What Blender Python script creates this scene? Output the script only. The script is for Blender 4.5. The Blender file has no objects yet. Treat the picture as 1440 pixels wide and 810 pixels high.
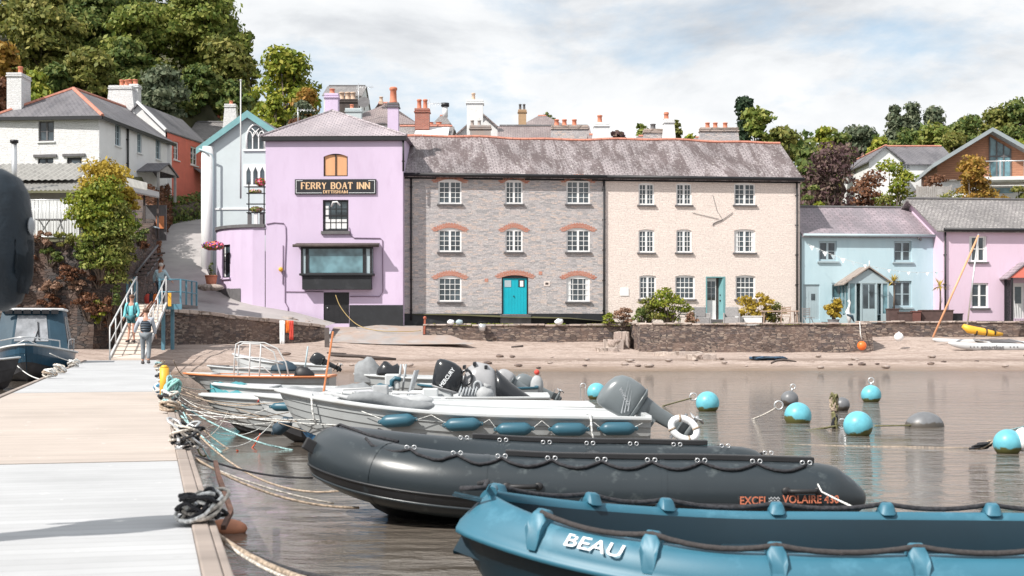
EXPO = 0.52
SKYLOC = (0.3, 1.1, 0)
import bpy, bmesh, math, random
import numpy as np
from mathutils import Vector, Matrix
R = math.radians
random.seed(7)
F, CX, HY, CZ = 2000.0, 720.0, 468.0, 1.5
scn = bpy.context.scene
COL = scn.collection
V = Vector

def P(x, y, d):
    """point at depth d seen along the photograph's (x, y)"""
    return V(((x-CX)/F*d, d, CZ-(y-HY)/F*d))
def PX(x, d): return (x-CX)/F*d
def PZ(y, d): return CZ-(y-HY)/F*d

# ------------------------------------------------------------------ mesh builder
class MB:
    def __init__(s): s.v = []; s.f = []; s.m = []; s.s = []
    def add(s, vs, fs, m=0, sm=False):
        o = len(s.v); s.v += [tuple(p) for p in vs]
        for f in fs: s.f.append([o+i for i in f]); s.m.append(m); s.s.append(sm)
        return s
    def box(s, x0, x1, y0, y1, z0, z1, m=0):
        vs = [(x, y, z) for z in (z0, z1) for y in (y0, y1) for x in (x0, x1)]
        return s.add(vs, [(0,2,3,1),(4,5,7,6),(0,1,5,4),(2,6,7,3),(0,4,6,2),(1,3,7,5)], m)
    def beam(s, p, q, w, h, m=0, up=(0,0,1)):
        p, q = V(p), V(q); t = (q-p).normalized(); up = V(up)
        a = t.cross(up)
        if a.length < 1e-4: a = t.cross(V((1,0,0)))
        a.normalize(); b = a.cross(t).normalized()
        vs = [c+a*(i*w/2)+b*(j*h/2) for c in (p, q) for j in (-1,1) for i in (-1,1)]
        return s.add(vs, [(0,2,3,1),(4,5,7,6),(0,1,5,4),(2,6,7,3),(0,4,6,2),(1,3,7,5)], m)
    def loft(s, rings, m=0, sm=True, caps=True, closed=True, loop=False):
        n = len(rings[0]); vs = [p for r in rings for p in r]; fs = []
        k = len(rings)
        for i in range(k if loop else k-1):
            for j in range(n if closed else n-1):
                a, b = i*n+j, i*n+(j+1)%n; i2 = (i+1) % k
                fs.append((a, b, i2*n+(j+1)%n, i2*n+j))
        o = len(s.v); s.add(vs, fs, m, sm)
        if caps and not loop and closed:
            s.f.append([o+j for j in range(n)][::-1]); s.m.append(m); s.s.append(False)
            s.f.append([o+(k-1)*n+j for j in range(n)]); s.m.append(m); s.s.append(False)
        return s
    def tube(s, pts, r, n=8, m=0, sm=True, loop=False, flat=1.0):
        pts = [V(p) for p in pts]; k = len(pts)
        rr = r if isinstance(r, (list, tuple)) else [r]*k
        rings = []; prev = None
        for i in range(k):
            if loop: t = pts[(i+1)%k]-pts[i-1]
            else: t = pts[min(i+1, k-1)]-pts[max(i-1, 0)]
            if t.length < 1e-9: t = V((0,0,1))
            t.normalize()
            if prev is None:
                a = t.cross(V((0,0,1)))
                if a.length < .05: a = t.cross(V((1,0,0)))
            else: a = prev-t*prev.dot(t)
            a.normalize(); prev = a; b = t.cross(a)
            rings.append([pts[i]+(a*math.cos(2*math.pi*j/n)+b*math.sin(2*math.pi*j/n)*flat)*rr[i] for j in range(n)])
        return s.loft(rings, m, sm, True, True, loop)
    def cyl(s, p, q, r, r2=None, n=12, m=0, sm=True): return s.tube([p, q], [r, r if r2 is None else r2], n, m, sm)
    def lathe(s, prof, c=(0,0,0), n=16, m=0, sm=True):
        return s.loft([[(c[0]+r*math.cos(2*math.pi*j/n), c[1]+r*math.sin(2*math.pi*j/n), c[2]+z) for j in range(n)] for r, z in prof], m, sm)
    def ball(s, c, r, nu=16, nv=10, m=0):
        if not isinstance(r, (list, tuple)): r = (r, r, r)
        rings = []
        for i in range(nv+1):
            a = math.pi*(i/nv); a = min(max(a, .02), math.pi-.02)
            rings.append([(c[0]+r[0]*math.sin(a)*math.cos(2*math.pi*j/nu), c[1]+r[1]*math.sin(a)*math.sin(2*math.pi*j/nu), c[2]-r[2]*math.cos(a)) for j in range(nu)])
        return s.loft(rings, m, True)
    def prism(s, poly, off, m=0):
        off = V(off); n = len(poly); a = [V(p) for p in poly]; b = [p+off for p in a]
        fs = [list(range(n))[::-1], list(range(n, 2*n))]+[(j, (j+1)%n, n+(j+1)%n, n+j) for j in range(n)]
        return s.add(a+b, fs, m)
    def poly(s, pts, m=0): return s.add(pts, [list(range(len(pts)))], m)
    def sweep(s, path, prof, m=0, loop=False, sm=False):
        """profile (outward, up) swept along path; outward is to the right of travel"""
        path = [V(p) for p in path]; k = len(path); rings = []
        for i in range(k):
            t = (path[(i+1)%k]-path[i-1]) if loop else (path[min(i+1,k-1)]-path[max(i-1,0)])
            t.normalize(); a = t.cross(V((0,0,1))); a.normalize()
            rings.append([path[i]+a*o+V((0,0,1))*u for o, u in prof])
        return s.loft(rings, m, sm, True, True, loop)
    def xf(s, M):
        s.v = [tuple(M @ V(p)) for p in s.v]; return s
    def rot(s, deg, axis='Z', c=(0,0,0)):
        c = V(c); return s.xf(Matrix.Translation(c) @ Matrix.Rotation(R(deg), 4, axis) @ Matrix.Translation(-c))
    def mv(s, x=0, y=0, z=0): return s.xf(Matrix.Translation((x, y, z)))
    def join(s, o): return s.add(o.v, o.f, 0, False) if 0 else s._join(o)
    def _join(s, o):
        b = len(s.v); s.v += o.v; s.f += [[b+i for i in f] for f in o.f]; s.m += o.m; s.s += o.s; return s
    def build(s, name, mats, parent=None, world=False, bevel=0, fix=True, subd=0, weld=False):
        if not isinstance(mats, (list, tuple)): mats = [mats]
        vs = s.v; org = None
        if parent is not None and world:
            Mi = root_matrix(parent).inverted(); vs = [tuple(Mi @ V(p)) for p in vs]
        elif parent is None:
            A = np.array(vs); lo = A.min(0); hi = A.max(0)
            org = V(((lo[0]+hi[0])/2, (lo[1]+hi[1])/2, lo[2])); vs = (A-np.array(org)).tolist()
        me = bpy.data.meshes.new(name); me.from_pydata([tuple(p) for p in vs], [], s.f)
        me.polygons.foreach_set('material_index', s.m); me.polygons.foreach_set('use_smooth', s.s)
        for m in mats: me.materials.append(m)
        if fix or weld:
            bm = bmesh.new(); bm.from_mesh(me)
            if weld: bmesh.ops.remove_doubles(bm, verts=bm.verts, dist=1e-4)
            if fix: bmesh.ops.recalc_face_normals(bm, faces=bm.faces)
            bm.to_mesh(me); bm.free()
        autouv(me)
        o = bpy.data.objects.new(name, me); COL.objects.link(o)
        if parent is not None: o.parent = parent
        else: o.location = org
        if bevel:
            b = o.modifiers.new('bevel', 'BEVEL'); b.width = bevel; b.segments = 2; b.limit_method = 'ANGLE'; b.angle_limit = R(40)
        if subd:
            b = o.modifiers.new('sub', 'SUBSURF'); b.levels = subd; b.render_levels = subd
        return o

def root_matrix(o):
    while o.parent is not None: o = o.parent
    return Matrix.Translation(o.location) @ o.rotation_euler.to_matrix().to_4x4()

def autouv(me):
    n = len(me.loops)
    if n == 0: return
    co = np.empty(len(me.vertices)*3); me.vertices.foreach_get('co', co); co = co.reshape(-1, 3)
    nf = len(me.polygons); nor = np.empty(nf*3); me.polygons.foreach_get('normal', nor); nor = nor.reshape(-1, 3)
    tot = np.empty(nf, dtype=np.int32); me.polygons.foreach_get('loop_total', tot)
    li = np.empty(n, dtype=np.int32); me.loops.foreach_get('vertex_index', li)
    fi = np.repeat(np.arange(nf), tot)
    t = np.stack([-nor[:,1], nor[:,0], np.zeros(nf)], 1); L = np.linalg.norm(t, axis=1)
    flat = L < 1e-3; t[flat] = (1, 0, 0); L[flat] = 1; t /= L[:,None]
    b = np.cross(nor, t)
    p = co[li]; uv = np.stack([(p*t[fi]).sum(1), (p*b[fi]).sum(1)], 1)
    lay = me.uv_layers.new(name='UVMap'); lay.data.foreach_set('uv', uv.astype(np.float32).ravel())

def tag(o, label=None, cat=None, group=None, kind=None):
    if label: o['label'] = label
    if cat: o['category'] = cat
    if group: o['group'] = group
    if kind: o['kind'] = kind
    return o
def thing(name, label, cat, loc=(0,0,0), rotz=0, group=None, rot=None):
    o = bpy.data.objects.new(name, None); COL.objects.link(o); o.location = loc
    o.rotation_euler = rot if rot is not None else (0, 0, rotz); o.empty_display_size = .2
    return tag(o, label, cat, group)
def dup(o, loc=None, rotz=None, label=None, scale=None, parent=None):
    c = o.copy(); COL.objects.link(c)
    if parent is not None: c.parent = parent
    if loc is not None: c.location = loc
    if rotz is not None: c.rotation_euler = (c.rotation_euler[0], c.rotation_euler[1], rotz)
    if scale is not None: c.scale = scale if isinstance(scale, (tuple, list)) else (scale,)*3
    if label: c['label'] = label
    for ch in list(KIDS(o)): dup(ch, parent=c)
    return c
def KIDS(o): return [x for x in COL.objects if x.parent is o]

def text_mb(txt, w, h=None, thick=.004, bold=0.0):
    """writing centred on the origin in the local XZ plane, facing -Y"""
    cu = bpy.data.curves.new('txt', 'FONT'); cu.body = txt; cu.extrude = 0; cu.offset = bold; cu.resolution_u = 3
    ob = bpy.data.objects.new('txt', cu); COL.objects.link(ob)
    dg = bpy.context.evaluated_depsgraph_get(); me = bpy.data.meshes.new_from_object(ob.evaluated_get(dg))
    A = np.array([v.co[:] for v in me.vertices]); fs = [list(p.vertices) for p in me.polygons]
    bpy.data.objects.remove(ob); bpy.data.meshes.remove(me)
    lo, hi = A.min(0), A.max(0); s = w/(hi[0]-lo[0]); sz = s if h is None else h/(hi[1]-lo[1])
    vs = [((p[0]-(lo[0]+hi[0])/2)*s, -thick, (p[1]-(lo[1]+hi[1])/2)*sz) for p in A]
    mb = MB(); mb.add(vs, fs); return mb

def catenary(p, q, sag, n=14):
    p, q = V(p), V(q)
    return [p.lerp(q, i/n)-V((0,0,1))*sag*4*(i/n)*(1-i/n) for i in range(n+1)]
def lerp(a, b, t): return a+(b-a)*t
def interp(xs, ys, x): return float(np.interp(x, xs, ys))

# ------------------------------------------------------------------ materials
def nmat(name):
    m = bpy.data.materials.new(name); m.use_nodes = True; nt = m.node_tree
    return m, nt, nt.nodes['Principled BSDF']
def ND(nt, t, **k):
    n = nt.nodes.new(t)
    for a, b in k.items():
        if hasattr(n, a): setattr(n, a, b)
    return n
def LK(nt, a, b): nt.links.new(a, b)
def ramp(nt, fac, stops, interp_='LINEAR'):
    r = ND(nt, 'ShaderNodeValToRGB'); r.color_ramp.interpolation = interp_
    e = r.color_ramp.elements
    while len(e) < len(stops): e.new(.5)
    for i, (p, c) in enumerate(stops):
        e[i].position = p; e[i].color = (*c, 1) if len(c) == 3 else c
    LK(nt, fac, r.inputs[0]); return r.outputs[0]
def noise(nt, vec, scale, detail=3, rough=.55, dist=0):
    n = ND(nt, 'ShaderNodeTexNoise'); n.inputs['Scale'].default_value = scale; n.inputs['Detail'].default_value = detail
    n.inputs['Roughness'].default_value = rough; n.inputs['Distortion'].default_value = dist
    LK(nt, vec, n.inputs['Vector']); return n.outputs['Fac']
def mapping(nt, vec, sc=(1,1,1), rot=(0,0,0), loc=(0,0,0)):
    n = ND(nt, 'ShaderNodeMapping'); n.inputs['Scale'].default_value = sc; n.inputs['Rotation'].default_value = rot; n.inputs['Location'].default_value = loc
    LK(nt, vec, n.inputs['Vector']); return n.outputs[0]
def mixc(nt, fac, a, b, mode='MIX'):
    n = ND(nt, 'ShaderNodeMix', data_type='RGBA', blend_type=mode)
    for sock, val in ((0, fac), (6, a), (7, b)):
        if hasattr(val, 'links'): LK(nt, val, n.inputs[sock])
        elif isinstance(val, (int, float)): n.inputs[sock].default_value = val
        else: n.inputs[sock].default_value = (*val, 1)
    return n.outputs[2]
def math_(nt, op, a, b=0):
    n = ND(nt, 'ShaderNodeMath', operation=op)
    if op == 'MULTIPLY_ADD': n.inputs[2].default_value = .5
    for i, v in enumerate((a, b)):
        if hasattr(v, 'links'): LK(nt, v, n.inputs[i])
        else: n.inputs[i].default_value = v
    return n.outputs[0]
def bump(nt, bs, h, st=.3, d=.01):
    b = ND(nt, 'ShaderNodeBump'); b.inputs['Strength'].default_value = st; b.inputs['Distance'].default_value = d
    LK(nt, h, b.inputs['Height']); LK(nt, b.outputs[0], bs.inputs['Normal'])
def objc(nt): return ND(nt, 'ShaderNodeTexCoord').outputs['Object']
def uvc(nt): return ND(nt, 'ShaderNodeTexCoord').outputs['UV']
def sc(c, k): return tuple(min(1, x*k) for x in c)

def mk(name, col, rough=.6, var=.12, vs=3.0, bs_=0, bd=.004, bst=.4, metal=0, col2=None, c2=(.5,.62), c2s=2.0, spec=.5, stretch=(1,1,1), coat=0):
    m, nt, bs = nmat(name); oc = mapping(nt, objc(nt), stretch)
    f = noise(nt, oc, vs, 4, .6)
    c = ramp(nt, f, [(.3, sc(col, 1-var)), (.7, sc(col, 1+var))])
    if col2 is not None:
        g = noise(nt, oc, c2s, 5, .65)
        c = mixc(nt, ramp(nt, g, [(c2[0], (0,0,0)), (c2[1], (1,1,1))]), c, col2)
    LK(nt, c, bs.inputs['Base Color']); bs.inputs['Roughness'].default_value = rough
    bs.inputs['Metallic'].default_value = metal; bs.inputs['Specular IOR Level'].default_value = spec
    if coat: bs.inputs['Coat Weight'].default_value = coat; bs.inputs['Coat Roughness'].default_value = .15
    if bs_: bump(nt, bs, noise(nt, oc, bs_, 4, .6), bst, bd)
    return m

def slate(name, c1, c2, streak=(.42,.36,.37), lichen=(.6,.58,.55), amt=.5, row=.2, wid=.28, lich=.62):
    m, nt, bs = nmat(name); uv = uvc(nt)
    b = ND(nt, 'ShaderNodeTexBrick'); LK(nt, uv, b.inputs['Vector']); b.inputs['Scale'].default_value = 1
    b.inputs['Color1'].default_value = (*c1, 1); b.inputs['Color2'].default_value = (*c2, 1); b.inputs['Mortar'].default_value = (*sc(c1, .45), 1)
    b.inputs['Mortar Size'].default_value = .022; b.inputs['Brick Width'].default_value = wid; b.inputs['Row Height'].default_value = row; b.inputs['Mortar Smooth'].default_value = .3
    st = noise(nt, mapping(nt, uv, (.9, .22, 1), (0, 0, R(-24))), 1.6, 5, .7, .4)
    c = mixc(nt, ramp(nt, st, [(.45, (0,0,0)), (.57, (amt,)*3)]), b.outputs['Color'], streak)
    sp = noise(nt, uv, 5.5, 5, .75)
    c = mixc(nt, ramp(nt, sp, [(lich, (0,0,0)), (lich+.06, (.8,.8,.8))]), c, lichen)
    big = noise(nt, uv, .35, 3)
    c = mixc(nt, 1.0, c, ramp(nt, big, [(.3, (.75,.75,.75)), (.7, (1.2,1.2,1.2))]), 'MULTIPLY')
    LK(nt, c, bs.inputs['Base Color']); bs.inputs['Roughness'].default_value = .55
    h = math_(nt, 'ADD', math_(nt, 'MULTIPLY', b.outputs['Fac'], -1), math_(nt, 'MULTIPLY', sp, .8))
    bump(nt, bs, h, .8, .02); return m

def rubble(name, cols, mortar, sx=3.2, sz=9.0, mw=.06, bd=.03, wash=None, washamt=.8, fade=None, rough=.85):
    """coursed rubble stone from stretched cells, UV in metres"""
    m, nt, bs = nmat(name); uv = uvc(nt)
    wob = ND(nt, 'ShaderNodeTexNoise'); wob.inputs['Scale'].default_value = 2.4; wob.inputs['Detail'].default_value = 4; LK(nt, uv, wob.inputs['Vector'])
    sv = ND(nt, 'ShaderNodeVectorMath', operation='MULTIPLY_ADD'); LK(nt, wob.outputs['Color'], sv.inputs[0]); sv.inputs[1].default_value = (.3, .14, 0); LK(nt, uv, sv.inputs[2])
    mp = mapping(nt, sv.outputs[0], (sx, sz, 1))
    v1 = ND(nt, 'ShaderNodeTexVoronoi', voronoi_dimensions='2D'); LK(nt, mp, v1.inputs['Vector']); v1.inputs['Scale'].default_value = 1; v1.inputs['Randomness'].default_value = .85
    v2 = ND(nt, 'ShaderNodeTexVoronoi', voronoi_dimensions='2D', feature='DISTANCE_TO_EDGE'); LK(nt, mp, v2.inputs['Vector']); v2.inputs['Scale'].default_value = 1; v2.inputs['Randomness'].default_value = .85
    sep = ND(nt, 'ShaderNodeSeparateColor'); LK(nt, v1.outputs['Color'], sep.inputs[0])
    c = ramp(nt, sep.outputs[0], [(i/len(cols), k) for i, k in enumerate(cols)], 'CONSTANT')
    fine = noise(nt, uv, 14, 4, .7)
    c = mixc(nt, 1.0, c, ramp(nt, fine, [(.3, (.72,.72,.72)), (.7, (1.25,1.25,1.25))]), 'MULTIPLY')
    e = ramp(nt, v2.outputs['Distance'], [(mw*.5, (0,0,0)), (mw*1.6, (1,1,1))])
    c = mixc(nt, e, mortar, c)
    if wash is not None:
        g = noise(nt, uv, .9, 4, .6); c = mixc(nt, ramp(nt, g, [(.1, (washamt,)*3), (.95, (washamt*.5,)*3)]), c, wash)
    if fade is not None:
        g = noise(nt, uv, .7, 4, .6); c = mixc(nt, ramp(nt, g, [(.45, (0,0,0)), (.65, (.7,.7,.7))]), c, fade)
    LK(nt, c, bs.inputs['Base Color']); bs.inputs['Roughness'].default_value = rough
    h = math_(nt, 'ADD', e, math_(nt, 'MULTIPLY', fine, .5)); bump(nt, bs, h, .7, bd); return m

def leafmat(name, cols, trans=.3, vs=.45):
    m, nt, bs = nmat(name); geo = ND(nt, 'ShaderNodeNewGeometry')
    oc = objc(nt); f = noise(nt, oc, vs, 3, .6)
    a = math_(nt, 'ADD', math_(nt, 'MULTIPLY', geo.outputs['Random Per Island'], .55), math_(nt, 'MULTIPLY', f, .75))
    k = len(cols); c = ramp(nt, a, [(.2+.72*i/max(1, k-1), cc) for i, cc in enumerate(cols)])
    LK(nt, c, bs.inputs['Base Color']); bs.inputs['Roughness'].default_value = .6; bs.inputs['Specular IOR Level'].default_value = .25
    tr = ND(nt, 'ShaderNodeBsdfTranslucent'); LK(nt, c, tr.inputs['Color'])
    mx = ND(nt, 'ShaderNodeMixShader'); mx.inputs[0].default_value = trans
    LK(nt, bs.outputs[0], mx.inputs[1]); LK(nt, tr.outputs[0], mx.inputs[2])
    LK(nt, mx.outputs[0], nt.nodes['Material Output'].inputs['Surface']); return m

M = {}
def setup_mats():
    M['lilac'] = mk('lilac_render', (.60,.49,.65), .75, .05, .5, 8, .01, .35, stretch=(1,1,.35), col2=(.53,.42,.57), c2=(.52,.8), c2s=1.2)
    M['pinkwall'] = mk('pink_render', (.69,.53,.65), .75, .05, .7, 8, .01, .35, stretch=(1,1,.3), col2=(.62,.45,.55), c2=(.52,.8), c2s=1.4)
    M['bluewall'] = mk('pale_blue_render', (.46,.61,.67), .75, .05, .8, 9, .008, .3, stretch=(1,1,.3), col2=(.37,.53,.60), c2=(.52,.8), c2s=1.3)
    M['chapelwall'] = mk('grey_blue_render', (.52,.58,.60), .75, .05, .8, 8, .01, .35)
    M['white_rubble'] = rubble('whitewashed_rubble', [(.70,.70,.70),(.73,.73,.73),(.68,.68,.685)], (.675,.675,.675), 2.2, 7, .04, .022)
    M['white_render'] = mk('white_render', (.76,.76,.76), .75, .05, 1, 6, .01, .4, col2=(.62,.62,.6), c2=(.62,.78), c2s=1.2)
    M['coral'] = mk('coral_render', (.72,.19,.14), .75, .08, 1.2, 6, .01, .4)
    M['stone_house'] = rubble('grey_rubble_wall', [(.43,.405,.41),(.53,.475,.465),(.35,.34,.35),(.50,.475,.475),(.57,.48,.44),(.46,.435,.445)], (.51,.475,.47), 3.6, 14, .035, .03)
    M['cream'] = rubble('cream_painted_rubble', [(.76,.665,.615),(.775,.68,.625),(.75,.655,.605)], (.735,.64,.59), 2.2, 9.5, .04, .014)
    M['quay'] = rubble('quay_stone', [(.13,.10,.095),(.19,.15,.13),(.09,.075,.075),(.24,.18,.15),(.30,.24,.20),(.11,.08,.07)], (.07,.055,.05), 3.6, 13, .05, .07, fade=(.22,.15,.12))
    M['coping'] = rubble('coping_stone', [(.42,.34,.30),(.5,.42,.37),(.36,.30,.27)], (.25,.2,.17), 1.3, 1.3, .06, .03)
    M['cliffstone'] = rubble('overgrown_wall_stone', [(.08,.065,.06),(.13,.10,.085),(.05,.045,.045),(.10,.07,.06)], (.035,.028,.025), 3.0, 8, .06, .09, fade=(.12,.07,.05))
    M['slate_terrace'] = slate('terrace_slate', (.285,.245,.25), (.34,.295,.30), (.125,.095,.095), (.62,.59,.56), 1.0, .2, .3, .585)
    M['slate_inn'] = slate('inn_slate', (.38,.335,.36), (.45,.39,.41), (.29,.25,.27), (.6,.56,.54), .5, .2, .3)
    M['slate_dark'] = slate('dark_slate', (.13,.125,.14), (.17,.16,.175), (.2,.19,.2), (.34,.33,.31), .5, .22, .3, .66)
    M['slate_brown'] = slate('brown_slate', (.27,.22,.22), (.33,.27,.26), (.2,.15,.15), (.45,.41,.38), .5, .22, .3)
    M['slate_mottled'] = slate('mottled_grey_roof', (.24,.22,.22), (.31,.29,.28), (.17,.16,.16), (.52,.5,.47), .5, .22, .22, .56)
    M['slate_blue'] = slate('mauve_slate', (.34,.28,.31), (.28,.235,.26), (.2,.18,.2), (.52,.48,.47), .65, .25, .4, .66)
    M['redtile'] = mk('clay_ridge', (.50,.21,.15), .75, .2, 5, 12, .01)
    M['brick'] = brickmat('orange_brick', (.52,.20,.135), (.42,.15,.10), (.55,.42,.36))
    M['brick_stack'] = brickmat('stack_brick', (.40,.13,.09), (.30,.10,.07), (.36,.26,.22))
    M['white'] = mk('white_paint', (.80,.80,.80), .45, .03, 4, 0)
    M['white_old'] = mk('weathered_white_paint', (.72,.73,.73), .55, .06, 3, col2=(.52,.5,.47), c2=(.6,.75), c2s=5)
    M['black'] = mk('black_paint', (.014,.014,.017), .5, .2, 3)
    M['blackplinth'] = mk('black_plinth_paint', (.016,.018,.022), .6, .25, 2, 8, .01, col2=(.05,.05,.055), c2=(.6,.75), c2s=2)
    M['glass'] = glassmat('window_glass', (.045,.06,.07)); M['glass_blue'] = glassmat('bay_window_glass', (.10,.19,.22))
    M['teal'] = mk('teal_door_paint', (.0,.40,.50), .5, .06, 2); M['teal_trim'] = mk('teal_grey_trim', (.16,.34,.36), .6, .1, 2)
    M['greyblue'] = mk('grey_blue_paint', (.38,.47,.51), .55, .05, 2); M['wood_ply'] = mk('plywood_board', (.66,.35,.18), .7, .1, 2, stretch=(1,1,.2))
    M['gold'] = mk('gold_lettering', (.72,.48,.28), .5, .1, 4); M['sill'] = mk('slate_sill', (.12,.115,.12), .7, .2, 4)
    M['concrete'] = mk('concrete', (.33,.305,.295), .85, .15, 1.5, 10, .006, col2=(.36,.28,.24), c2=(.42,.6), c2s=1.0)
    M['lane'] = mk('lane_asphalt', (.36,.335,.33), .9, .12, 1, 20, .006, col2=(.26,.24,.24), c2=(.5,.7), c2s=.5)
    M['wood'] = mk('weathered_timber', (.30,.25,.22), .8, .2, 3, 14, .004, stretch=(.2,1,1)); M['darkwood'] = mk('dark_timber', (.07,.055,.05), .8, .3, 4, 10, .01)
    M['orangewood'] = mk('orange_varnished_wood', (.66,.24,.10), .4, .15, 4); M['cedar'] = plankmat('cedar_cladding', (.42,.20,.12), .16)
    M['grey_fence'] = mk('grey_boards', (.40,.38,.37), .8, .15, 3)
    M['claypot'] = mk('terracotta', (.56,.20,.12), .75, .15, 6); M['buffpot'] = mk('buff_chimney_pot', (.55,.40,.30), .75, .15, 6)
    M['steel'] = mk('galvanised_steel', (.62,.63,.64), .35, .08, 5, metal=.7); M['whitesteel'] = mk('white_painted_rail', (.55,.55,.55), .4, .04, 5)
    M['bluepaint'] = mk('blue_painted_steel', (.10,.24,.32), .5, .15, 4, col2=(.25,.12,.07), c2=(.66,.72), c2s=6)
    M['lightplate'] = mk('ramp_tread', (.58,.49,.42), .7, .08, 2)
    M['yellow'] = mk('yellow_plastic', (.80,.42,.04), .5, .08, 4); M['orange'] = mk('orange_plastic', (.85,.20,.03), .45, .06, 4)
    M['bark'] = mk('bark', (.13,.10,.08), .9, .3, 4, 12, .02)
    M['corr'] = corrmat('corrugated_sheet', (.30,.29,.27))
    M['deckgrey'] = deckmat('grey_deck', (.44,.445,.455)); M['deckbeige'] = deckmat('beige_deck', (.47,.405,.36))
    M['rope'] = ropemat('pale_rope', (.52,.48,.43)); M['ropetan'] = ropemat('tan_rope', (.38,.30,.23)); M['ropeblack'] = ropemat('black_rope', (.03,.03,.035))
    M['ropeteal'] = ropemat('turquoise_rope', (.32,.50,.51)); M['ropegreen'] = ropemat('weedy_rope', (.16,.15,.07)); M['ropewhite'] = ropemat('white_rope', (.72,.72,.70))
    M['rubber'] = mk('black_rubber', (.018,.018,.02), .55, .2, 5)
    M['hypalon'] = mk('charcoal_hypalon', (.023,.031,.037), .33, .12, 1.2, 30, .001, .3, col2=(.075,.09,.095), c2=(.58,.72), c2s=7)
    M['hypalon2'] = mk('black_hypalon', (.014,.015,.018), .45, .3, 2, col2=(.05,.05,.055), c2=(.66,.74), c2s=14)
    M['graphic'] = mk('pale_grey_marking', (.36,.38,.40), .5, .05, 4)
    M['orangeprint'] = mk('orange_print', (.50,.16,.09), .5, .05, 4); M['whiteprint'] = mk('white_print', (.82,.84,.86), .5, .03, 4)
    M['polyblue'] = mk('blue_polyethylene', (.028,.135,.20), .5, .08, 2, 40, .0008, .4, col2=(.08,.24,.33), c2=(.55,.8), c2s=3.5, spec=.6)
    M['polyshade'] = mk('shaded_blue_polyethylene', (.004,.022,.036), .5, .15, 2)  # navy inside of the dinghy, its shade put into the colour
    M['grp'] = mk('white_gelcoat', (.55,.57,.58), .3, .04, 3, col2=(.50,.49,.46), c2=(.58,.75), c2s=2.2, spec=.5)
    M['grpgrey'] = mk('grey_gelcoat', (.33,.345,.35), .35, .06, 3, col2=(.28,.27,.26), c2=(.52,.75), c2s=2.0)
    M['antifoul'] = mk('dark_antifouling', (.045,.045,.05), .7, .3, 4); M['bluefoul'] = mk('blue_antifouling', (.03,.12,.25), .5, .15, 4)
    M['fender'] = mk('blue_fender_vinyl', (.03,.105,.15), .4, .08, 4); M['canvas'] = mk('grey_canvas', (.22,.23,.24), .8, .2, 6, 6, .02, .8)
    M['greycanvas'] = mk('pale_canvas', (.37,.38,.39), .8, .1, 6, 6, .02, .8)
    M['navy'] = mk('navy_canvas', (.025,.05,.075), .7, .2, 3, 8, .01, .5); M['darkcowl'] = mk('black_cowling', (.02,.022,.026), .25, .1, 3)
    M['greycowl'] = mk('grey_cowling', (.15,.17,.18), .3, .08, 3); M['silvercowl'] = mk('silver_engine', (.34,.34,.35), .35, .1, 5)
    M['buoyblue'] = buoymat('turquoise_buoy', (.13,.44,.53), (.10,.10,.03)); M['buoygrey'] = buoymat('grey_buoy', (.15,.155,.165), (.07,.06,.05))
    M['buoyorange'] = mk('orange_buoy', (.85,.17,.03), .4, .06, 4); M['buoywhite'] = mk('white_buoy', (.82,.82,.82), .4, .03, 4)
    M['skin'] = mk('skin', (.50,.27,.19), .5, .06, 10); M['hair'] = mk('brown_hair', (.12,.06,.035), .6, .3, 20); M['greyhair'] = mk('grey_hair', (.45,.42,.40), .6, .2, 20)
    M['turq'] = mk('turquoise_jacket', (.17,.56,.60), .7, .08, 8); M['tealshort'] = mk('teal_shorts', (.04,.14,.16), .8, .1, 8)
    M['navyvest'] = quiltmat('navy_padded_vest', (.035,.05,.07)); M['greytrs'] = mk('grey_trousers', (.20,.22,.24), .85, .15, 8)
    M['paleblue'] = mk('pale_blue_shirt', (.36,.48,.54), .8, .08, 8); M['darktrs'] = mk('dark_trousers', (.05,.05,.06), .85, .15, 8)
    M['ltgrey'] = mk('light_grey_sleeve', (.42,.45,.50), .8, .08, 8); M['shoe'] = mk('shoe', (.08,.07,.07), .7, .2, 8); M['red'] = mk('red_fabric', (.62,.07,.05), .7, .1, 6)
    M['rattan'] = mk('grey_rattan', (.30,.29,.29), .8, .2, 12, 30, .01); M['teak'] = mk('weathered_teak', (.40,.29,.23), .8, .15, 5)
    M['wicker'] = mk('brown_slat_planter', (.09,.055,.05), .8, .2, 5)
    G = M
    G['lf_dark'] = leafmat('dark_green_leaves', [(.03,.055,.017),(.07,.115,.03),(.14,.185,.048),(.25,.26,.08)])
    G['lf_mid'] = leafmat('mid_green_leaves', [(.045,.08,.018),(.115,.165,.03),(.21,.25,.05),(.33,.33,.09)])
    G['lf_yel'] = leafmat('yellow_green_leaves', [(.06,.10,.014),(.13,.185,.02),(.25,.29,.035),(.38,.36,.06)])
    G['lf_gold'] = leafmat('golden_leaves', [(.10,.085,.015),(.25,.17,.03),(.38,.24,.05),(.42,.22,.06)])
    G['lf_rust'] = leafmat('rust_leaves', [(.05,.03,.02),(.11,.055,.035),(.18,.08,.045),(.26,.13,.07)])
    G['lf_purple'] = leafmat('purple_leaves', [(.04,.025,.028),(.09,.05,.055),(.15,.09,.09),(.19,.14,.10)])
    G['lf_olive'] = leafmat('olive_leaves', [(.045,.05,.016),(.11,.135,.03),(.20,.21,.05),(.33,.30,.09)])
    G['lf_grey'] = leafmat('grey_green_leaves', [(.035,.06,.04),(.08,.11,.065),(.15,.18,.11),(.23,.25,.16)])
    G['lf_dry'] = leafmat('dry_leaves', [(.10,.06,.045),(.22,.13,.09),(.36,.22,.15),(.42,.28,.2)])
    G['lf_conifer'] = leafmat('conifer_needles', [(.012,.03,.018),(.03,.06,.03),(.06,.09,.045)])
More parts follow.
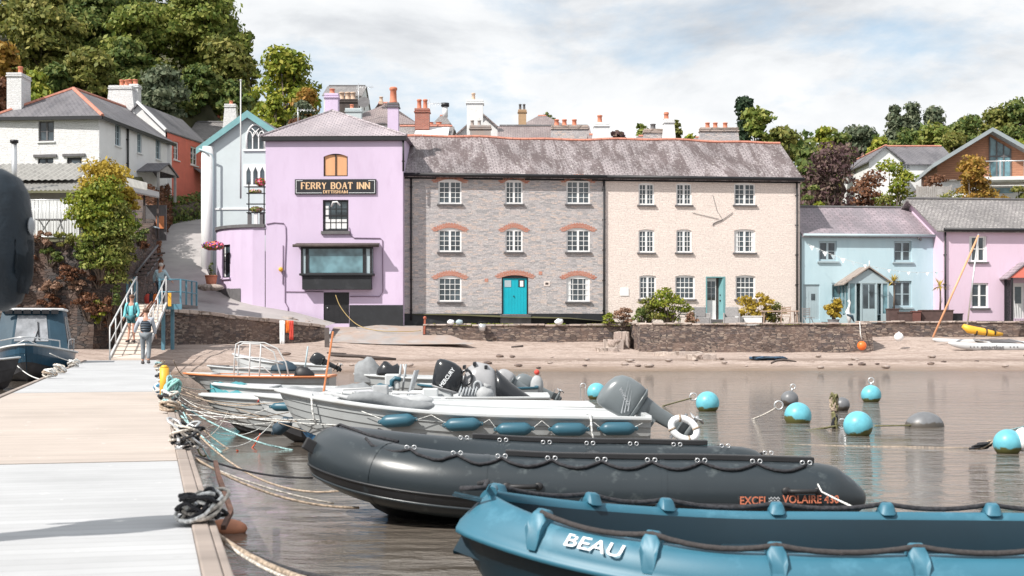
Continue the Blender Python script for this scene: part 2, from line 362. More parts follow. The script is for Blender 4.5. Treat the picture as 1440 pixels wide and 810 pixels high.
    G['flower_pink'] = mk('pink_petals', (.70,.10,.22), .6, .1, 6); G['flower_orange'] = mk('orange_petals', (.8,.22,.05), .6, .1, 6); G['flower_purple'] = mk('purple_petals', (.22,.10,.45), .6, .1, 6)
    G['palm'] = leafmat('palm_leaves', [(.20,.15,.02),(.42,.30,.04),(.55,.42,.08)])

def brickmat(name, a, b, mo):
    m, nt, bs = nmat(name); t = ND(nt, 'ShaderNodeTexBrick'); LK(nt, uvc(nt), t.inputs['Vector'])
    t.inputs['Scale'].default_value = 1; t.inputs['Brick Width'].default_value = .22; t.inputs['Row Height'].default_value = .075; t.inputs['Mortar Size'].default_value = .008
    t.inputs['Color1'].default_value = (*a, 1); t.inputs['Color2'].default_value = (*b, 1); t.inputs['Mortar'].default_value = (*mo, 1)
    LK(nt, t.outputs['Color'], bs.inputs['Base Color']); bs.inputs['Roughness'].default_value = .8; bump(nt, bs, t.outputs['Fac'], -.4, .008); return m
def glassmat(name, c):
    m, nt, bs = nmat(name); f = noise(nt, objc(nt), 1.1, 2)
    LK(nt, ramp(nt, f, [(.35, sc(c, .5)), (.65, sc(c, 1.6))]), bs.inputs['Base Color']); bs.inputs['Roughness'].default_value = .05; bs.inputs['Specular IOR Level'].default_value = .8
    bump(nt, bs, noise(nt, objc(nt), 1.5, 2), .15, .02); return m
def plankmat(name, c, w, axis=1):
    m, nt, bs = nmat(name); uv = uvc(nt); s = ND(nt, 'ShaderNodeSeparateXYZ'); LK(nt, uv, s.inputs[0])
    fr = math_(nt, 'FRACT', math_(nt, 'DIVIDE', s.outputs[axis], w)); g = math_(nt, 'GREATER_THAN', fr, .08)
    c1 = ramp(nt, noise(nt, mapping(nt, uv, (1, 8, 1)), 2, 4), [(.3, sc(c, .75)), (.7, sc(c, 1.25))])
    LK(nt, mixc(nt, g, sc(c, .4), c1), bs.inputs['Base Color']); bs.inputs['Roughness'].default_value = .7; return m
def corrmat(name, c):
    m, nt, bs = nmat(name); uv = uvc(nt)
    f = noise(nt, mapping(nt, uv, (3, .5, 1)), 2, 4); LK(nt, ramp(nt, f, [(.3, sc(c, .7)), (.7, sc(c, 1.2))]), bs.inputs['Base Color']); bs.inputs['Roughness'].default_value = .6; return m
def deckmat(name, c):
    m, nt, bs = nmat(name); oc = objc(nt); s = ND(nt, 'ShaderNodeSeparateXYZ'); LK(nt, oc, s.inputs[0])
    fr = math_(nt, 'FRACT', math_(nt, 'DIVIDE', s.outputs[1], .15)); g = ramp(nt, fr, [(.0, (0,0,0)), (.06, (1,1,1)), (.94, (1,1,1)), (1, (0,0,0))])
    pl = math_(nt, 'FLOOR', math_(nt, 'DIVIDE', s.outputs[1], .15))
    wn = ND(nt, 'ShaderNodeTexWhiteNoise', noise_dimensions='1D'); LK(nt, pl, wn.inputs['W'])
    c1 = ramp(nt, noise(nt, oc, .7, 5, .65), [(.3, sc(c, .86)), (.7, sc(c, 1.08))])
    c1 = mixc(nt, 1.0, c1, ramp(nt, wn.outputs['Value'], [(0, (.93,.93,.93)), (1, (1.05,1.05,1.05))]), 'MULTIPLY')
    sp = noise(nt, mapping(nt, oc, (1.5, 6, 1)), 2.5, 5, .7); c1 = mixc(nt, ramp(nt, sp, [(.66, (0,0,0)), (.74, (.5,.5,.5))]), c1, sc(c, .5))
    bd = noise(nt, oc, 9, 2, .5); c1 = mixc(nt, ramp(nt, bd, [(.74, (0,0,0)), (.76, (.7,.7,.7))]), c1, (.75,.75,.73))
    LK(nt, mixc(nt, g, sc(c, .76), c1), bs.inputs['Base Color']); bs.inputs['Roughness'].default_value = .7
    bump(nt, bs, g, .5, .004); return m
def ropemat(name, c):
    m, nt, bs = nmat(name); f = noise(nt, objc(nt), 45, 2, .5)
    LK(nt, ramp(nt, f, [(.38, sc(c, .55)), (.6, sc(c, 1.25))]), bs.inputs['Base Color']); bs.inputs['Roughness'].default_value = .9; bump(nt, bs, f, .8, .006); return m
def buoymat(name, c, weed):
    m, nt, bs = nmat(name); oc = objc(nt); s = ND(nt, 'ShaderNodeSeparateXYZ'); LK(nt, oc, s.inputs[0])
    n = noise(nt, oc, 9, 4, .6); hh = math_(nt, 'ADD', s.outputs[2], math_(nt, 'MULTIPLY', n, -.12))
    k = ramp(nt, hh, [(.0, (0,0,0)), (.02, (1,1,1))])
    c1 = ramp(nt, noise(nt, oc, 5, 5, .7), [(.3, sc(c, .8)), (.72, sc(c, 1.2))])
    LK(nt, mixc(nt, k, weed, c1), bs.inputs['Base Color']); bs.inputs['Roughness'].default_value = .4; return m
def quiltmat(name, c):
    m, nt, bs = nmat(name); s = ND(nt, 'ShaderNodeSeparateXYZ'); LK(nt, objc(nt), s.inputs[0])
    w = math_(nt, 'SINE', math_(nt, 'MULTIPLY', s.outputs[2], 85)); bs.inputs['Base Color'].default_value = (*c, 1)
    LK(nt, ramp(nt, w, [(.0, sc(c, .6)), (1, sc(c, 2.0))]), bs.inputs['Base Color']); bs.inputs['Roughness'].default_value = .5; bump(nt, bs, w, .8, .02); return m
setup_mats()

# ------------------------------------------------------------------ foliage
def leaf_obj(name, mat, centers, normals, size, parent=None, jitter=.7, seed=0, aspect=.6):
    rg = np.random.default_rng(seed); n = len(centers)
    nr = normals+rg.normal(0, jitter, (n, 3)); nr /= np.linalg.norm(nr, axis=1)[:,None]
    a = np.cross(nr, rg.normal(0, 1, (n, 3))); a /= np.linalg.norm(a, axis=1)[:,None]; b = np.cross(nr, a)
    s = (size*rg.uniform(.45, 1.6, n))[:,None]
    v = np.stack([centers-a*s, centers-b*s*aspect, centers+a*s, centers+b*s*aspect], 1).reshape(-1, 3)
    me = bpy.data.meshes.new(name); org = None
    if parent is None:
        org = np.array([v[:,0].mean(), v[:,1].mean(), v[:,2].min()]); v = v-org
    me.vertices.add(4*n); me.vertices.foreach_set('co', v.astype(np.float32).ravel())
    me.loops.add(4*n); me.loops.foreach_set('vertex_index', np.arange(4*n, dtype=np.int32))
    me.polygons.add(n); me.polygons.foreach_set('loop_start', np.arange(0, 4*n, 4, dtype=np.int32)); me.polygons.foreach_set('loop_total', np.full(n, 4, dtype=np.int32))
    me.materials.append(mat); me.update(calc_edges=True)
    o = bpy.data.objects.new(name, me); COL.objects.link(o)
    if parent is not None: o.parent = parent
    else: o.location = org
    return o
def blobs(h, w, k, rg, flat=1.0, low=.25, d=None, shape='round'):
    """clump centres and radii filling a crown of height h and width w"""
    d = d or w; out = []
    for i in range(k):
        th = rg.uniform(0, 2*math.pi); q = rg.uniform(0, 1); zz = low+(1-low)*(i+.5)/k
        if shape == 'round': wr = math.sqrt(max(.05, 1-((zz-low)/(1-low)*2-.85)**2/1.45))
        elif shape == 'column': wr = .95-.35*abs(zz-.5)*2
        else: wr = max(.1, 1.1*(1-(zz-low)/(1-low)))
        rr = q**.5*(.34 if shape != 'column' else .12)*wr; r = (.15+.13*rg.uniform())*min(w, h)*(1 if shape == 'round' else (1.75 if shape == 'column' else 1.1))
        out.append((np.array([math.cos(th)*rr*w, math.sin(th)*rr*d, h*zz*.93]), r))
    return out
def crown_pts(bl, n, rg, flat=.75):
    R3 = np.array([b[1] for b in bl]); pr = R3**2/np.sum(R3**2); idx = rg.choice(len(bl), n, p=pr)
    dv = rg.normal(0, 1, (n, 3)); dv[:,2] = np.abs(dv[:,2])*.9+dv[:,2]*.35; dv /= np.linalg.norm(dv, axis=1)[:,None]
    rad = R3[idx]*rg.uniform(.35, 1, n)**.5*rg.uniform(.8, 1.3, n)
    c = np.array([b[0] for b in bl])[idx]+dv*rad[:,None]*np.array([1, 1, flat]); return c, dv
def tree(name, label, x, y, z, h, w, mat, n=4500, k=26, leaf=.3, seed=1, group=None, low=.25, shape='round', cat='tree', bare=0, trunk_r=None, d=None):
    rg = np.random.default_rng(seed); rnd = random.Random(seed)
    t = thing(name, label, cat, (x, y, z), 0, group); bl = blobs(h, w, k, rg, low=low, shape=shape, d=d)
    mb = MB(); tr = trunk_r or max(.06, h*.022); lean = V((rnd.uniform(-.04,.04)*h, rnd.uniform(-.04,.04)*h, 0))
    ph = h*(low+.35); pts = [V((0,0,-.3))]+[lean*(i/5)**1.5+V((rnd.uniform(-.02,.02)*w, rnd.uniform(-.02,.02)*w, ph*i/5)) for i in range(1, 6)]
    mb.tube(pts, [tr*1.35]+[tr*(1-.14*i) for i in range(1, 6)], 8)
    for i, (c, r) in enumerate(bl):
        s = pts[rnd.randint(2, 5)]; e = V(c.tolist()); mid = s.lerp(e, .5)+V((0,0,-.06*h*rnd.random()))
        mb.tube([s, mid, e], [tr*.42, tr*.26, tr*.09], 5)
        if bare:
            for q in range(bare):
                dd = V((rnd.gauss(0,1), rnd.gauss(0,1), rnd.gauss(.4,.8))).normalized()*r*1.3
                mb.tube([mid.lerp(e, .6), mid.lerp(e, .8)+dd*.5, e+dd], [tr*.14, tr*.09, tr*.03], 4)
    mb.build('trunk', M['bark'], t, fix=False)
    c, dv = crown_pts(bl, n, rg); leaf_obj('crown', mat, c, dv, leaf, t, seed=seed+5); return t
def bush(name, label, x, y, z, h, w, mat, n=900, leaf=.08, seed=1, group=None, cat='shrub', k=12, d=None, shape='round'):
    rg = np.random.default_rng(seed); rnd = random.Random(seed); t = thing(name, label, cat, (x, y, z), 0, group)
    bl = blobs(h, w, k, rg, low=.15, shape=shape, d=d); mb = MB()
    for c, r in bl: mb.tube([V((c[0]*.15, c[1]*.15, -.05)), V((c*.6).tolist()), V(c.tolist())], [.025*w, .015*w, .006*w], 4)
    mb.build('stem', M['bark'], t, fix=False); c, dv = crown_pts(bl, n, rg, .9); c[:,2] = np.maximum(c[:,2], .01)
    leaf_obj('foliage', mat, c, dv, leaf, t, seed=seed+3); return t
# ------------------------------------------------------------------ camera, light, sky
cam = bpy.data.cameras.new('camera'); co = bpy.data.objects.new('camera', cam); COL.objects.link(co)
co.location = (0, 0, CZ); co.rotation_euler = (R(90), 0, 0); cam.sensor_width = 36; cam.lens = 50; cam.shift_y = (HY-405)/1440
cam.clip_start = .05; cam.clip_end = 3000; cam.dof.use_dof = True; cam.dof.focus_distance = 34; cam.dof.aperture_fstop = 5.6
scn.camera = co
scn.view_settings.view_transform = 'Standard'; scn.view_settings.look = 'None'; scn.view_settings.gamma = 1; scn.view_settings.exposure = EXPO
sd = V((-.77, -.64, 0)).normalized(); EL = R(46)
sunv = V((sd.x*math.cos(EL), sd.y*math.cos(EL), math.sin(EL)))
sl = bpy.data.lights.new('sun', 'SUN'); sl.energy = 4.2; sl.angle = R(.6); sl.color = (1, .955, .89)
so = bpy.data.objects.new('sun', sl); COL.objects.link(so); so.rotation_euler = sunv.to_track_quat('Z', 'Y').to_euler(); so.location = (0, 0, 60)
w = bpy.data.worlds.new('World'); scn.world = w; w.use_nodes = True; nt = w.node_tree; bg = nt.nodes['Background']
sky = ND(nt, 'ShaderNodeTexSky', sky_type='NISHITA'); sky.sun_disc = False; sky.sun_elevation = EL; sky.sun_rotation = math.atan2(sunv.x, sunv.y)
tc = ND(nt, 'ShaderNodeTexCoord').outputs['Generated']; sp = ND(nt, 'ShaderNodeSeparateXYZ'); LK(nt, tc, sp.inputs[0])
zz = math_(nt, 'ADD', math_(nt, 'ABSOLUTE', sp.outputs[2]), .16)
dv = ND(nt, 'ShaderNodeVectorMath', operation='DIVIDE'); LK(nt, tc, dv.inputs[0]); cb = ND(nt, 'ShaderNodeCombineXYZ')
LK(nt, zz, cb.inputs[0]); LK(nt, zz, cb.inputs[1]); cb.inputs[2].default_value = 1; LK(nt, cb.outputs[0], dv.inputs[1])
cv = mapping(nt, dv.outputs[0], (1, .8, 0), (0, 0, 0), SKYLOC)
n1 = noise(nt, cv, 1.5, 9, .60, .15); n2 = noise(nt, mapping(nt, cv, (1, 1, 1), (0, 0, 0), (3.7, 1.9, 0)), 1.7, 8, .58, .3)
cl = ramp(nt, n2, [(.32, (4.3, 4.5, 4.8)), (.5, (6.6, 6.75, 6.9)), (.66, (7.7, 7.7, 7.7))])
msk = ramp(nt, n1, [(.36, (.3, .3, .3)), (.49, (1, 1, 1))])
skyc = mixc(nt, .35, sky.outputs[0], (4.2, 6.2, 7.6))
LK(nt, mixc(nt, msk, skyc, cl), bg.inputs['Color']); bg.inputs['Strength'].default_value = .098

# ------------------------------------------------------------------ water
def watermat():
    m, nt, bs = nmat('water'); oc = objc(nt)
    bs.inputs['Base Color'].default_value = (.105, .078, .055, 1)
    c = ramp(nt, noise(nt, oc, .12, 3), [(.35, (.10, .082, .066)), (.7, (.15, .13, .11))]); LK(nt, c, bs.inputs['Base Color'])
    bs.inputs['Roughness'].default_value = .04; bs.inputs['IOR'].default_value = 1.33; bs.inputs['Specular IOR Level'].default_value = .6
    a = noise(nt, mapping(nt, oc, (1, 1.5, 1)), 2.6, 5, .62, .5); b = noise(nt, mapping(nt, oc, (1, 2.2, 1), (0, 0, R(8))), .8, 3, .5)
    s = ND(nt, 'ShaderNodeSeparateXYZ'); LK(nt, oc, s.inputs[0])
    calm = ramp(nt, math_(nt, 'MULTIPLY_ADD', s.outputs[0], .12), [(.22, (.07, .07, .07)), (.6, (1, 1, 1))])
    h = math_(nt, 'ADD', math_(nt, 'MULTIPLY', a, .5), b); h = math_(nt, 'MULTIPLY', h, calm)
    bump(nt, bs, h, .8, .17); return m
wm = watermat()
mb = MB(); mb.poly([(-900, -500, 0), (900, -500, 0), (900, 700, 0), (-900, 700, 0)])
tag(mb.build('water', wm, None, fix=False), 'murky brown tidal river water rippling around the moored boats', 'water', None, 'structure')

# ------------------------------------------------------------------ beach
def shore(x): return interp([-60, -17, -11, -5, 0, 12, 20, 60], [48, 49, 52, 54.6, 55.3, 55.8, 55.2, 54], x)
def beach_z(x, y):
    s = shore(x)
    if y < s: return max(-1.8, -(s-y)*.11)
    lt = interp([0, 4, 8, 14, 18, 22], [0, .55, .88, .95, 1.0, 1.1], y-s)
    md = interp([55.3, 58, 62, 67, 69, 71, 73.5, 76], [0, .12, .28, .55, .78, 1.05, 1.75, 2.0], y-(s-55.3))
    md2 = interp([55.3, 58, 62, 67, 69, 71.5, 76], [0, .12, .28, .62, .95, 1.32, 1.8], y-(s-55.3))
    a = interp([-11, -7], [0, 1], x); b = interp([15, 19], [0, 1], x); z = lerp(lt, lerp(md, md2, b), a)
    if x > 5.6 and 68.3 < y and x < 17.0: z = min(z, .7)
    if x > -4.8 and y > 71.4: z = min(z, 1.3)
    return z
from mathutils import noise as mn
mb = MB(); xs = np.concatenate([np.arange(-60, -24, 3), np.arange(-24, 34, .5), np.arange(34, 70, 4)]); ys = np.concatenate([np.arange(38, 50, 2), np.arange(50, 77, .4)])
vs = []
for y in ys:
    for x in xs:
        z = beach_z(x, y); z += (mn.noise(V((x*.5, y*.6, 0)))*.07+mn.noise(V((x*1.7, y*2.1, 3)))*.03)*(1 if y > shore(x)-1 else .3)
        vs.append((x, y, z))
nx = len(xs); fs = [(j*nx+i, j*nx+i+1, (j+1)*nx+i+1, (j+1)*nx+i) for j in range(len(ys)-1) for i in range(nx-1)]
mb.add(vs, fs, 0, True)
def sandmat():
    m, nt, bs = nmat('sand'); oc = objc(nt); ge = ND(nt, 'ShaderNodeNewGeometry'); s = ND(nt, 'ShaderNodeSeparateXYZ'); LK(nt, ge.outputs['Position'], s.inputs[0])
    a = noise(nt, mapping(nt, oc, (.5, 1.6, 1)), 1.4, 6, .7); c = ramp(nt, a, [(.3, (.30, .235, .20)), (.5, (.42, .335, .29)), (.7, (.50, .415, .37))])
    p = noise(nt, mapping(nt, oc, (.7, 1.6, 1)), 5, 6, .85); c = mixc(nt, ramp(nt, p, [(.50, (0,0,0)), (.60, (.8,.8,.8))]), c, (.17, .12, .10))
    p2 = noise(nt, mapping(nt, oc, (.3, 1.8, 1)), 1.1, 4, .6); c = mixc(nt, ramp(nt, p2, [(.58, (0,0,0)), (.66, (.6,.6,.6))]), c, (.235, .165, .135))
    wz = math_(nt, 'ADD', s.outputs[2], math_(nt, 'MULTIPLY', a, .12)); wet = ramp(nt, wz, [(.07, (1,1,1)), (.26, (0,0,0))])
    wl = ramp(nt, math_(nt, 'ADD', s.outputs[2], math_(nt, 'MULTIPLY', p, .5)), [(.50, (0,0,0)), (.53, (1,1,1)), (.57, (1,1,1)), (.61, (0,0,0))]); c = mixc(nt, math_(nt, 'MULTIPLY', wl, .65), c, (.13, .085, .06))
    c = mixc(nt, wet, c, (.20, .135, .09)); LK(nt, c, bs.inputs['Base Color'])
    LK(nt, ramp(nt, wet, [(0, (.9,.9,.9)), (1, (.35,.35,.35))]), bs.inputs['Roughness']); bump(nt, bs, math_(nt, 'ADD', a, p), .6, .05); return m
tag(mb.build('beach', sandmat(), None), 'pinkish sand and shingle beach below the stone quay walls', 'beach', None, 'structure')

# ------------------------------------------------------------------ lane and hillside
LY = [62, 64, 66, 69.5, 72.5, 75, 80, 88, 98, 110]; LXL = [-15.6, -15.7, -16.1, -17.0, -17.7, -18.3, -19.8, -21.9, -23.5, -26]
LXR = [-15.4, -15.2, -13.1, -9.2, -9.0, -15.6, -17.3, -19.0, -20.8, -22.5]; LZL = [2.35, 2.35, 2.5, 2.95, 3.4, 4.0, 5.4, 6.9, 8.9, 11.2]; LZR = [2.3, 2.3, 2.2, 1.8, 2.0, 3.7, 5.35, 6.9, 8.9, 11.2]
def gh(x, y):
    XL = interp(LY, LXL, y); XR = interp(LY, LXR, y); zl = interp(LY, LZL, y); zr = interp(LY, LZR, y)
    hl = 5.0+max(0, y-58)*.185
    if y > 104: hl = 5.0+46*.185+(y-104)*.42
    if y > 165: hl = 5+46*.185+61*.42+(y-165)*.05
    hr = 1.9+max(0, y-84)*.19
    if y > 155: hr = 1.9+71*.19+(y-155)*.04
    hr += max(0, min(1, (x-10)/25))*max(0, min(y, 155)-95)*.085
    t2 = interp([104, 122], [0, 1], y); big = lerp(hl, hr, min(1, max(0, (x/y+.215)/.055)))
    if x < XL-.9: g = max(hl, zl) if x < XL-1.8 else lerp(max(hl, zl), zl-.1, (x-XL+1.8)/.9)
    elif x <= XR+.3: g = min(zl, zr)-.12
    else: g = lerp(zr-.25, hr, min(1, (x-XR)/24))
    return lerp(g, big, t2)
mb = MB(); xs = np.concatenate([np.arange(-260, -60, 14), np.arange(-60, -28, 2), np.arange(-28, 0, .6), np.arange(0, 60, 3), np.arange(60, 280, 14)])
ys = np.concatenate([np.arange(74, 100, 1.0), np.arange(100, 130, 2), np.arange(130, 330, 10)])
fx = lambda x, y: gh(x, y)+mn.noise(V((x*.2, y*.2, 1)))*.15
vs = [(x, y, fx(x, y)) for y in ys for x in xs]; nx = len(xs)
mb.add(vs, [(j*nx+i, j*nx+i+1, (j+1)*nx+i+1, (j+1)*nx+i) for j in range(len(ys)-1) for i in range(nx-1)], 0, True)
ys2 = np.arange(58.3, 74.01, .785); xs2 = np.concatenate([np.arange(-260, -60, 14), np.arange(-60, -28, 4), np.arange(-28, -17.2, .6)])
vs = [(x if i < len(xs2)-1 else interp(LY, LXL, y)-.9, y, 5.0+(y-58)*.185) for y in ys2 for i, x in enumerate(xs2)]; nx = len(xs2)
mb.add(vs, [(j*nx+i, j*nx+i+1, (j+1)*nx+i+1, (j+1)*nx+i) for j in range(len(ys2)-1) for i in range(nx-1)], 0, True)
M['hill'] = mk('hillside_grass', (.09, .085, .035), .95, .35, .4, 3, .1, col2=(.05, .05, .025), c2=(.45, .6), c2s=.15)
tag(mb.build('hillside', M['hill'], None, fix=False), 'green hillside rising behind the village houses', 'hillside', None, 'structure')
mb = MB(); vs = []
for i, y in enumerate(LY):
    for k in range(7): t = k/6; vs.append((lerp(LXL[i], LXR[i], t), y, lerp(LZL[i], LZR[i], t)))
mb.add(vs, [(j*7+i, j*7+i+1, (j+1)*7+i+1, (j+1)*7+i) for j in range(len(LY)-1) for i in range(6)], 0, True)
tag(mb.build('lane', M['lane'], None, fix=False), 'pale tarmac lane climbing between the pink inn and the hedge', 'lane', None, 'structure')
mb = MB(); mb.box(-4.4, 5.9, 71.3, 84, .6, 1.84); mb.box(5.9, 70, 68, 84, .6, 1.8); mb.box(17.4, 70, 71.8, 84, .7, 1.84)
mb = MB(); mb.prism([(-4.4, 71.3, .6), (6.1, 71.3, .6), (6.1, 67.9, .6), (17.1, 67.9, .6), (17.1, 71.9, .6), (80, 71.9, .6), (80, 84, .6), (-4.4, 84, .6)], (0, 0, 1.24))
tag(mb.build('quay_ground', M['concrete'], None), 'paved terrace ground along the quay in front of the cottages', 'quay', None, 'structure')
mb = MB(); nn = 9; vs = []
for j in range(nn):
    for i in range(9):
        t = j/(nn-1); y = lerp(68.6, 73.6, t); x = lerp(lerp(-9.0, -9.2, t), lerp(-1.8, -4.5, t), i/8)
        vs.append((x, y, max(beach_z(x, y)+.035, .95+.92*t)+mn.noise(V((x, y, 0)))*.03))
mb.add(vs, [(j*9+i, j*9+i+1, (j+1)*9+i+1, (j+1)*9+i) for j in range(nn-1) for i in range(8)], 0, True)
tag(mb.build('slipway', M['concrete'], None, fix=False), 'worn grey concrete slipway from the inn door to the beach', 'slipway', None, 'structure')

# ------------------------------------------------------------------ stone walls with rough faces
def rough_wall(name, label, path, thick, base_f, top_f, mat, amp=.05, cop=.0, step=.3, capm=None, cat='stone wall', rows=None, lean=0):
    """path: list of (x, y); camera side face on the right-hand normal (-y when walking +x)"""
    pts = []; path = [V((p[0], p[1], 0)) for p in path]
    for a, b in zip(path, path[1:]):
        n = max(1, int((b-a).length/step)); pts += [a.lerp(b, i/n) for i in range(n)]
    pts.append(path[-1]); mb = MB(); rows = rows or max(3, int((top_f(pts[0].x, pts[0].y)-base_f(pts[0].x, pts[0].y))/.28)); k = len(pts); ft = []
    t = thing(name, label, cat, (pts[0].x, pts[0].y, base_f(pts[0].x, pts[0].y)))
    rings = []
    for i, p in enumerate(pts):
        tg = (pts[min(i+1, k-1)]-pts[max(i-1, 0)]).normalized(); nr = V((tg.y, -tg.x, 0)); zb, zt = base_f(p.x, p.y)-.4, top_f(p.x, p.y)
        r = []
        for j in range(rows+1):
            z = lerp(zb, zt, j/rows); q = p+nr*(mn.noise(V((p.x*1.3, z*1.9, p.y*1.3)))*amp+mn.noise(V((p.x*4, z*5, p.y*4)))*amp*.5+lean*(1-j/rows))
            r.append(V((q.x, q.y, z+(mn.noise(V((p.x*3, p.y*3, 9)))*amp*.8 if j == rows else 0))))
        tp = r[-1]; r.append(V((p.x-nr.x*thick, p.y-nr.y*thick, tp.z))); r.append(V((p.x-nr.x*thick, p.y-nr.y*thick, zb))); rings.append(r)
    mb.loft(rings, 0, False, True, True); mb.build('wall_face', mat, t, world=True)
    if cop:
        mb = MB(); i = 0; rnd = random.Random(3)
        while i < k-1:
            j = min(k-1, i+rnd.choice((2, 2, 3, 4))); a, b = pts[i], pts[j]; tg = (b-a).normalized(); nr = V((tg.y, -tg.x, 0))
            za = top_f(a.x, a.y)+cop/2+.004; zb = top_f(b.x, b.y)+cop/2+.004; o = rnd.uniform(-.03, .035)
            mb.beam(V((a.x, a.y, za+o))-nr*(thick/2-.03-o)+tg*.01, V((b.x, b.y, zb+o))-nr*(thick/2-.03-o)-tg*.012, thick+.06, cop*rnd.uniform(.85, 1.15)); i = j
        mb.build('coping', capm or M['coping'], t, world=True, bevel=.02)
    return t
bz = beach_z
rough_wall('stone_wall', 'low rubble stone wall along the quay in front of the grey stone house', [(-4.45, 71), (5.9, 71.05)], .42, bz, lambda x, y: 1.84, M['quay'], .05, .09)
rough_wall('stone_wall', 'tall dark rubble retaining wall standing forward on the beach below the cream house', [(5.95, 71.1), (6.08, 67.5), (17.1, 67.5), (17.3, 71.4)], .5, bz, lambda x, y: 1.88, M['quay'], .07, .08, lean=.08)
rough_wall('stone_wall', 'low stone wall at the top of the beach before the blue and lilac cottages', [(17.35, 71.5), (45, 71.9)], .45, bz, lambda x, y: 2.0, M['quay'], .05, .08)
rough_wall('stone_wall', 'sloping stone retaining wall with upright coping stones below the lane by the ramp', [(-16.3, 60.5), (-15.7, 62.4), (-15.35, 64), (-12.2, 66.9), (-9.15, 69.6)], .5, bz, lambda x, y: interp([-16.3, -15.35, -9.15], [2.5, 2.45, 1.72], x), M['quay'], .13, .16)
cl_top = lambda x, y: 5.15+mn.noise(V((x*.4, y*.4, 2)))*.25 if y < 58.5 else max(interp(LY, LZL, y)+.5, 5.1+(y-58)*.185-max(0, (x+21)*0))
rough_wall('cliff_wall', 'high overgrown dark stone wall rising above the left shore behind the cabin boat', [(-60, 58.2), (-30, 57.2), (-16.9, 57), (-16.4, 58.2), (-16.3, 60.4), (-16.6, 66), (-18.6, 73), (-21.0, 80)], .9, lambda x, y: min(bz(x, min(y, 66)), 1.2), cl_top, M['cliffstone'], .16, 0, .45, rows=16, lean=.35)
# ------------------------------------------------------------------ building helpers
class Fac:
    """vertical plane between two photograph columns at given depths; local x along it, y into the house"""
    def __init__(s, xl, Dl, xr, Dr, base):
        s.p = V((PX(xl, Dl), Dl, base)); q = V((PX(xr, Dr), Dr, base)); d = q-s.p; s.W = d.length; s.ang = math.atan2(d.y, d.x); s.b = base
        s.M = Matrix.Translation(s.p) @ Matrix.Rotation(s.ang, 4, 'Z'); s.u = V((math.cos(s.ang), math.sin(s.ang), 0)); s.n = V((-s.u.y, s.u.x, 0))
    def m(s, px, py, off=0):
        o = s.p+s.n*off; r = V(((px-CX)/F, 1, 0))
        A = np.array([[s.u.x, -r.x], [s.u.y, -r.y]]); sol = np.linalg.solve(A, np.array([-o.x, -o.y])); return float(sol[0]), CZ-(py-HY)/F*float(sol[1])-s.b
    def box(s, x0, y0, x1, y1, off=0):
        a = s.m(x0, y1, off); b = s.m(x1, y0, off); return a[0], b[0], a[1], b[1]
    def root(s, name, label, cat, group=None): return thing(name, label, cat, s.p, s.ang, group)
def put(fac, mb, name, mat, parent, **k): return mb.xf(fac.M).build(name, mat, parent, world=True, **k)

def wall_front(mb, W, H, ops, th=.3, m=0, x0=0, z0=0):
    us = sorted({x0, W}|{o[0] for o in ops}|{o[1] for o in ops}); zs = sorted({z0, H}|{o[2] for o in ops}|{o[3] for o in ops})
    us = [u for u in us if x0 <= u <= W]; zs = [z for z in zs if z0 <= z <= H]
    for a, b in zip(us, us[1:]):
        for c, d in zip(zs, zs[1:]):
            cu, cz = (a+b)/2, (c+d)/2
            if any(o[0] < cu < o[1] and o[2] < cz < o[3] for o in ops): continue
            mb.add([(a,0,c),(b,0,c),(b,0,d),(a,0,d)], [(0,1,2,3)], m)
    for o in ops:
        a, b, c, d = o[:4]
        mb.add([(a,0,c),(a,th,c),(a,th,d),(a,0,d)], [(0,1,2,3)], m); mb.add([(b,0,c),(b,0,d),(b,th,d),(b,th,c)], [(0,1,2,3)], m)
        mb.add([(a,0,d),(a,th,d),(b,th,d),(b,0,d)], [(0,1,2,3)], m); mb.add([(a,0,c),(b,0,c),(b,th,c),(a,th,c)], [(0,1,2,3)], m)
def shell(mb, W, H, D, ridge=None, m=0, x0=0, fg=False):
    """sides and back; ridge height with ridge parallel to the front gives gabled sides"""
    top = [(0, H), (D/2, ridge), (D, H)] if ridge else [(0, H), (D, H)]
    for x in (x0, W): mb.poly([(x, 0, 0), (x, D, 0)]+[(x, y, z) for y, z in reversed(top)], m)
    mb.poly([(x0, D, 0), (W, D, 0), (W, D, H), (x0, D, H)], m)
def slab(mb, poly, th=.09, m=0): mb.prism(poly, (0, 0, -th), m)
def gabled_roof(mb, W, H, D, rz, o=.22, ol=.12, orr=.12, th=.09):
    k = (rz-H)/(D/2); slab(mb, [(-ol, -o, H-o*k), (W+orr, -o, H-o*k), (W+orr, D/2, rz), (-ol, D/2, rz)], th)
    slab(mb, [(-ol, D/2, rz-.003), (W+orr, D/2, rz-.003), (W+orr, D+o, H-o*k), (-ol, D+o, H-o*k)], th)
def ridge_tiles(mb, p, q, r=.11, m=0):
    p, q = V(p), V(q); n = max(2, int((q-p).length/.45)); 
    for i in range(n): mb.tube([p.lerp(q, i/n+.01/n), p.lerp(q, (i+1)/n-.01/n)], r, 6, m, False)
def gutter(fac, root, pts, r=.09, mat=None):
    mb = MB(); mb.tube(pts, r, 8); return put(fac, mb, 'gutter', mat or M['black'], root)
def downpipe(fac, root, x, z0, z1, y=-.10, r=.05, mat=None):
    mb = MB(); mb.tube([(x, y, z0), (x, y, z1)], r, 8)
    z = z0+.5
    while z < z1: mb.box(x-r*1.5, x+r*1.5, y-r*.6, 0.0, z, z+.05); z += 1.6
    return put(fac, mb, 'downpipe', mat or M['black'], root)

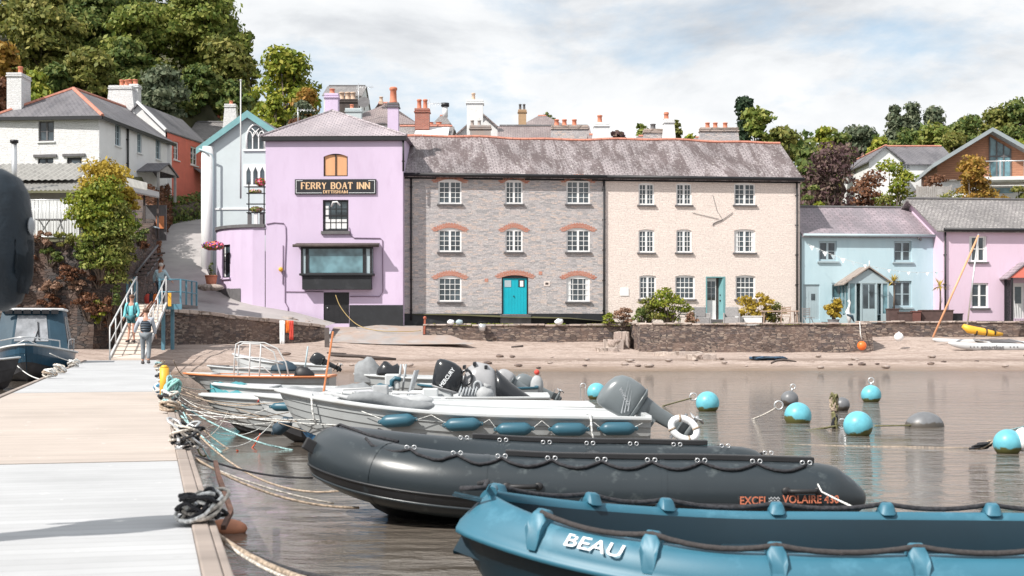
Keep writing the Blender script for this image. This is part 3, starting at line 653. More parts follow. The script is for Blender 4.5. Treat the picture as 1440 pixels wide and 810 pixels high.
def win(fac, root, b, cols=4, rows=4, two=True, fm=None, pane=None, y=.09, fr=.075, bar=.028, sill=None, arch=0, mull=.11, curtain=False, nm='window', sash=False, sw=.08):
    """b = (u0,u1,z0,z1) local; frame + glazing bars, pane and sill as sub-parts"""
    fm = fm or M['white']; a0, a1, z0, z1 = b; mb = MB(); d = .06
    mb.box(a0, a0+fr, y, y+d, z0, z1); mb.box(a1-fr, a1, y, y+d, z0, z1); mb.box(a0+fr, a1-fr, y, y+d, z0, z0+fr); mb.box(a0+fr, a1-fr, y, y+d, z1-fr-arch, z1)
    segs = [(a0+fr, a1-fr)]; zt = z1-fr-arch
    if two:
        c = (a0+a1)/2; mb.box(c-mull/2, c+mull/2, y-.005, y+d-.005, z0+fr, zt); segs = [(a0+fr, c-mull/2), (c+mull/2, a1-fr)]
    n = cols//len(segs)
    for s0, s1 in segs:
        for i in range(1, n): u = lerp(s0, s1, i/n); mb.box(u-bar/2, u+bar/2, y+.012, y+d-.012, z0+fr, zt)
    for j in range(1, rows):
        z = lerp(z0+fr, zt, j/rows); bb = bar*2.2 if sash and j == rows//2 else bar
        for s0, s1 in segs: mb.box(s0, s1, y+.015, y+d-.015, z-bb/2, z+bb/2)
    wo = put(fac, mb, nm, fm, root)
    mb = MB(); mb.box(a0+.01, a1-.01, y+.04, y+.048, z0+.01, z1-.01); put(fac, mb, 'pane', pane or M['glass'], wo)
    if curtain:
        for s0, s1 in ((a0+fr, lerp(a0, a1, .2)), (lerp(a0, a1, .82), a1-fr)):
            mb = MB(); ps = [(lerp(s0, s1, i/8), y+.036-(.006 if i % 2 else 0)) for i in range(9)]
            mb.loft([[(p[0], p[1], z0+fr) for p in ps], [(p[0], p[1], zt) for p in ps]], 0, False, False, False)
            put(fac, mb, 'curtain', M['white_old'], wo, fix=False)
    if sill is not None:
        mb = MB(); mb.box(a0-sw, a1+sw, -.10, y-.002, z0-.09, z0-.004); put(fac, mb, 'sill', sill, wo)
    return wo
def brick_arch(fac, root, b, rise=.16, th=.24, ext=.12, mat=None, nm='brick_arch'):
    a0, a1, z0, z1 = b; mb = MB(); c = (a0+a1)/2; hw = (a1-a0)/2+ext; n = 13
    def zz(u): return z1-rise*((u-c)/((a1-a0)/2))**2
    for i in range(n*2):
        u0 = lerp(c-hw, c+hw, i/(n*2)); u1 = lerp(c-hw, c+hw, (i+.86)/(n*2)); zb0, zb1 = zz(u0), zz(u1)
        h = th*(1+.12*math.sin(i*2.3))
        mb.add([(u0,-.02,zb0),(u1,-.02,zb1),(u1,-.02,zb1+h),(u0,-.02,zb0+h),(u0,.1,zb0),(u1,.1,zb1),(u1,.1,zb1+h),(u0,.1,zb0+h)], [(0,1,2,3),(4,7,6,5),(0,4,5,1),(1,5,6,2),(2,6,7,3),(3,7,4,0)])
    for sgn in (-1, 1):
        for k in range(3): e = c+sgn*hw; w = (.16, .24, .14)[k]; mb.box(min(e, e+sgn*w), max(e, e+sgn*w), -.018, .1, zz(e)+k*.08+.005, zz(e)+k*.08+.07)
    return put(fac, mb, nm, mat or M['brick'], root)
def arch_fill(mb, b, rise, y0=-.004, y1=.12, m=0):
    a0, a1, z0, z1 = b[:4]; c = (a0+a1)/2; n = 10
    up = [(lerp(a0, a1, i/n), z1-rise*((lerp(a0, a1, i/n)-c)/((a1-a0)/2))**2) for i in range(n+1)]
    for (u0, q0), (u1, q1) in zip(up, up[1:]): mb.prism([(u0, y0, q0), (u1, y0, q1), (u1, y0, z1+.01), (u0, y0, z1+.01)], (0, y1-y0, 0), m)
def pot(mb, x, y, z, h=.5, r=.14, m=0, n=12):
    mb.lathe([(r*1.15, 0), (r*1.1, h*.08), (r*.92, h*.14), (r*.82, h*.78), (r*1.02, h*.82), (r*1.05, h*.95), (r*.8, h), (r*.6, h*.93)], (x, y, z), n, m)
def stack(root, x0, x1, ytop, ybot, D, dep, mat, pots=(), cap=True, potm=None, poth=.5, potr=.14, capm=None, cowl=False, taper=0):
    """chimney stack from photograph columns/rows at depth D with pots as sub-parts"""
    X0, X1, Zt, Zb = PX(x0, D), PX(x1, D), PZ(ytop, D), PZ(ybot, D); mb = MB(); t = taper
    mb.prism([(X0-t, D, Zb), (X1+t, D, Zb), (X1, D, Zt-(.14 if cap else 0)), (X0, D, Zt-(.14 if cap else 0))], (0, dep, 0))
    ch = mb.build('chimney', mat, root, world=True)
    if cap:
        mb = MB(); mb.box(X0-.07, X1+.07, D-.07, D+dep+.07, Zt-.26, Zt-.18); mb.box(X0-.03, X1+.03, D-.03, D+dep+.03, Zt-.139, Zt); mb.build('chimney_cap', capm or mat, ch, world=True, bevel=.02)
    for px in pots:
        mb = MB(); pot(mb, PX(px, D), D+dep/2, Zt, poth, potr)
        if cowl: mb.cyl((PX(px, D), D+dep/2, Zt+poth*.9), (PX(px, D), D+dep/2, Zt+poth*1.15), potr*.9)
        mb.build('chimney_pot', potm or M['claypot'], ch, world=True)
    return ch

# ------------------------------------------------------------------ terrace: stone house and cream house
FT = Fac(563, 74.0, 1125, 76.4, 1.85); TD = 8.0
uc = FT.m(852, 300)[0]
RZ = PZ(196, 78.6)-FT.b
def terrace_house(name, label, u0, u1, wm, ops, left, right):
    t = thing(name, label, 'house', FT.p+FT.u*u0, FT.ang); H = FT.m(700, 247)[1]
    mb = MB(); wall_front(mb, u1, H, ops, .28, 0, u0); shell(mb, u1, H, TD, RZ, 0, u0)
    for o in ops:
        if len(o) > 4 and o[4]: arch_fill(mb, o, o[4])
    put(FT, mb, 'wall', wm, t)
    # gently sagging roof sheet
    n = 24; k = (RZ-H)/(TD/2); mb = MB(); o = .25
    a0, a1 = (u0-(.0 if left else 0), u1+(.14 if right else 0))
    for s_ in (0, 1):
        lo = []; hi = []
        for i in range(n+1):
            u = lerp(a0, a1, i/n); sag = .05*math.sin((u)*.55)+.03*math.sin(u*1.7)
            lo.append((u, -o if s_ == 0 else TD+o, H-o*k+.10)); hi.append((u, TD/2, RZ+.06+sag))
        md = [((a[0]), (a[1]+b[1])/2, (a[2]+b[2])/2+.04*math.sin(a[0]*.9+1)) for a, b in zip(lo, hi)]
        r = [lo, md, hi]; dn = [[(p[0], p[1], p[2]-.1) for p in q] for q in r]
        mb.loft([[r[0][i], r[1][i], r[2][i], dn[2][i], dn[1][i], dn[0][i]] for i in range(n+1)], 0, False, True, True)
    put(FT, mb, 'roof', M['slate_terrace'], t)
    mb = MB(); 
    nseg = int((a1-a0)/.45)
    for i in range(nseg):
        ua, ub = lerp(a0, a1, i/nseg), lerp(a0, a1, (i+.97)/nseg); f = lambda u: .05*math.sin(u*.55)+.03*math.sin(u*1.7)
        mb.tube([(ua, TD/2, RZ+.07+f(ua)), (ub, TD/2, RZ+.07+f(ub))], .10, 6, 0, False)
    put(FT, mb, 'ridge_tiles', M['redtile'], t)
    gutter(FT, t, [(u0+.01, -.30, H-.02), (u1-.01+(.15 if right else 0), -.30, H-.02)], .095)
    mb = MB(); mb.box(u0+.001, u1-.001, -.02, -.001, H-.22, H-.03); put(FT, mb, 'fascia', M['black'], t)
    return t, H
sw = []
for r, (y0, y1) in enumerate(((252, 286.5), (320.5, 354), (387.5, 424))):
    for c, (x0, x1) in enumerate(((616.5, 649), (710.5, 735), (796.5, 829.5))):
        if r == 2 and c == 1: continue
        sw.append((FT.box(x0, y0, x1, y1), c, r))
dr = FT.box(705.5, 387, 743, 442); ops = [b+(.14,) for b, c, r in sw]+[dr+(.12,)]
ts, TH = terrace_house('stone_house', 'three storey grey rubble stone house with orange brick arches and turquoise door', .0, uc, M['stone_house'], ops, True, False)
for b, c, r in sw:
    win(FT, ts, b, 4, 4, r < 2, sill=M['sill'], arch=.10, y=.05, curtain=(c == 2 and r == 2)); brick_arch(FT, ts, b, .14, .25)
brick_arch(FT, ts, dr, .12, .26)
mb = MB(); a0, a1, z0, z1 = dr; mb.box(a0, a0+.07, .03, .12, z0, z1); mb.box(a1-.07, a1, .03, .12, z0, z1); mb.box(a0+.07, a1-.07, .03, .12, z1-.16, z1)
df = put(FT, mb, 'door_frame', M['black'], ts)
mb = MB(); n = 8
for i in range(n): ua = lerp(a0+.075, a1-.075, i/n); ub = lerp(a0+.075, a1-.075, (i+1)/n); mb.box(ua+.004, ub-.004, .085, .12, z0+.02, z1-.165)
mb.box(a0+.08, a1-.08, .10, .125, z0+.02, z1-.17); dd = put(FT, mb, 'door', M['teal'], ts)
mb = MB(); mb.box(a0+.16, a0+.50, .068, .084, z1-.62, z1-.27); put(FT, mb, 'door_panel', M['greyblue'], dd)
mb = MB(); mb.box(a1-.52, a1-.20, .068, .084, z1-.62, z1-.24); put(FT, mb, 'window', M['black'], dd)
mb = MB(); mb.box(a1-.44, a1-.26, .060, .067, z1-.60, z1-.29); put(FT, mb, 'notice', M['white'], dd)
mb = MB(); mb.ball(((a0+a1)/2-.06, .06, z0+.95), .035, 8, 6); put(FT, mb, 'handle', M['black'], dd)
mb = MB(); mb.box(.02, dr[0], -.035, -.001, 0, FT.m(600, 441)[1]); mb.box(dr[1], uc-.01, -.035, -.001, 0, FT.m(800, 441)[1]); put(FT, mb, 'plinth', M['blackplinth'], ts)
mb = MB(); mb.box(dr[0]-.1, dr[1]+.1, -.35, -.04, 0, z0-.02); put(FT, mb, 'step', M['sill'], ts)
downpipe(FT, ts, FT.m(578, 300)[0], .3, TH-.1); downpipe(FT, ts, uc-.12, .3, TH-.1)
mb = MB()
for px, py in ((684, 394), (760, 384)): u, z = FT.m(px, py); mb.box(u-.09, u+.09, -.015, 0, z-.09, z+.09)
put(FT, mb, 'air_brick', M['brick'], ts)
mb = MB(); u, z = FT.m(769, 399); mb.box(u-.16, u+.16, -.02, 0, z-.13, z+.13); put(FT, mb, 'vent_surround', M['cream'], ts)
mb = MB(); mb.box(u-.08, u+.08, -.028, -.021, z-.05, z+.06); put(FT, mb, 'vent', M['darkwood'], ts)
cw = []
for r, (y0, y1) in enumerate(((257, 288), (322.5, 355), (387, 420.5))):
    for c, (x0, x1) in enumerate(((898, 920), (951, 972.5), (1032.5, 1062))):
        if r == 2: x0, x1 = ((899, 922.5), (949.5, 977), (1034.5, 1062))[c]
        cw.append((FT.box(x0, y0, x1, y1), c, r))
dc = FT.box(993, 389, 1019.5, 449); ops = [b+(.07,) for b, c, r in cw]+[dc+(0,)]
tcx, TH = terrace_house('cream_house', 'three storey cream painted terrace house with white windows and half open door', uc, FT.W, M['cream'], ops, False, True)
for b, c, r in cw: win(FT, tcx, b, 4, 4, not (r == 2 and c > 0), sill=M['sill'], arch=.05, y=.06, sash=(r == 2 and c > 0), curtain=(c == 2 and r == 1))
a0, a1, z0, z1 = dc; mb = MB(); mb.box(a0-.02, a0+.05, -.01, .2, z0, z1); mb.box(a1-.05, a1+.02, -.01, .2, z0, z1); mb.box(a0+.05, a1-.05, -.01, .2, z1-.06, z1); put(FT, mb, 'door_frame', M['teal_trim'], tcx)
mb = MB(); mm = (a0+a1)/2+.08
mb.box(a0+.06, mm, .22, .26, z0, z1-.07); h1 = put(FT, mb, 'door', M['white_old'], tcx)
mb = MB()
for j in range(3):
    for i in range(2): mb.box(lerp(a0+.1, mm-.04, i/2)+.02, lerp(a0+.1, mm-.04, (i+1)/2)-.01, .208, .219, z1-.25-.34*j-.32, z1-.25-.34*j)
put(FT, mb, 'pane', M['glass'], h1)
mb = MB(); mb.prism([(a1-.06, -.01, z0), (a1-.10, -.01, z0), (mm+.03, .5, z0), (mm+.07, .5, z0)], (0, 0, z1-z0-.08)); h2 = put(FT, mb, 'open_door', M['teal_trim'], tcx)
mb = MB(); mb.ball((lerp(a1, mm, .5), .17, z0+1.0), .05, 8, 6); mb.ball((lerp(a1, mm, .5), .17, z0+1.3), .04, 8, 6); put(FT, mb, 'handle', M['black'], h2)
mb = MB(); mb.box(a0-.1, a1+.1, .28, .3, z0, z1); put(FT, mb, 'hallway_shade', M['darkwood'], tcx)  # flat dark sheet standing in for the unlit space behind the door
mb = MB(); mb.box(a0-.15, a1+.15, -.4, -.03, 0, z0-.01); put(FT, mb, 'step', M['sill'], tcx)
downpipe(FT, tcx, FT.W-.2, .1, TH-.1)
mb = MB(); u, z = FT.m(1014.5, 312); p = lambda px, py: (FT.m(px, py)[0], -.03, FT.m(px, py)[1])
mb.tube([p(1002, 317), p(1003.5, 314), p(1016, 309)], .025, 6); mb.tube([p(1016, 309), p(1030, 299)], .015, 6); mb.tube([p(973, 299), p(1010, 308)], .012, 6); mb.tube([p(1002, 274), p(1008, 296), p(1016, 309)], .009, 6)
put(FT, mb, 'lamp_bracket', M['sill'], tcx)
mb = MB(); b = FT.box(872, 405, 884, 416); mb.box(b[0], b[1], -.03, -.001, b[2], b[3]); sg = put(FT, mb, 'name_plaque', M['white'], tcx)

# ------------------------------------------------------------------ the inn
FI = Fac(373.5, 73.4, 566.5, 73.2, 1.6); inn = FI.root('pink_inn', 'lilac rendered harbour inn with slate hip roof, black bay window and gilt name board', 'inn')
IH = FI.m(470, 192)[1]; IW = FI.W; ID = 8.5
bw = FI.box(455, 216, 489, 248); b2 = FI.box(454, 281, 490, 325); bd = FI.box(455, 411, 491, 455)
mb = MB(); wall_front(mb, IW, IH, [bw, b2, bd], .25); arch_fill(mb, bw, .16); shell(mb, IW, IH, ID); put(FI, mb, 'wall', M['lilac'], inn)
ap = FI.M.inverted() @ P(467, 155.5, 77.2); o = .22
e = [(-o, -o, IH), (IW+o, -o, IH), (IW+o, ID+o, IH), (-o, ID+o, IH)]; ap2 = (ap.x, ID-(ap.y), ap.z)
mb = MB()
for poly in ([e[0], e[1], tuple(ap)], [e[1], e[2], ap2, tuple(ap)], [e[2], e[3], ap2], [e[3], e[0], tuple(ap), ap2]): mb.poly(poly)
mb.poly([e[3], e[2], e[1], e[0]]); rf = put(FI, mb, 'roof', M['slate_inn'], inn)
mb = MB(); ridge_tiles(mb, (-o, -o, IH+.03), ap, .07); ridge_tiles(mb, (IW+o, -o, IH+.03), ap, .07); ridge_tiles(mb, ap, ap2, .09); put(FI, mb, 'hip_tiles', M['slate_inn'], rf)
mb = MB(); mb.box(-.2, IW+.2, -.2, -.001, IH-.24, IH-.015); put(FI, mb, 'fascia', M['black'], inn, bevel=.02)
downpipe(FI, inn, IW+.03, 8.2, IH-.1, -.08)
win(FI, inn, bw, 2, 1, True, fm=M['black'], pane=M['wood_ply'], y=.05, fr=.05, mull=.06, arch=0, nm='boarded_window')
ww = win(FI, inn, b2, 4, 4, False, fm=M['black'], y=.08, fr=.10, bar=.03, sash=True)
mb = MB(); a = b2; mb.box(a[0]+.12, a[0]+.28, .115, .119, a[3]-1.5, a[3]-.3); mb.box(a[0]+.1, a[1]-.1, .114, .1185, a[2]+.14, a[2]+.62); put(FI, mb, 'blind', M['white_old'], ww)
mb = MB(); mb.box(b2[0]-.08, b2[1]+.08, -.12, .078, b2[2]-.16, b2[2]-.003); put(FI, mb, 'sill', M['sill'], ww)
mb = MB(); c = ((b2[0]+b2[1])/2, 0, b2[3]); mb.tube([(c[0]-.2, -.1, c[2]-.35), (c[0]-.1, -.25, c[2]-.15), (c[0]+.1, -.25, c[2]-.12), (c[0]+.25, -.15, c[2]-.3)], .05, 6); put(FI, mb, 'wall_lamp', M['white'], inn)
# name board
sb = FI.box(415, 252, 529, 273.5); mb = MB(); mb.box(sb[0], sb[1], -.09, -.002, sb[2], sb[3]); board = put(FI, mb, 'name_board', M['blackplinth'], inn, bevel=.01)
mb = MB(); i = .06; x0, x1, z0, z1 = sb[0]+i, sb[1]-i, sb[2]+i, sb[3]-i; t_ = .022
mb.box(x0, x0+t_, -.096, -.091, z0, z1); mb.box(x1-t_, x1, -.096, -.091, z0, z1)
for xa, xb, z in ((x0+t_, x0+.34, z1-t_), (x1-.34, x1-t_, z1-t_), (x0+t_, x0+1.35, z0), (x1-1.35, x1-t_, z0)): mb.box(xa, xb, -.096, -.091, z, z+t_)
put(FI, mb, 'board_lining', M['whiteprint'], board)
def serif_text(txt, w, h, bold=.018):
    mb = text_mb(txt, w, h, .1, bold); return mb
def place_text(fac, txt, w, h, u, z, y, parent, mat, bold=.018, name='lettering', serif=False):
    mb = text_mb(txt, w, h, 0, bold)
    if serif:
        # little feet and heads on the stems give the carved serif look
        A = np.array(mb.v); st = {}
    mb.mv(u, y, z); return put(fac, mb, name, mat, parent, fix=False)
uc_ = (sb[0]+sb[1])/2; lh = .33
def roman(txt, width, h, u, z, y, parent, mat, st=.06, sf=.03):
    """slab-serif capitals drawn with strokes"""
    G = {'F': (.62, [('v',0)], [(0,1,.62,1),(0,.52,.5,.52)], 1), 'E': (.66, [('v',0)], [(0,1,.64,1),(0,.52,.5,.52),(0,0,.66,0)], 1),
         'I': (.16, [('v',.0)], [], 2), 'T': (.72, [('v',.28)], [(0,1,.72,1)], 2), 'H': (.78, [('v',0),('v',.62)], [(.1,.52,.66,.52)], 2), 'N': (.8, [('v',0),('v',.68)], [], 2), 'M': (.96, [('v',0),('v',.84)], [], 2),
         'R': (.74, [('v',0)], [], 1), 'B': (.68, [('v',0)], [], 1), 'D': (.76, [('v',0)], [], 1), 'O': (.84, [], [], 0), 'A': (.84, [], [(.22,.33,.62,.33)], 0), 'Y': (.78, [], [], 0), 'S': (.6, [], [], 0), ' ': (.42, [], [], 0)}
    tot = sum(G[c][0]+.2 for c in txt)-.2; k = width/tot; mb = MB(); x = u-width/2; T = st
    def L(a, b, c, d, t=None): mb.beam((x+a*k, y, z+b*h), (x+c*k, y, z+d*h), t or T, .006, up=(0,1,0)) if 0 else seg(x+a*k, z+b*h, x+c*k, z+d*h, t or T)
    def seg(xa, za, xb, zb, t):
        d = V((xb-xa, 0, zb-za)); l = d.length; d /= l; n = V((-d.z, 0, d.x))*t/2; p, q = V((xa, y, za)), V((xb, y, zb)); jy = V((0, -.0004*(len(mb.f) % 7), 0))
        mb.poly([p-n+jy, q-n+jy, q+n+jy, p+n+jy])
    def arc(cx, cz, rx, rz, a0, a1, n=10):
        ps = [(cx+rx*math.cos(R(lerp(a0, a1, i/n))), cz+rz*math.sin(R(lerp(a0, a1, i/n)))) for i in range(n+1)]
        for p, q in zip(ps, ps[1:]): L(p[0], p[1], q[0], q[1], T*(.6+.6*abs(((p[0]+q[0])/2-cx)/rx)))
    for ch in txt:
        w_, vs_, hs, sm_ = G[ch]
        for _, vx in vs_:
            vx += .08; L(vx, 0, vx, 1, T*1.25); L(vx-.11, .03, vx+.11, .03, sf); L(vx-.11, .97, vx+.11, .97, sf)
        for a, b, c_, d in hs: L(a, b-.02 if b > .5 else b+.03, c_, d-.02 if d > .5 else d+.03, T*.6)
        if ch in 'FE': L(.6, 1, .62, .78, T*.5)
        if ch == 'E': L(.62, 0, .66, .24, T*.5)
        if ch == 'T': L(.02, 1, 0, .76, T*.5); L(.70, 1, .72, .76, T*.5)
        if ch in 'NM':
            if ch == 'N': L(.08, .95, .76, .03, T)
            else: L(.1, .97, .5, .05, T); L(.5, .05, .9, .97, T*.6)
        if ch in 'RB': L(.08, .97, .36, .97, T*.6); arc(.36, .74, .26, .23, 90, -90); L(.08, .51, .36, .51, T*.6)
        if ch == 'R': L(.36, .5, .72, .02, T)
        if ch == 'B': arc(.36, .27, .3, .25, 90, -90); L(.08, .03, .36, .03, T*.6)
        if ch == 'D': L(.08, .97, .34, .97, T*.6); arc(.34, .5, .4, .47, 90, -90, 14); L(.08, .03, .34, .03, T*.6)
        if ch == 'O': arc(.42, .5, .38, .49, 0, 360, 20)
        if ch == 'A': L(.08, 0, .42, 1, T*.6); L(.42, 1, .76, 0, T*1.2); L(-.02, .03, .18, .03, sf); L(.66, .03, .86, .03, sf)
        if ch == 'Y': L(.08, .97, .4, .48, T*1.1); L(.72, .97, .4, .48, T*.7); L(.4, .5, .4, 0, T*1.2); L(.28, .03, .52, .03, sf)
        if ch == 'S': arc(.3, .73, .24, .24, 20, 270, 10); arc(.3, .27, .26, .25, 90, -160, 10)
        x += (w_+.2)*k
    return mb
FEt = roman('FERRY BOAT INN', FI.box(424, 0, 520, 1)[1]-FI.box(424, 0, 520, 1)[0], .34, (FI.m(472, 0)[0]), FI.m(472, 266)[1], -.094, None, None, .062, .035)
put(FI, FEt, 'lettering', M['gold'], board, fix=False)
FEt = roman('DITTISHAM', FI.box(455, 0, 489, 1)[1]-FI.box(455, 0, 489, 1)[0], .15, FI.m(472, 0)[0], FI.m(472, 272)[1], -.094, None, None, .034, .02)
put(FI, FEt, 'place_lettering', M['gold'], board, fix=False)
# bay window
bb = FI.box(423, 344, 523, 407, -.55); y0 = -.55
a0, a1, z0, z1 = bb; zs0 = FI.m(470, 386, y0)[1]; zt = FI.m(470, 346.5, y0)[1]
mb = MB(); mb.box(a0+.05, a1-.05, y0+.08, -.002, z0, zs0-.05); mb.box(a0-.08, a1+.08, y0-.05, -.002, zs0-.05, zs0+.06)
bay = put(FI, mb, 'bay_window', M['blackplinth'], inn, bevel=.015)
mb = MB(); fr = .13
g = FI.box(434, 350, 510, 383.5, y0)
for u0, u1 in ((a0, a0+.1), (g[0]-.16, g[0]), (g[1], g[1]+.17), (a1-.1, a1)): mb.box(u0, u1, y0, y0+.1, zs0+.06, zt)
mb.box(a0, a1, y0+.002, y0+.098, zt-.12, zt+.02); mb.box(g[0], g[1], y0+.01, y0+.09, zs0+.062, g[2])
for u in (a0, a1-.1): mb.box(u, u+.1, -.1, -.003, zs0+.06, zt); mb.box(u+.02, u+.08, y0+.1, -.1, zt-.12, zt)
put(FI, mb, 'bay_frame', M['black'], bay)
mb = MB(); mb.box(g[0]-.01, g[1]+.01, y0+.05, y0+.06, zs0+.06, zt-.1); put(FI, mb, 'pane', M['glass_blue'], bay)
mb = MB()
for u0, u1 in ((a0+.1, g[0]-.16), (g[1]+.17, a1-.1)): mb.box(u0, u1, y0+.05, y0+.06, zs0+.06, zt-.1)
mb.box(a0+.02, a0+.03, y0+.1, -.1, zs0+.06, zt-.1); mb.box(a1-.03, a1-.02, y0+.1, -.1, zs0+.06, zt-.1)
put(FI, mb, 'side_pane', M['greyblue'], bay)
mb = MB(); mb.prism([(a0-.32, y0-.18, zt+.03), (a1+.32, y0-.18, zt+.03), (a1+.32, -.003, zt+.16), (a0-.32, -.003, zt+.16)], (0, 0, .05)); mb.tube([(a0-.38, y0-.2, zt+.03), (a1+.38, y0-.2, zt+.03)], .075, 8)
put(FI, mb, 'canopy', M['darkwood'], bay)
mb = MB(); mb.box(bd[0], bd[1], .04, .1, bd[2], bd[3]-.02)
for i in range(1, 5): mb.box(lerp(bd[0], bd[1], i/5)-.008, lerp(bd[0], bd[1], i/5)+.008, .03, .041, bd[2], bd[3]-.02)
dd = put(FI, mb, 'door', M['black'], inn); mb = MB(); mb.ball((bd[0]+.2, .02, bd[2]+.8), .04, 8, 6); put(FI, mb, 'handle', M['steel'], dd)
mb = MB(); pz = FI.m(530, 429)[1]; mb.box(bd[1]+.02, IW+.02, -.04, -.001, -.3, pz); put(FI, mb, 'plinth', M['blackplinth'], inn)
q = lambda px, py: (FI.m(px, py)[0], -.03, FI.m(px, py)[1])
for ps in ([q(375, 315), q(386, 313), q(399, 314), q(402, 319), q(402.5, 335), q(401, 372), q(401, 425), q(405, 432), q(406, 441)], [q(491, 320), q(493, 330), q(498, 334.5), q(535, 335), q(538, 338), q(538.5, 410), q(534, 417), q(492, 417)], [q(402, 410), q(455, 410.5)], [q(398, 345), q(398, 400)]):
    mb = MB(); mb.tube(ps, .025, 6); put(FI, mb, 'service_pipe', mk('purple_pipe', (.24, .17, .25), .6) if 'purple_pipe' not in bpy.data.materials else bpy.data.materials['purple_pipe'], inn)
mb = MB(); u, z = FI.m(395.5, 379); mb.ball((u, -.13, z), .12, 12, 8); put(FI, mb, 'round_lamp', M['yellow'], inn)
stack(inn, 457, 475, 131, 170, 78.5, .7, M['lilac'], (466,), potm=M['claypot'], poth=.3, potr=.16, capm=M['lilac'])
stack(inn, 545, 560, 144, 194, 74.6, .6, M['lilac'], (552.5,), potm=M['claypot'], poth=.85, potr=.2, capm=M['sill'])
# curved annex
cur = [(-12.76, 73.42), (-13.4, 73.45), (-14.05, 73.7), (-14.7, 74.15), (-15.25, 74.8), (-15.62, 75.5), (-15.85, 76.3), (-15.95, 77.2), (-15.95, 78.6)]
zt_ = PZ(320, 73.6); mb = MB()
wi = (5, 6)  # window segment
for i, (a, b) in enumerate(zip(cur, cur[1:])):
    rows = [(1.5, zt_)] if i != 3 else [(1.5, PZ(391, 75)), (PZ(345, 75), zt_)]
    for c, d in rows: mb.add([(*a, c), (*b, c), (*b, d), (*a, d)], [(0,1,2,3)], 0, True)
    if i == 3:
        A, B = V((*a, 0)), V((*b, 0)); tg = (B-A).normalized(); nn_ = V((-tg.y, tg.x, 0)); nn_ = nn_ if nn_.x > 0 else -nn_
        z0, z1 = PZ(391, 75), PZ(345, 75); ins = nn_*.14
        for p in (A, B): mb.add([(p.x, p.y, z0), (p.x+ins.x, p.y+ins.y, z0), (p.x+ins.x, p.y+ins.y, z1), (p.x, p.y, z1)], [(0,1,2,3)])
        mb.add([(A.x, A.y, z1), (B.x, B.y, z1), (B.x+ins.x, B.y+ins.y, z1), (A.x+ins.x, A.y+ins.y, z1)], [(0,1,2,3)]); mb.add([(A.x, A.y, z0), (B.x, B.y, z0), (B.x+ins.x, B.y+ins.y, z0), (A.x+ins.x, A.y+ins.y, z0)], [(0,1,2,3)])
        wfA, wfB, wz0, wz1, wn = A, B, z0, z1, nn_
mb.build('annex_wall', M['lilac'], inn, world=True, fix=False)
mb = MB(); mb.sweep([(p[0], p[1], zt_) for p in cur[::-1]], [(-.35, 0.002), (.10, 0.002), (.10, .16), (-.35, .16)]); mb.build('annex_coping', M['sill'], inn, world=True)
mb = MB(); mb.poly([(p[0], p[1], zt_-.05) for p in cur]+[(-12.8, 78.6, zt_-.05)]); mb.build('annex_roof', M['sill'], inn, world=True, fix=False)
fw = Fac.__new__(Fac); d = wfB-wfA; fw.W = d.length; fw.ang = math.atan2(-d.y, -d.x); fw.p = V((wfB.x, wfB.y, 0)); fw.b = 0; fw.M = Matrix.Translation(fw.p) @ Matrix.Rotation(fw.ang, 4, 'Z')
win(fw, inn, (0.01, fw.W-.01, wz0, wz1), 2, 4, False, fm=M['black'], y=.08, fr=.06, sill=M['lilac'], curtain=True)
mb = MB()
for a, b, zt0 in ((cur[2], cur[3], 3.8), (cur[3], cur[4], 3.82), (cur[4], cur[5], 3.84), (cur[5], cur[6], 3.86)):
    nx_ = V((-(b[1]-a[1]), b[0]-a[0], 0)).normalized()*.03
    mb.add([(a[0]+(-abs(nx_.x)), a[1]-abs(nx_.y), 1.5), (b[0]-abs(nx_.x), b[1]-abs(nx_.y), 1.5), (b[0]-abs(nx_.x), b[1]-abs(nx_.y), zt0), (a[0]-abs(nx_.x), a[1]-abs(nx_.y), zt0)], [(0,1,2,3)])
mb.build('annex_plinth', M['sill'], inn, world=True, fix=False)

# ------------------------------------------------------------------ chapel house
FC = Fac(289, 79.4, 412, 79.0, 3.5); ch = FC.root('chapel_house', 'pale grey blue gabled house with pointed gothic window and teal bargeboards', 'house')
CH = FC.m(288, 204)[1]; CA = FC.m(349.5, 160)[1]; cw_ = FC.W; mid = FC.m(349.5, 160)[0]; mb = MB()
mb.poly([(0,0,0), (cw_,0,0), (cw_,0,CH), (mid,0,CA), (0,0,CH)]); mb.box(0, cw_, .01, 9, 0, CH-.01); put(FC, mb, 'wall', M['chapelwall'], ch)
mb = MB(); k = (CA-CH)/mid; o = .45
slab(mb, [(-o, -.25, CH-o*k+.12), (mid, -.25, CA+.12), (mid, 9, CA+.12), (-o, 9, CH-o*k+.12)], .1); slab(mb, [(mid, -.25, CA+.118), (cw_+o, -.25, CH-o*k+.12), (cw_+o, 9, CH-o*k+.12), (mid, 9, CA+.118)], .1); put(FC, mb, 'roof', M['slate_dark'], ch)
mb = MB()
for sg_, ex in ((-1, -o), (1, cw_+o)): mb.prism([(ex, -.3, CH-o*k-.22), (ex, -.3, CH-o*k+.14), (mid, -.3, CA+.16), (mid, -.3, CA-.24)], (0, .045, 0))
put(FC, mb, 'bargeboard', M['teal_trim'], ch)
mb = MB(); mb.cyl((.12, -.02, 0), (.12, -.02, CH-.1), .36, .34, 20); put(FC, mb, 'round_corner', M['white_render'], ch)
mb = MB(); mb.tube([(-.3, -.25, CH-.25), (.1, -.46, CH-.4), (.5, -.42, CH-.6), (.56, -.35, CH-.9), (.56, -.35, 1)], .05, 8); put(FC, mb, 'downpipe', M['greyblue'], ch)
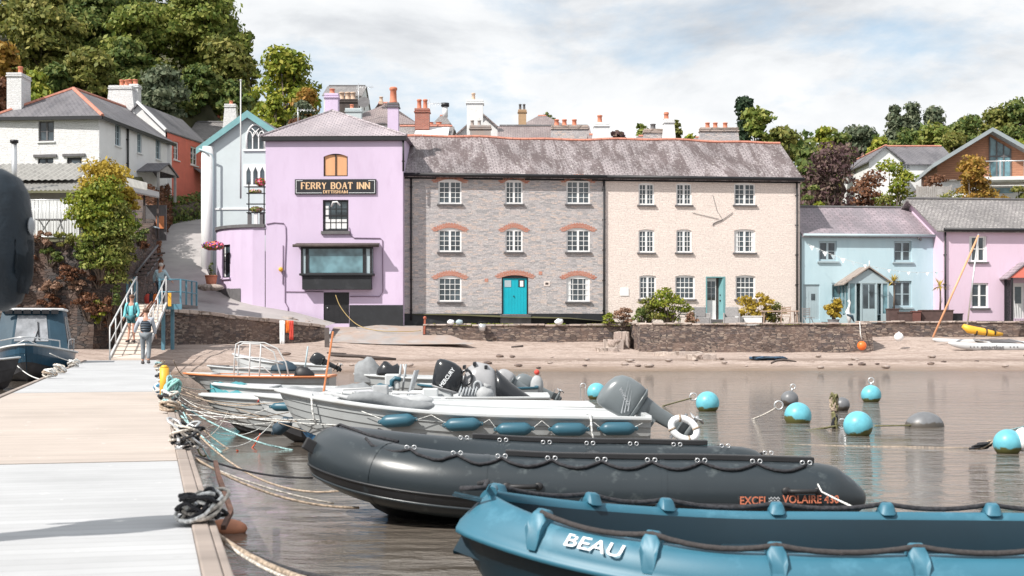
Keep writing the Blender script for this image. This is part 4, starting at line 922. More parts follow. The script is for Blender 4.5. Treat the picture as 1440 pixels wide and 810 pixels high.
def gothic(fac, root, b, lights=3, tracery=True, pm=None):
    a0, a1, z0, z1 = b; c = (a0+a1)/2; hw = (a1-a0)/2; spr = z1-hw*1.45; n = 10
    def arc(xa, xb, s0, top):   # pointed arch outline between xa..xb springing at s0
        m_ = (xa+xb)/2; w_ = (xb-xa); L = [(xa, s0)]
        for i in range(1, n+1): t = i/n; L.append((lerp(xa, m_, 1-math.cos(t*math.pi/2)) if 0 else xa+(m_-xa)*t**1.6, s0+(top-s0)*math.sin(t*math.pi/2)))
        for i in range(n-1, -1, -1): t = i/n; L.append((xb-(xb-m_)*t**1.6, s0+(top-s0)*math.sin(t*math.pi/2)))
        return L
    out = arc(a0, a1, spr, z1); mb = MB(); mb.prism([(a0, -.012, z0)]+[(x, -.012, z) for x, z in out]+[(a1, -.012, z0)], (0, .01, 0)); 
    wo_mb = MB(); wo_mb.sweep([(a0, -.03, z0)]+[(x, -.03, z) for x, z in out]+[(a1, -.03, z0)], [(0,0)]) if 0 else None
    fr = MB(); ps = [(a0, -.03, z0)]+[(x, -.03, z) for x, z in out]+[(a1, -.03, z0)]; fr.tube(ps, .055, 6, flat=1); fr.box(a0-.2, a1+.2, -.09, -.002, z0-.1, z0)
    for i in range(1, lights): u = lerp(a0, a1, i/lights); fr.box(u-.03, u+.03, -.06, -.013, z0, spr+.05)
    if tracery:
        for i in range(lights):
            xa, xb = lerp(a0, a1, i/lights), lerp(a0, a1, (i+1)/lights)
            fr.tube([(x, -.04, z) for x, z in arc(xa, xb, spr, spr+hw*.7)], .028, 5)
        for s_ in (-1, 1):
            fr.tube([(lerp(a0 if s_ > 0 else a1, c, .66), -.04, spr), (c+s_*hw*.12, -.04, spr+hw*.75), (c+s_*hw*.42, -.04, z1-hw*.42)], .028, 5)
    wo = put(fac, fr, 'gothic_window', M['white'], root); put(fac, mb, 'pane', pm or M['glass'], wo); return wo
gothic(FC, ch, FC.box(347, 175, 372.5, 210)); 
tb = FC.box(345, 234, 374, 262)
mb = MB(); mb.box(tb[0]-.08, tb[1]+.08, -.05, -.002, tb[2], tb[3]+.1); fw2 = put(FC, mb, 'window', M['white'], ch)
for i in range(3):
    xa, xb = lerp(tb[0], tb[1], i/3)+.07, lerp(tb[0], tb[1], (i+1)/3)-.07; mb = MB()
    mb.prism([(xa, -.06, tb[2]+.1), (xb, -.06, tb[2]+.1), (xb, -.06, tb[3]-.3), ((xa+xb)/2, -.06, tb[3]-.02), (xa, -.06, tb[3]-.3)], (0, .008, 0)); put(FC, mb, 'pane', M['glass'], fw2)
mb = MB(); mb.box(.5, cw_-.05, -.05, -.002, FC.m(320, 294)[1]-.04, FC.m(320, 294)[1]+.06); put(FC, mb, 'string_course', M['white_old'], ch)

# ------------------------------------------------------------------ blue and lilac cottages
FB = Fac(1127.5, 76.6, 1325, 77.4, 1.84); bl = FB.root('blue_cottage', 'pale blue two storey cottage with grey porch and mauve slate roof', 'cottage')
BH = FB.m(1225, 331)[1]; BRZ = PZ(292.5, 81)-1.84; BD = 7.4
B_w = [FB.box(1151.5, 339, 1177, 367), FB.box(1257, 339, 1282, 368)]; B_l = FB.box(1257, 395, 1282, 432); B_s = FB.box(1170, 401, 1185, 420); B_d = FB.box(1129.5, 400, 1152.5, 450)
ops = B_w+[B_l, B_s, B_d]; mb = MB(); wall_front(mb, FB.W, BH, ops, .25); shell(mb, FB.W, BH, BD, BRZ-.05); put(FB, mb, 'wall', M['bluewall'], bl)
mb = MB(); gabled_roof(mb, FB.W, BH+.05, BD, BRZ, .2, .0, .0); put(FB, mb, 'roof', M['slate_blue'], bl)
mb = MB(); ridge_tiles(mb, (0, BD/2, BRZ+.02), (FB.W, BD/2, BRZ+.02), .09); put(FB, mb, 'ridge_tiles', M['sill'], bl)
gutter(FB, bl, [(0.02, -.27, BH-.02), (FB.W-.02, -.27, BH-.02)], .08, M['greyblue'])
for b in B_w: win(FB, bl, b, 2, 2, True, fm=M['greyblue'], y=.1, fr=.10, bar=.04, sill=M['greyblue'], sw=.1)
win(FB, bl, B_l, 2, 2, True, fm=M['greyblue'], y=.1, fr=.1, bar=.04, sill=M['greyblue']); win(FB, bl, B_s, 1, 1, False, fm=M['greyblue'], y=.08, fr=.08, sill=M['greyblue'], pane=M['glass_blue'])
mb = MB(); a0, a1, z0, z1 = B_d; mb.box(a0, a1, .06, .12, z0, z1)
for i in range(1, 6): mb.box(lerp(a0, a1, i/6)-.006, lerp(a0, a1, i/6)+.006, .05, .061, z0, z1-.4)
side = put(FB, mb, 'side_door', M['greyblue'], bl)
mb = MB(); mb.box(a0+.45, a0+.68, .048, .058, z1-.85, z1-.5); put(FB, mb, 'pane', M['glass'], side)
# porch
py0 = -1.5; pb = FB.box(1193, 396, 1250, 450, py0); a0, a1, z0, z1 = pb; ap_ = FB.m(1220.5, 376, py0)[1]; c = (a0+a1)/2
mb = MB(); mb.box(a0, a0+.36, py0, py0+.08, 0, .62); mb.box(a1-.42, a1, py0, py0+.08, 0, .62)
mb.box(a0, a0+.08, py0+.08, -.002, 0, .62); mb.box(a1-.08, a1, py0+.08, -.002, 0, .62)
mb.prism([(a0-.05, py0, z1), (a1+.05, py0, z1), (c, py0, ap_-.1)], (0, .06, 0)); po = put(FB, mb, 'porch', M['greyblue'], bl)
mb = MB()
for u in (a0, a0+.36, a0+.66, a1-.72, a1-.42, a1-.08): mb.box(u, u+.08, py0-.01, py0+.07, .62 if u in (a0, a1-.08) else 0, z1)
mb.box(a0, a1, py0-.012, py0+.07, z1-.1, z1+.02); mb.box(a0+.08, a0+.36, py0, py0+.06, .62, .68); mb.box(a1-.42, a1-.08, py0, py0+.06, .62, .68)
for y_ in (-1.0, -.5): mb.box(a0, a0+.07, y_, y_+.07, .62, z1)
put(FB, mb, 'porch_frame', M['greyblue'], po)
mb = MB(); mb.box(a0+.08, a0+.36, py0+.03, py0+.04, .68, z1-.1); mb.box(a1-.42, a1-.08, py0+.03, py0+.04, .68, z1-.1); mb.box(a0+.02, a0+.03, py0+.1, -.1, .68, z1-.1); mb.box(a1-.03, a1-.02, py0+.1, -.1, .68, z1-.1); put(FB, mb, 'porch_pane', M['glass_blue'], po)
mb = MB(); mb.box(a0+.74, a1-.72, py0+.02, py0+.06, 0.03, z1-.1); pd = put(FB, mb, 'porch_door', M['greyblue'], po)
mb = MB(); mdu = (a0+.74+a1-.72)/2; mb.box(a0+.80, mdu-.03, py0+.012, py0+.019, .95, z1-.16); mb.box(mdu+.03, a1-.78, py0+.012, py0+.019, .95, z1-.16); put(FB, mb, 'pane', M['glass'], pd)
mb = MB(); kk = (ap_-z1)/(c-a0)
slab(mb, [(a0-.3, py0-.15, z1-.12), (c, py0-.15, ap_+.06), (c, 0, ap_+.06), (a0-.3, 0, z1-.12)], .07); slab(mb, [(c, py0-.15, ap_+.058), (a1+.3, py0-.15, z1-.12), (a1+.3, 0, z1-.12), (c, 0, ap_+.058)], .07); put(FB, mb, 'porch_roof', M['wood'], po)
mb = MB(); mb.cyl((c, py0-.1, ap_), (c, py0-.1, ap_+.35), .04, .02); put(FB, mb, 'finial', M['white_old'], po)
mb = MB(); mb.box(a0, a0+.36, py0-.015, py0-.001, 0, .18); mb.box(FB.m(1155, 440)[0], a0-.01, -.03, -.001, 0, .25); mb.box(a1+.01, FB.W-.02, -.03, -.001, 0, .25); put(FB, mb, 'plinth', M['blackplinth'], bl)
mb = MB(); u, z = FB.m(1290, 334); mb.tube([(u, 0, z), (u, -.2, z-.05)], .03, 6); mb.ball((u-.03, -.25, z-.06), .07, 8, 6); mb.ball((u+.09, -.22, z-.12), .07, 8, 6); put(FB, mb, 'security_lamp', M['sill'], bl)

FP = Fac(1327, 76.0, 1560, 77.0, 1.84); pk = FP.root('lilac_cottage', 'lilac pink cottage with mottled grey roof and slate canopy porch at the right edge', 'cottage')
PH = FP.m(1380, 323)[1]; PRZ = PZ(281, 80.5)-1.84; PD = 8
pw = [FP.box(1363, 332, 1388, 368), FP.box(1366, 398, 1390, 433)]; pdr = FP.box(1424, 398, 1441, 448)
mb = MB(); wall_front(mb, FP.W, PH, pw+[pdr], .25); shell(mb, FP.W, PH, PD, PRZ-.05); put(FP, mb, 'wall', M['pinkwall'], pk)
mb = MB(); gabled_roof(mb, FP.W, PH+.05, PD, PRZ, .25, .45, .2); put(FP, mb, 'roof', M['slate_mottled'], pk)
mb = MB(); ridge_tiles(mb, (-.45, PD/2, PRZ+.02), (FP.W, PD/2, PRZ+.02), .09); put(FP, mb, 'ridge_tiles', M['sill'], pk)
gutter(FP, pk, [(-.1, -.3, PH-.02), (FP.W, -.3, PH-.02)], .085)
for b in pw: win(FP, pk, b, 2, 2, True, y=.08, fr=.09, bar=.04, sill=M['sill'], curtain=(b is pw[0]))
downpipe(FP, pk, .05, .1, PH-.1)
mb = MB(); a0, a1, z0, z1 = pdr; mb.box(a0, a1, .08, .13, 0, z1); dd = put(FP, mb, 'door', M['white'], pk); mb = MB(); mb.box(a0+.16, a1-.16, .07, .079, z1-1.1, z1-.2); put(FP, mb, 'pane', M['glass'], dd)
mb = MB(); z1 += .25
slab(mb, [(a0-.75, -.95, z1+.0), (a0+.35, -.95, z1+.85), (a0+.35, 0, z1+.85), (a0-.75, 0, z1+.0)], .08); slab(mb, [(a0+.35, -.95, z1+.848), (a1+.8, -.95, z1), (a1+.8, 0, z1), (a0+.35, 0, z1+.848)], .08); pp = put(FP, mb, 'porch_roof', M['slate_blue'], pk)
mb = MB(); mb.prism([(a0-.55, -.9, z1), (a1+.6, -.9, z1), (a0+.35, -.9, z1+.7)], (0, .05, 0)); put(FP, mb, 'porch_gable', M['coral'], pp)
mb = MB()
for u in (a0-.5, a1+.45): mb.box(u, u+.1, -.9, -.8, 0, z1); mb.box(u, u+.1, -.15, -.05, 0, z1)
for i in range(7): mb.beam((a0-.45, -.85+.1*i, .2), (a0-.45, -.85+.1*(i+1 if i < 6 else i), z1-.1), .03, .03)
put(FP, mb, 'porch_post', M['black'], pp)
mb = MB(); mb.box(-.0, a0-.6, -.03, -.001, 0, .3); put(FP, mb, 'plinth', M['blackplinth'], pk)
stack(pk, 1288, 1304, 291, 305, 80.3, .7, M['white_old'], (1296.5,), potm=M['claypot'], poth=.42, potr=.14, capm=M['white_old'])

# ------------------------------------------------------------------ white cottage on the left hill
FW = Fac(-5, 91.2, 139.5, 90.0, 10.6); wc = FW.root('white_cottage', 'whitewashed stone cottage with dark hipped slate roof and clay ridge tiles on the hill', 'cottage')
FR_ = Fac(139.5, 90.0, 237.5, 102.0, 10.6); WH = FW.m(139, 165)[1]
fo = [FW.box(54, 170, 76, 199), FW.box(53, 222, 75, 230.5), FW.box(94, 221, 115, 252)]; so_ = [FR_.box(162, 176, 170, 204), FR_.box(193, 188.5, 199.5, 214), FR_.box(219, 197, 226, 223)]
mb = MB(); wall_front(mb, FW.W, WH, fo, .25); put(FW, mb, 'front_wall', M['white_rubble'], wc)
mb = MB(); wall_front(mb, FR_.W, WH, so_, .25); put(FR_, mb, 'side_wall', M['white_render'], wc)
mb = MB(); mb.box(.02, FW.W-.3, 11.8, 12, 0, WH); mb.box(0, .02, .01, 12, 0, WH); put(FW, mb, 'back_wall', M['white_render'], wc)
A_ = P(-14, 164.5, 91.0); B_ = P(144, 162.5, 89.5); C_ = V((-24.3, 102.6, B_.z)); D_ = V((-32.2, 104.3, B_.z)); top = P(103, 124.5, 94.5); top2 = V((-27.7, 103.2, top.z))
mb = MB()
for poly in ([A_, B_, top], [B_, C_, top2, top], [C_, D_, top2], [D_, A_, top, top2]): mb.poly(poly)
mb.poly([D_, C_, B_, A_]); rf = mb.build('roof', M['slate_dark'], wc, world=True)
mb = MB(); ridge_tiles(mb, A_, top, .13); ridge_tiles(mb, B_, top, .13); ridge_tiles(mb, top, top2, .13); mb.build('ridge_tiles', M['redtile'], rf, world=True)
mb = MB(); mb.beam(A_-V((0,0,.12)), B_-V((0,0,.12)), .1, .22); mb.beam(B_-V((0,0,.12)), C_-V((0,0,.12)), .1, .22); mb.build('gutter', M['black'], wc, world=True)
win(FW, wc, fo[0], 2, 2, True, fm=M['sill'], y=.1, fr=.09, bar=.03, sill=M['white_old']); win(FW, wc, fo[1], 2, 1, True, fm=M['black'], y=.1, fr=.07)
mb = MB(); mb.box(*fo[2][:2], .1, .16, *fo[2][2:]); dd = put(FW, mb, 'door', M['black'], wc); mb = MB(); mb.box(fo[2][0]+.3, fo[2][1]-.15, .09, .099, fo[2][2]+.5, fo[2][3]-.15); put(FW, mb, 'pane', M['glass'], dd)
mb = MB()
for b in fo[1:]: mb.box(b[0]-.25, b[1]+.25, -.12, -.001, b[3]+.05, b[3]+.22)
put(FW, mb, 'lintel', M['sill'], wc)
for b in so_: win(FR_, wc, b, 2, 3, True, fm=M['greyblue'], y=.1, fr=.09, bar=.03, mull=.09, sill=M['white_old'])
downpipe(FR_, wc, FR_.m(178, 200)[0], 0, WH-.1, r=.07)
pq = FR_.box(190, 229, 222, 255, 0); mb = MB(); u0, u1 = FR_.m(192, 240)[0], FR_.m(221, 240)[0]; zt = FR_.m(205, 229)[1]; zb = FR_.m(205, 244)[1]
slab(mb, [(u0, -1.6, zb), ((u0+u1)/2, -1.6, zt), ((u0+u1)/2, 0, zt), (u0, 0, zb)], .1); slab(mb, [((u0+u1)/2, -1.6, zt-.003), (u1, -1.6, zb), (u1, 0, zb), ((u0+u1)/2, 0, zt-.003)], .1); pr = put(FR_, mb, 'porch_roof', M['slate_dark'], wc)
mb = MB()
for u in (u0+.2, u1-.4): mb.box(u, u+.15, -1.5, -1.35, 0, zb)
mb.prism([(u0+.2, -1.5, zb), (u1-.2, -1.5, zb), ((u0+u1)/2, -1.5, zt-.2)], (0, .05, 0)); put(FR_, mb, 'porch_frame', M['grey_fence'], pr)
stack(wc, 9.5, 30, 102, 165, 91.8, 1.8, M['white_rubble'], (22,), potm=M['claypot'], poth=.55, potr=.17, capm=M['white_rubble'])
stack(wc, 153, 185, 120, 165, 102.3, 1.2, M['white_rubble'], (168, 175), potm=M['claypot'], poth=.5, potr=.17, capm=M['white_rubble'], taper=.25)

FO = Fac(235, 102.2, 287.5, 108.9, 10.6); cc = FO.root('coral_cottage', 'coral red cottage with dark slate roof behind the white hill cottage', 'cottage')
OH = FO.m(235, 184)[1]; oo = [FO.box(244, 200.5, 251.5, 224), FO.box(268, 208, 277.5, 231)]
mb = MB(); wall_front(mb, FO.W, OH, oo, .2); put(FO, mb, 'wall', M['coral'], cc)
Ze = 10.6+OH; r1 = P(194, 146, 102.2); r2 = V((-25.6, 110.5, r1.z)); e1 = V((PX(233, 102.2), 102.0, Ze)); e2 = V((PX(289.5, 109.3), 109.3, Ze)); w1 = V((2*r1.x-e1.x, 102.6, Ze)); w2 = V((2*r2.x-e2.x, 111.5, Ze))
mb = MB(); mb.poly([(e1.x, 102.15, 8), (e1.x, 102.15, Ze), (r1.x, 102.35, r1.z), (w1.x, 102.65, Ze), (w1.x, 102.65, 8)]); mb.poly([(e2.x, 109.2, 8), (e2.x, 109.2, Ze), (r2.x, 110.4, r2.z), (w2.x, 111.4, Ze), (w2.x, 111.4, 8)]); mb.poly([(w1.x, 102.65, 8), (w1.x, 102.65, Ze), (w2.x, 111.4, Ze), (w2.x, 111.4, 8)]); mb.build('gable_wall', M['white_render'], cc, world=True, fix=False)
mb = MB(); slab(mb, [e1+V((.1,-.1,.0)), e2+V((.1,0,0)), r2+V((0,0,.1)), r1+V((0,-.1,.1))], .12); slab(mb, [w1, r1+V((0,-.1,.097)), r2+V((0,0,.097)), w2], .12); mb.build('roof', M['slate_dark'], cc, world=True)
mb = MB(); mb.beam(r1+V((.0,-.2,.12)), e1+V((.12,-.2,.02)), .3, .18); mb.build('verge', M['white'], cc, world=True)
for b in oo: win(FO, cc, b, 2, 3, True, y=.08, fr=.1, bar=.03, sill=M['white'])
u0, z = FO.m(272, 244); mb = MB(); slab(mb, [(u0, -1.2, z-.3), (u0+2, -1.2, z-.3), (u0+2, 0, z+.5), (u0, 0, z+.5)], .1); put(FO, mb, 'porch_roof', M['slate_dark'], cc)
stack(cc, 171, 194, 118, 146, 102.9, .9, M['white_rubble'], (180, 188), potm=M['claypot'], poth=.4, potr=.2, capm=M['white_rubble'])

# ------------------------------------------------------------------ village houses behind
def bghouse(name, label, xl, xr, D, ye, yr, dep, wm, rm, kind='side', cat='house', base=None, hip=0, wins=(), ov=.25, yb=None, ridge=None):
    base = base if base is not None else gh(PX((xl+xr)/2, D), D)-.3
    fa = Fac(xl, D, xr, D+.01, base); t = fa.root(name, label, cat); H = fa.m(xl, ye)[1]; W = fa.W; mb = MB(); g = PZ(yr, D+(dep/2 if kind == 'side' else 0))-base
    ops = [fa.box(*w_) for w_ in wins]
    wall_front(mb, W, H, ops, .2)
    if kind == 'side' and not hip: shell(mb, W, H, dep, g-.05)
    else: shell(mb, W, H, dep)
    if kind == 'gable': mb.poly([(0,0,H), (W,0,H), (W/2,0,g)])
    put(fa, mb, 'wall', wm, t); mb = MB(); rt = MB()
    if kind == 'side' and not hip:
        gabled_roof(mb, W, H+.05, dep, g, ov); ridge_tiles(rt, (0, dep/2, g+.02), (W, dep/2, g+.02), .1)
    elif kind == 'side':
        e = [(-ov, -ov, H), (W+ov, -ov, H), (W+ov, dep+ov, H), (-ov, dep+ov, H)]; p, q = (hip, dep/2, g), (W-hip, dep/2, g)
        for poly in ([e[0], e[1], q, p], [e[1], e[2], q], [e[2], e[3], p, q], [e[3], e[0], p], e[::-1]): mb.poly(poly)
        ridge_tiles(rt, p, q, .1)
    else:
        k = (g-H)/(W/2); slab(mb, [(-ov, -ov, H-ov*k+.1), (W/2, -ov, g+.1), (W/2, dep, g+.1), (-ov, dep, H-ov*k+.1)], .12); slab(mb, [(W/2, -ov, g+.097), (W+ov, -ov, H-ov*k+.1), (W+ov, dep, H-ov*k+.1), (W/2, dep, g+.097)], .12)
        ridge_tiles(rt, (W/2, -ov, g+.12), (W/2, dep, g+.12), .1)
    put(fa, mb, 'roof', rm, t); put(fa, rt, 'ridge_tiles', ridge or M['redtile'], t)
    for b in ops: win(fa, t, b, 2, 2, True, y=.08, fr=.09, bar=.04)
    return t, fa
t, fa = bghouse('village_house', 'house with pinkish slate roof beyond the coral cottage, stubby clay pot on its stack', 228, 306, 125, 181, 156, 9, M['coral'], M['slate_brown'])
stack(t, 301, 312, 148, 160, 126, .8, M['sill'], (306,), potm=M['buffpot'], poth=.8, potr=.22)
t, fa = bghouse('village_house', 'low house with white rounded chimney behind the pale grey gabled house', 262, 345, 116, 195, 172, 8, M['coral'], M['slate_mottled'], ridge=M['sill'])
stack(t, 316, 331, 146, 185, 112, .9, M['white_rubble'], (323.5,), potm=M['claypot'], poth=.3, potr=.16, capm=M['white_rubble'], taper=.2)
t, fa = bghouse('village_house', 'house with hipped pale slate roof behind the inn between its two chimneys', 478, 584, 100, 175, 145, 9, M['white_render'], M['slate_brown'], hip=3.0)
stack(t, 486, 508, 152, 172, 97, .7, M['chapelwall'], (494,), potm=M['claypot'], poth=.3, capm=M['chapelwall'])
stack(t, 474, 505, 139, 165, 101, .9, M['darkwood'], (479.5, 488, 495.5), potm=M['buffpot'], poth=.55, potr=.2, capm=M['darkwood'])
stack(t, 533, 538, 142, 146, 103, .5, M['buffpot'], (535.5,), potm=M['buffpot'], poth=.35, cap=False)
t, fa = bghouse('village_house', 'far white house with shallow pale roof above the inn chimneys', 455, 508, 135, 134, 121, 8, M['white_render'], M['slate_mottled'], ridge=M['sill'])
t, fa = bghouse('village_house', 'house with tall red brick chimney beside a row of low clay pots', 558, 634, 90, 192, 178, 5, M['stone_house'], M['slate_mottled'])
stack(t, 583.5, 603.5, 152, 182, 90.5, .8, M['brick_stack'], (589, 597.5), potm=M['claypot'], poth=.62, potr=.15, capm=M['brick_stack'])
stack(t, 592, 632, 174.5, 190, 93.5, .5, M['brick_stack'], (595, 605, 617), potm=M['claypot'], poth=.16, potr=.2, cap=False)
mb = MB(); p = [P(586, 180, 91.2), P(632, 180, 91.2), P(630, 192.5, 89.4), P(582, 192.5, 89.4)]; mb.prism(p, (0, 0, .06)); mb.build('skylight', M['white_old'], t, world=True)
t, fa = bghouse('village_house', 'white gabled house with a large white shouldered chimney', 640, 714, 95, 192, 160, 8, M['white_render'], M['slate_brown'], 'gable')
stack(t, 656.5, 679, 140, 194, 92.5, .9, M['white_old'], (665.5,), potm=M['buffpot'], poth=.5, potr=.13, capm=M['white_old'])
stack(t, 661, 690, 176, 196, 91, .5, M['concrete'], (664, 674), potm=M['concrete'], poth=.35, potr=.12)
t, fa = bghouse('village_house', 'small grey roofed house with black capped white flue and dish', 604, 636, 104, 184, 163, 7, M['concrete'], M['slate_mottled'], hip=.6)
mb = MB(); mb.cyl(P(626, 165, 105), P(626, 150, 105), .2, .2); mb.cyl(P(626, 150, 105), P(626, 145, 105), .3, .3, 12, 1); mb.build('flue', [M['white'], M['black']], t, world=True)
t, fa = bghouse('village_house', 'brown slate roofed house with wide grey stack of three red pots', 702, 830, 92, 194, 177.5, 6, M['stone_house'], M['slate_brown'], ridge=M['sill'])
stack(t, 776, 827, 176, 196, 91, .7, M['stone_house'], (783, 794, 808), potm=M['claypot'], poth=.42, potr=.16, capm=M['coping'], taper=.1)
t, fa = bghouse('village_house', 'far pink roofed house behind a thin buff brick chimney', 738, 790, 120, 176, 163, 8, M['white_render'], M['slate_brown'], hip=1.2)
stack(t, 729, 740, 154, 178, 118, .6, mk('buff_brick', (.45, .30, .18), .8), (731.5, 737), potm=M['sill'], poth=.5, potr=.12)
t, fa = bghouse('village_house', 'house whose white chimney with one red pot rises over the terrace ridge', 832, 860, 88, 200, 190, 5, M['white_render'], M['slate_brown'])
stack(t, 836.5, 856.5, 172, 196, 87, .8, M['white_render'], (844,), potm=M['claypot'], poth=.5, potr=.16, capm=M['white_render'], taper=.15)
t, fa = bghouse('village_house', 'house with black cowled stack beside a white chimney above the cream house', 903, 952, 90, 205, 192, 5, M['white_render'], M['slate_brown'])
stack(t, 906, 934, 181, 198, 89, .7, M['stone_house'], (919,), potm=M['sill'], poth=.35, potr=.18, capm=M['coping'])
stack(t, 935, 948, 167, 199, 88, .8, M['white_render'], (938,), potm=M['claypot'], poth=.4, potr=.16, capm=M['white_render'], cowl=True, taper=.12)
t, fa = bghouse('village_house', 'house with a broad low grey stack of three clay pots near the terrace end', 984, 1040, 90, 204, 194, 4, M['stone_house'], M['slate_mottled'])
stack(t, 985.5, 1038, 179, 198, 88.5, .7, M['stone_house'], (996, 1007, 1021), potm=M['claypot'], poth=.34, potr=.15, capm=M['coping'], taper=.08)
# right hillside
t, fa = bghouse('white_bungalow', 'white gabled bungalow half hidden by shrubs on the right hillside', 1222, 1268, 112, 226, 207, 9, M['white_render'], M['slate_dark'], 'gable', 'bungalow')
t, fa = bghouse('white_bungalow', 'white bungalow with long dark slate roof beside the timber house', 1266, 1345, 114, 230, 206, 8, M['white_render'], M['slate_dark'], wins=((1270, 231, 1280, 238),), cat='bungalow')
# timber house
D = 104; base = gh(PX(1375, D), D)-.5; FH = Fac(1318, D, 1448, D-1, base); th_ = FH.root('timber_house', 'modern cedar clad house with tall glazed gable and grey metal roof', 'house')
u0 = 0; u1 = FH.W; c = FH.m(1392, 185)[0]; zA = FH.m(1392, 187)[1]; zE = FH.m(1312, 232)[1]; zM = FH.m(1392, 252)[1]
k = (zA-zE)/c; ur = FH.m(1475, 230)[0]
mb = MB(); mb.poly([(u0,0,zM), (ur,0,zM), (ur,0,zA-(ur-c)*k), (c,0,zA), (u0,0,zE)]); mb.poly([(u0,0,zM), (u0,0,zE), (u0,9,zE), (u0,9,zM)]); mb.poly([(ur,0,zM), (ur,0,zA-(ur-c)*k), (ur,9,zA-(ur-c)*k), (ur,9,zM)]); put(FH, mb, 'cedar_wall', M['cedar'], th_, fix=False)
mb = MB(); mb.box(u0, ur, .3, 9, 0, zM); put(FH, mb, 'lower_wall', M['white_render'], th_)
mb = MB(); e = .5; slab(mb, [(u0-e, -1.2, zE-e*k+.25), (c, -1.2, zA+.25), (c, 9, zA+.25), (u0-e, 9, zE-e*k+.25)], .3); slab(mb, [(c, -1.2, zA+.247), (ur+e, -1.2, zA-(ur+e-c)*k+.25), (ur+e, 9, zA-(ur+e-c)*k+.25), (c, 9, zA+.247)], .3); put(FH, mb, 'roof', mk('zinc_roof', (.30, .34, .36), .4, .08, 2), th_)
g0, g1 = FH.m(1391.5, 0)[0], FH.m(1421, 0)[0]; mb = MB(); mb.prism([(g0, -.03, zM+.1), (g1, -.03, zM+.1), (g1, -.03, zA-(g1-c)*k-.35), (g0, -.03, zA-.25)], (0, .02, 0)); gl = put(FH, mb, 'glazed_gable', M['glass_blue'], th_)
mb = MB()
for i in range(4): u = lerp(g0, g1, i/3); mb.box(u-.05, u+.05, -.08, -.031, zM+.1, zA-(u-c)*k-.3)
mb.box(g0, g1, -.078, -.033, FH.m(1400, 221)[1], FH.m(1400, 221)[1]+.1); put(FH, mb, 'mullion', M['sill'], gl)
mb = MB(); mb.box(g0-.8, ur+1, -1.8, -.05, zM-.25, zM); bc = put(FH, mb, 'balcony', M['white_old'], th_)
mb = MB()
for px in (1399, 1433): u = FH.m(px, 0)[0]; mb.box(u, u+.12, -1.8, -1.7, zM, zM+1.1)
mb.tube([(g0-.7, -1.75, zM+1.1), (ur+1, -1.75, zM+1.1)], .04, 6); put(FH, mb, 'balcony_rail', M['steel'], bc)
lw = FH.box(1392, 264, 1425, 272, .27); mb = MB(); mb.box(lw[0], lw[1], .27, .29, lw[2], lw[3]); put(FH, mb, 'lower_window', M['glass_blue'], th_)
# grey board fence, garage behind the right garden
mb = MB(); D = 97; X0, X1, Zb, Zt = PX(1290, D), PX(1338, D), gh(PX(1300, D), D)-.2, PZ(262, D)
t = thing('board_fence', 'grey vertical board fence below the timber house', 'fence', (X0, D, Zb))
n = 18
for i in range(n): mb.box(lerp(X0, X1, i/n)+.01, lerp(X0, X1, (i+1)/n)-.01, D, D+.03, Zb, Zt+.03*math.sin(i*4))
mb.build('boards', M['grey_fence'], t, world=True)
for i in range(3):
    mb = MB(); x = lerp(X0, X1, i/2); mb.box(x-.06, x+.06, D+.031, D+.15, Zb, Zt+.1); mb.build('post', M['grey_fence'], t, world=True)
# ------------------------------------------------------------------ boats
def hull_fn(L, B, sb, sm, ss, dep, tw=.8, p=.75, rake=.5, mx=.55):
    def b(t): 
        v = math.sin(math.pi/2*min(1, t/mx))**p
        if t > mx: v *= 1-(1-tw)*((t-mx)/(1-mx))**2
        return max(.012, B/2*v)
    def zs(t): return sm+(sb-sm)*max(0, 1-t/.7)**2+(ss-sm)*max(0, (t-.5)/.5)**1.6
    def zk(t): return -dep+(dep+.10)*(1-t)**4
    return b, zs, zk
def hull(L, B, sb, sm, ss, dep=.25, tw=.8, p=.75, rake=.5, n=5, step=.016, th=.055, N=26, floor=.08, cf=.70, mx=.55):
    b, zs, zk = hull_fn(L, B, sb, sm, ss, dep, tw, p, rake, mx); mb = MB(); outs = []; 
    for i in range(N+1):
        t = (i/N)**1.25; bb, z0, z2 = b(t), zs(t), zk(t); zc = lerp(z2, z0, .26)-.02; half = []
        for k in range(n+1):
            s = k/n; y = bb*(1-(1-cf)*s**1.6); z = lerp(z0, zc, s)
            if k: half.append((y+(step if k < n else 0), z))
            if k < n: half.append((y, z-.002))
        half.append((bb*cf*.45, lerp(zc, z2, .55))); half.append((0, z2))
        def X(z): return L*t+rake*((z0-z)/max(.2, z0-z2))**1.25*(1-t)**7
        outs.append([V((X(z), y, z)) for y, z in half]+[V((X(z), -y, z)) for y, z in half[-2::-1]])
    m = len(outs[0]); hb = len([0 for _ in range(n)])*2
    for i in range(N):
        r0, r1 = outs[i], outs[i+1]
        for j in range(m-1):
            c = min(j, m-2-j); mb.add([r0[j], r0[j+1], r1[j+1], r1[j]], [(0,1,2,3)], 0 if c < 2*n-2 else 1, False)
    mb.poly(outs[-1]); mb.poly(outs[0])
    inn_ = []
    for i in range(N+1):
        t = (i/N)**1.25; bb, z0 = b(t), zs(t); w_ = max(.006, bb-th); fz = min(z0-.06, max(floor, zk(t)+.12)); X = lambda z: L*t+.07*(1-t)**6+rake*((z0-z)/max(.2, z0-zk(t)))**1.25*(1-t)**7
        hm = lerp(z0, fz, .5); inn_.append([V((X(z), y, z)) for y, z in ((w_, z0), (w_*.9, hm), (w_*.62, fz), (0, fz-.004), (-w_*.62, fz), (-w_*.9, hm), (-w_, z0))])
    mb.loft(inn_, 2, True, False, False); r = inn_[-1]; mb.poly([v-V((.045,0,0)) for v in r], 2)
    return mb, b, zs, zk
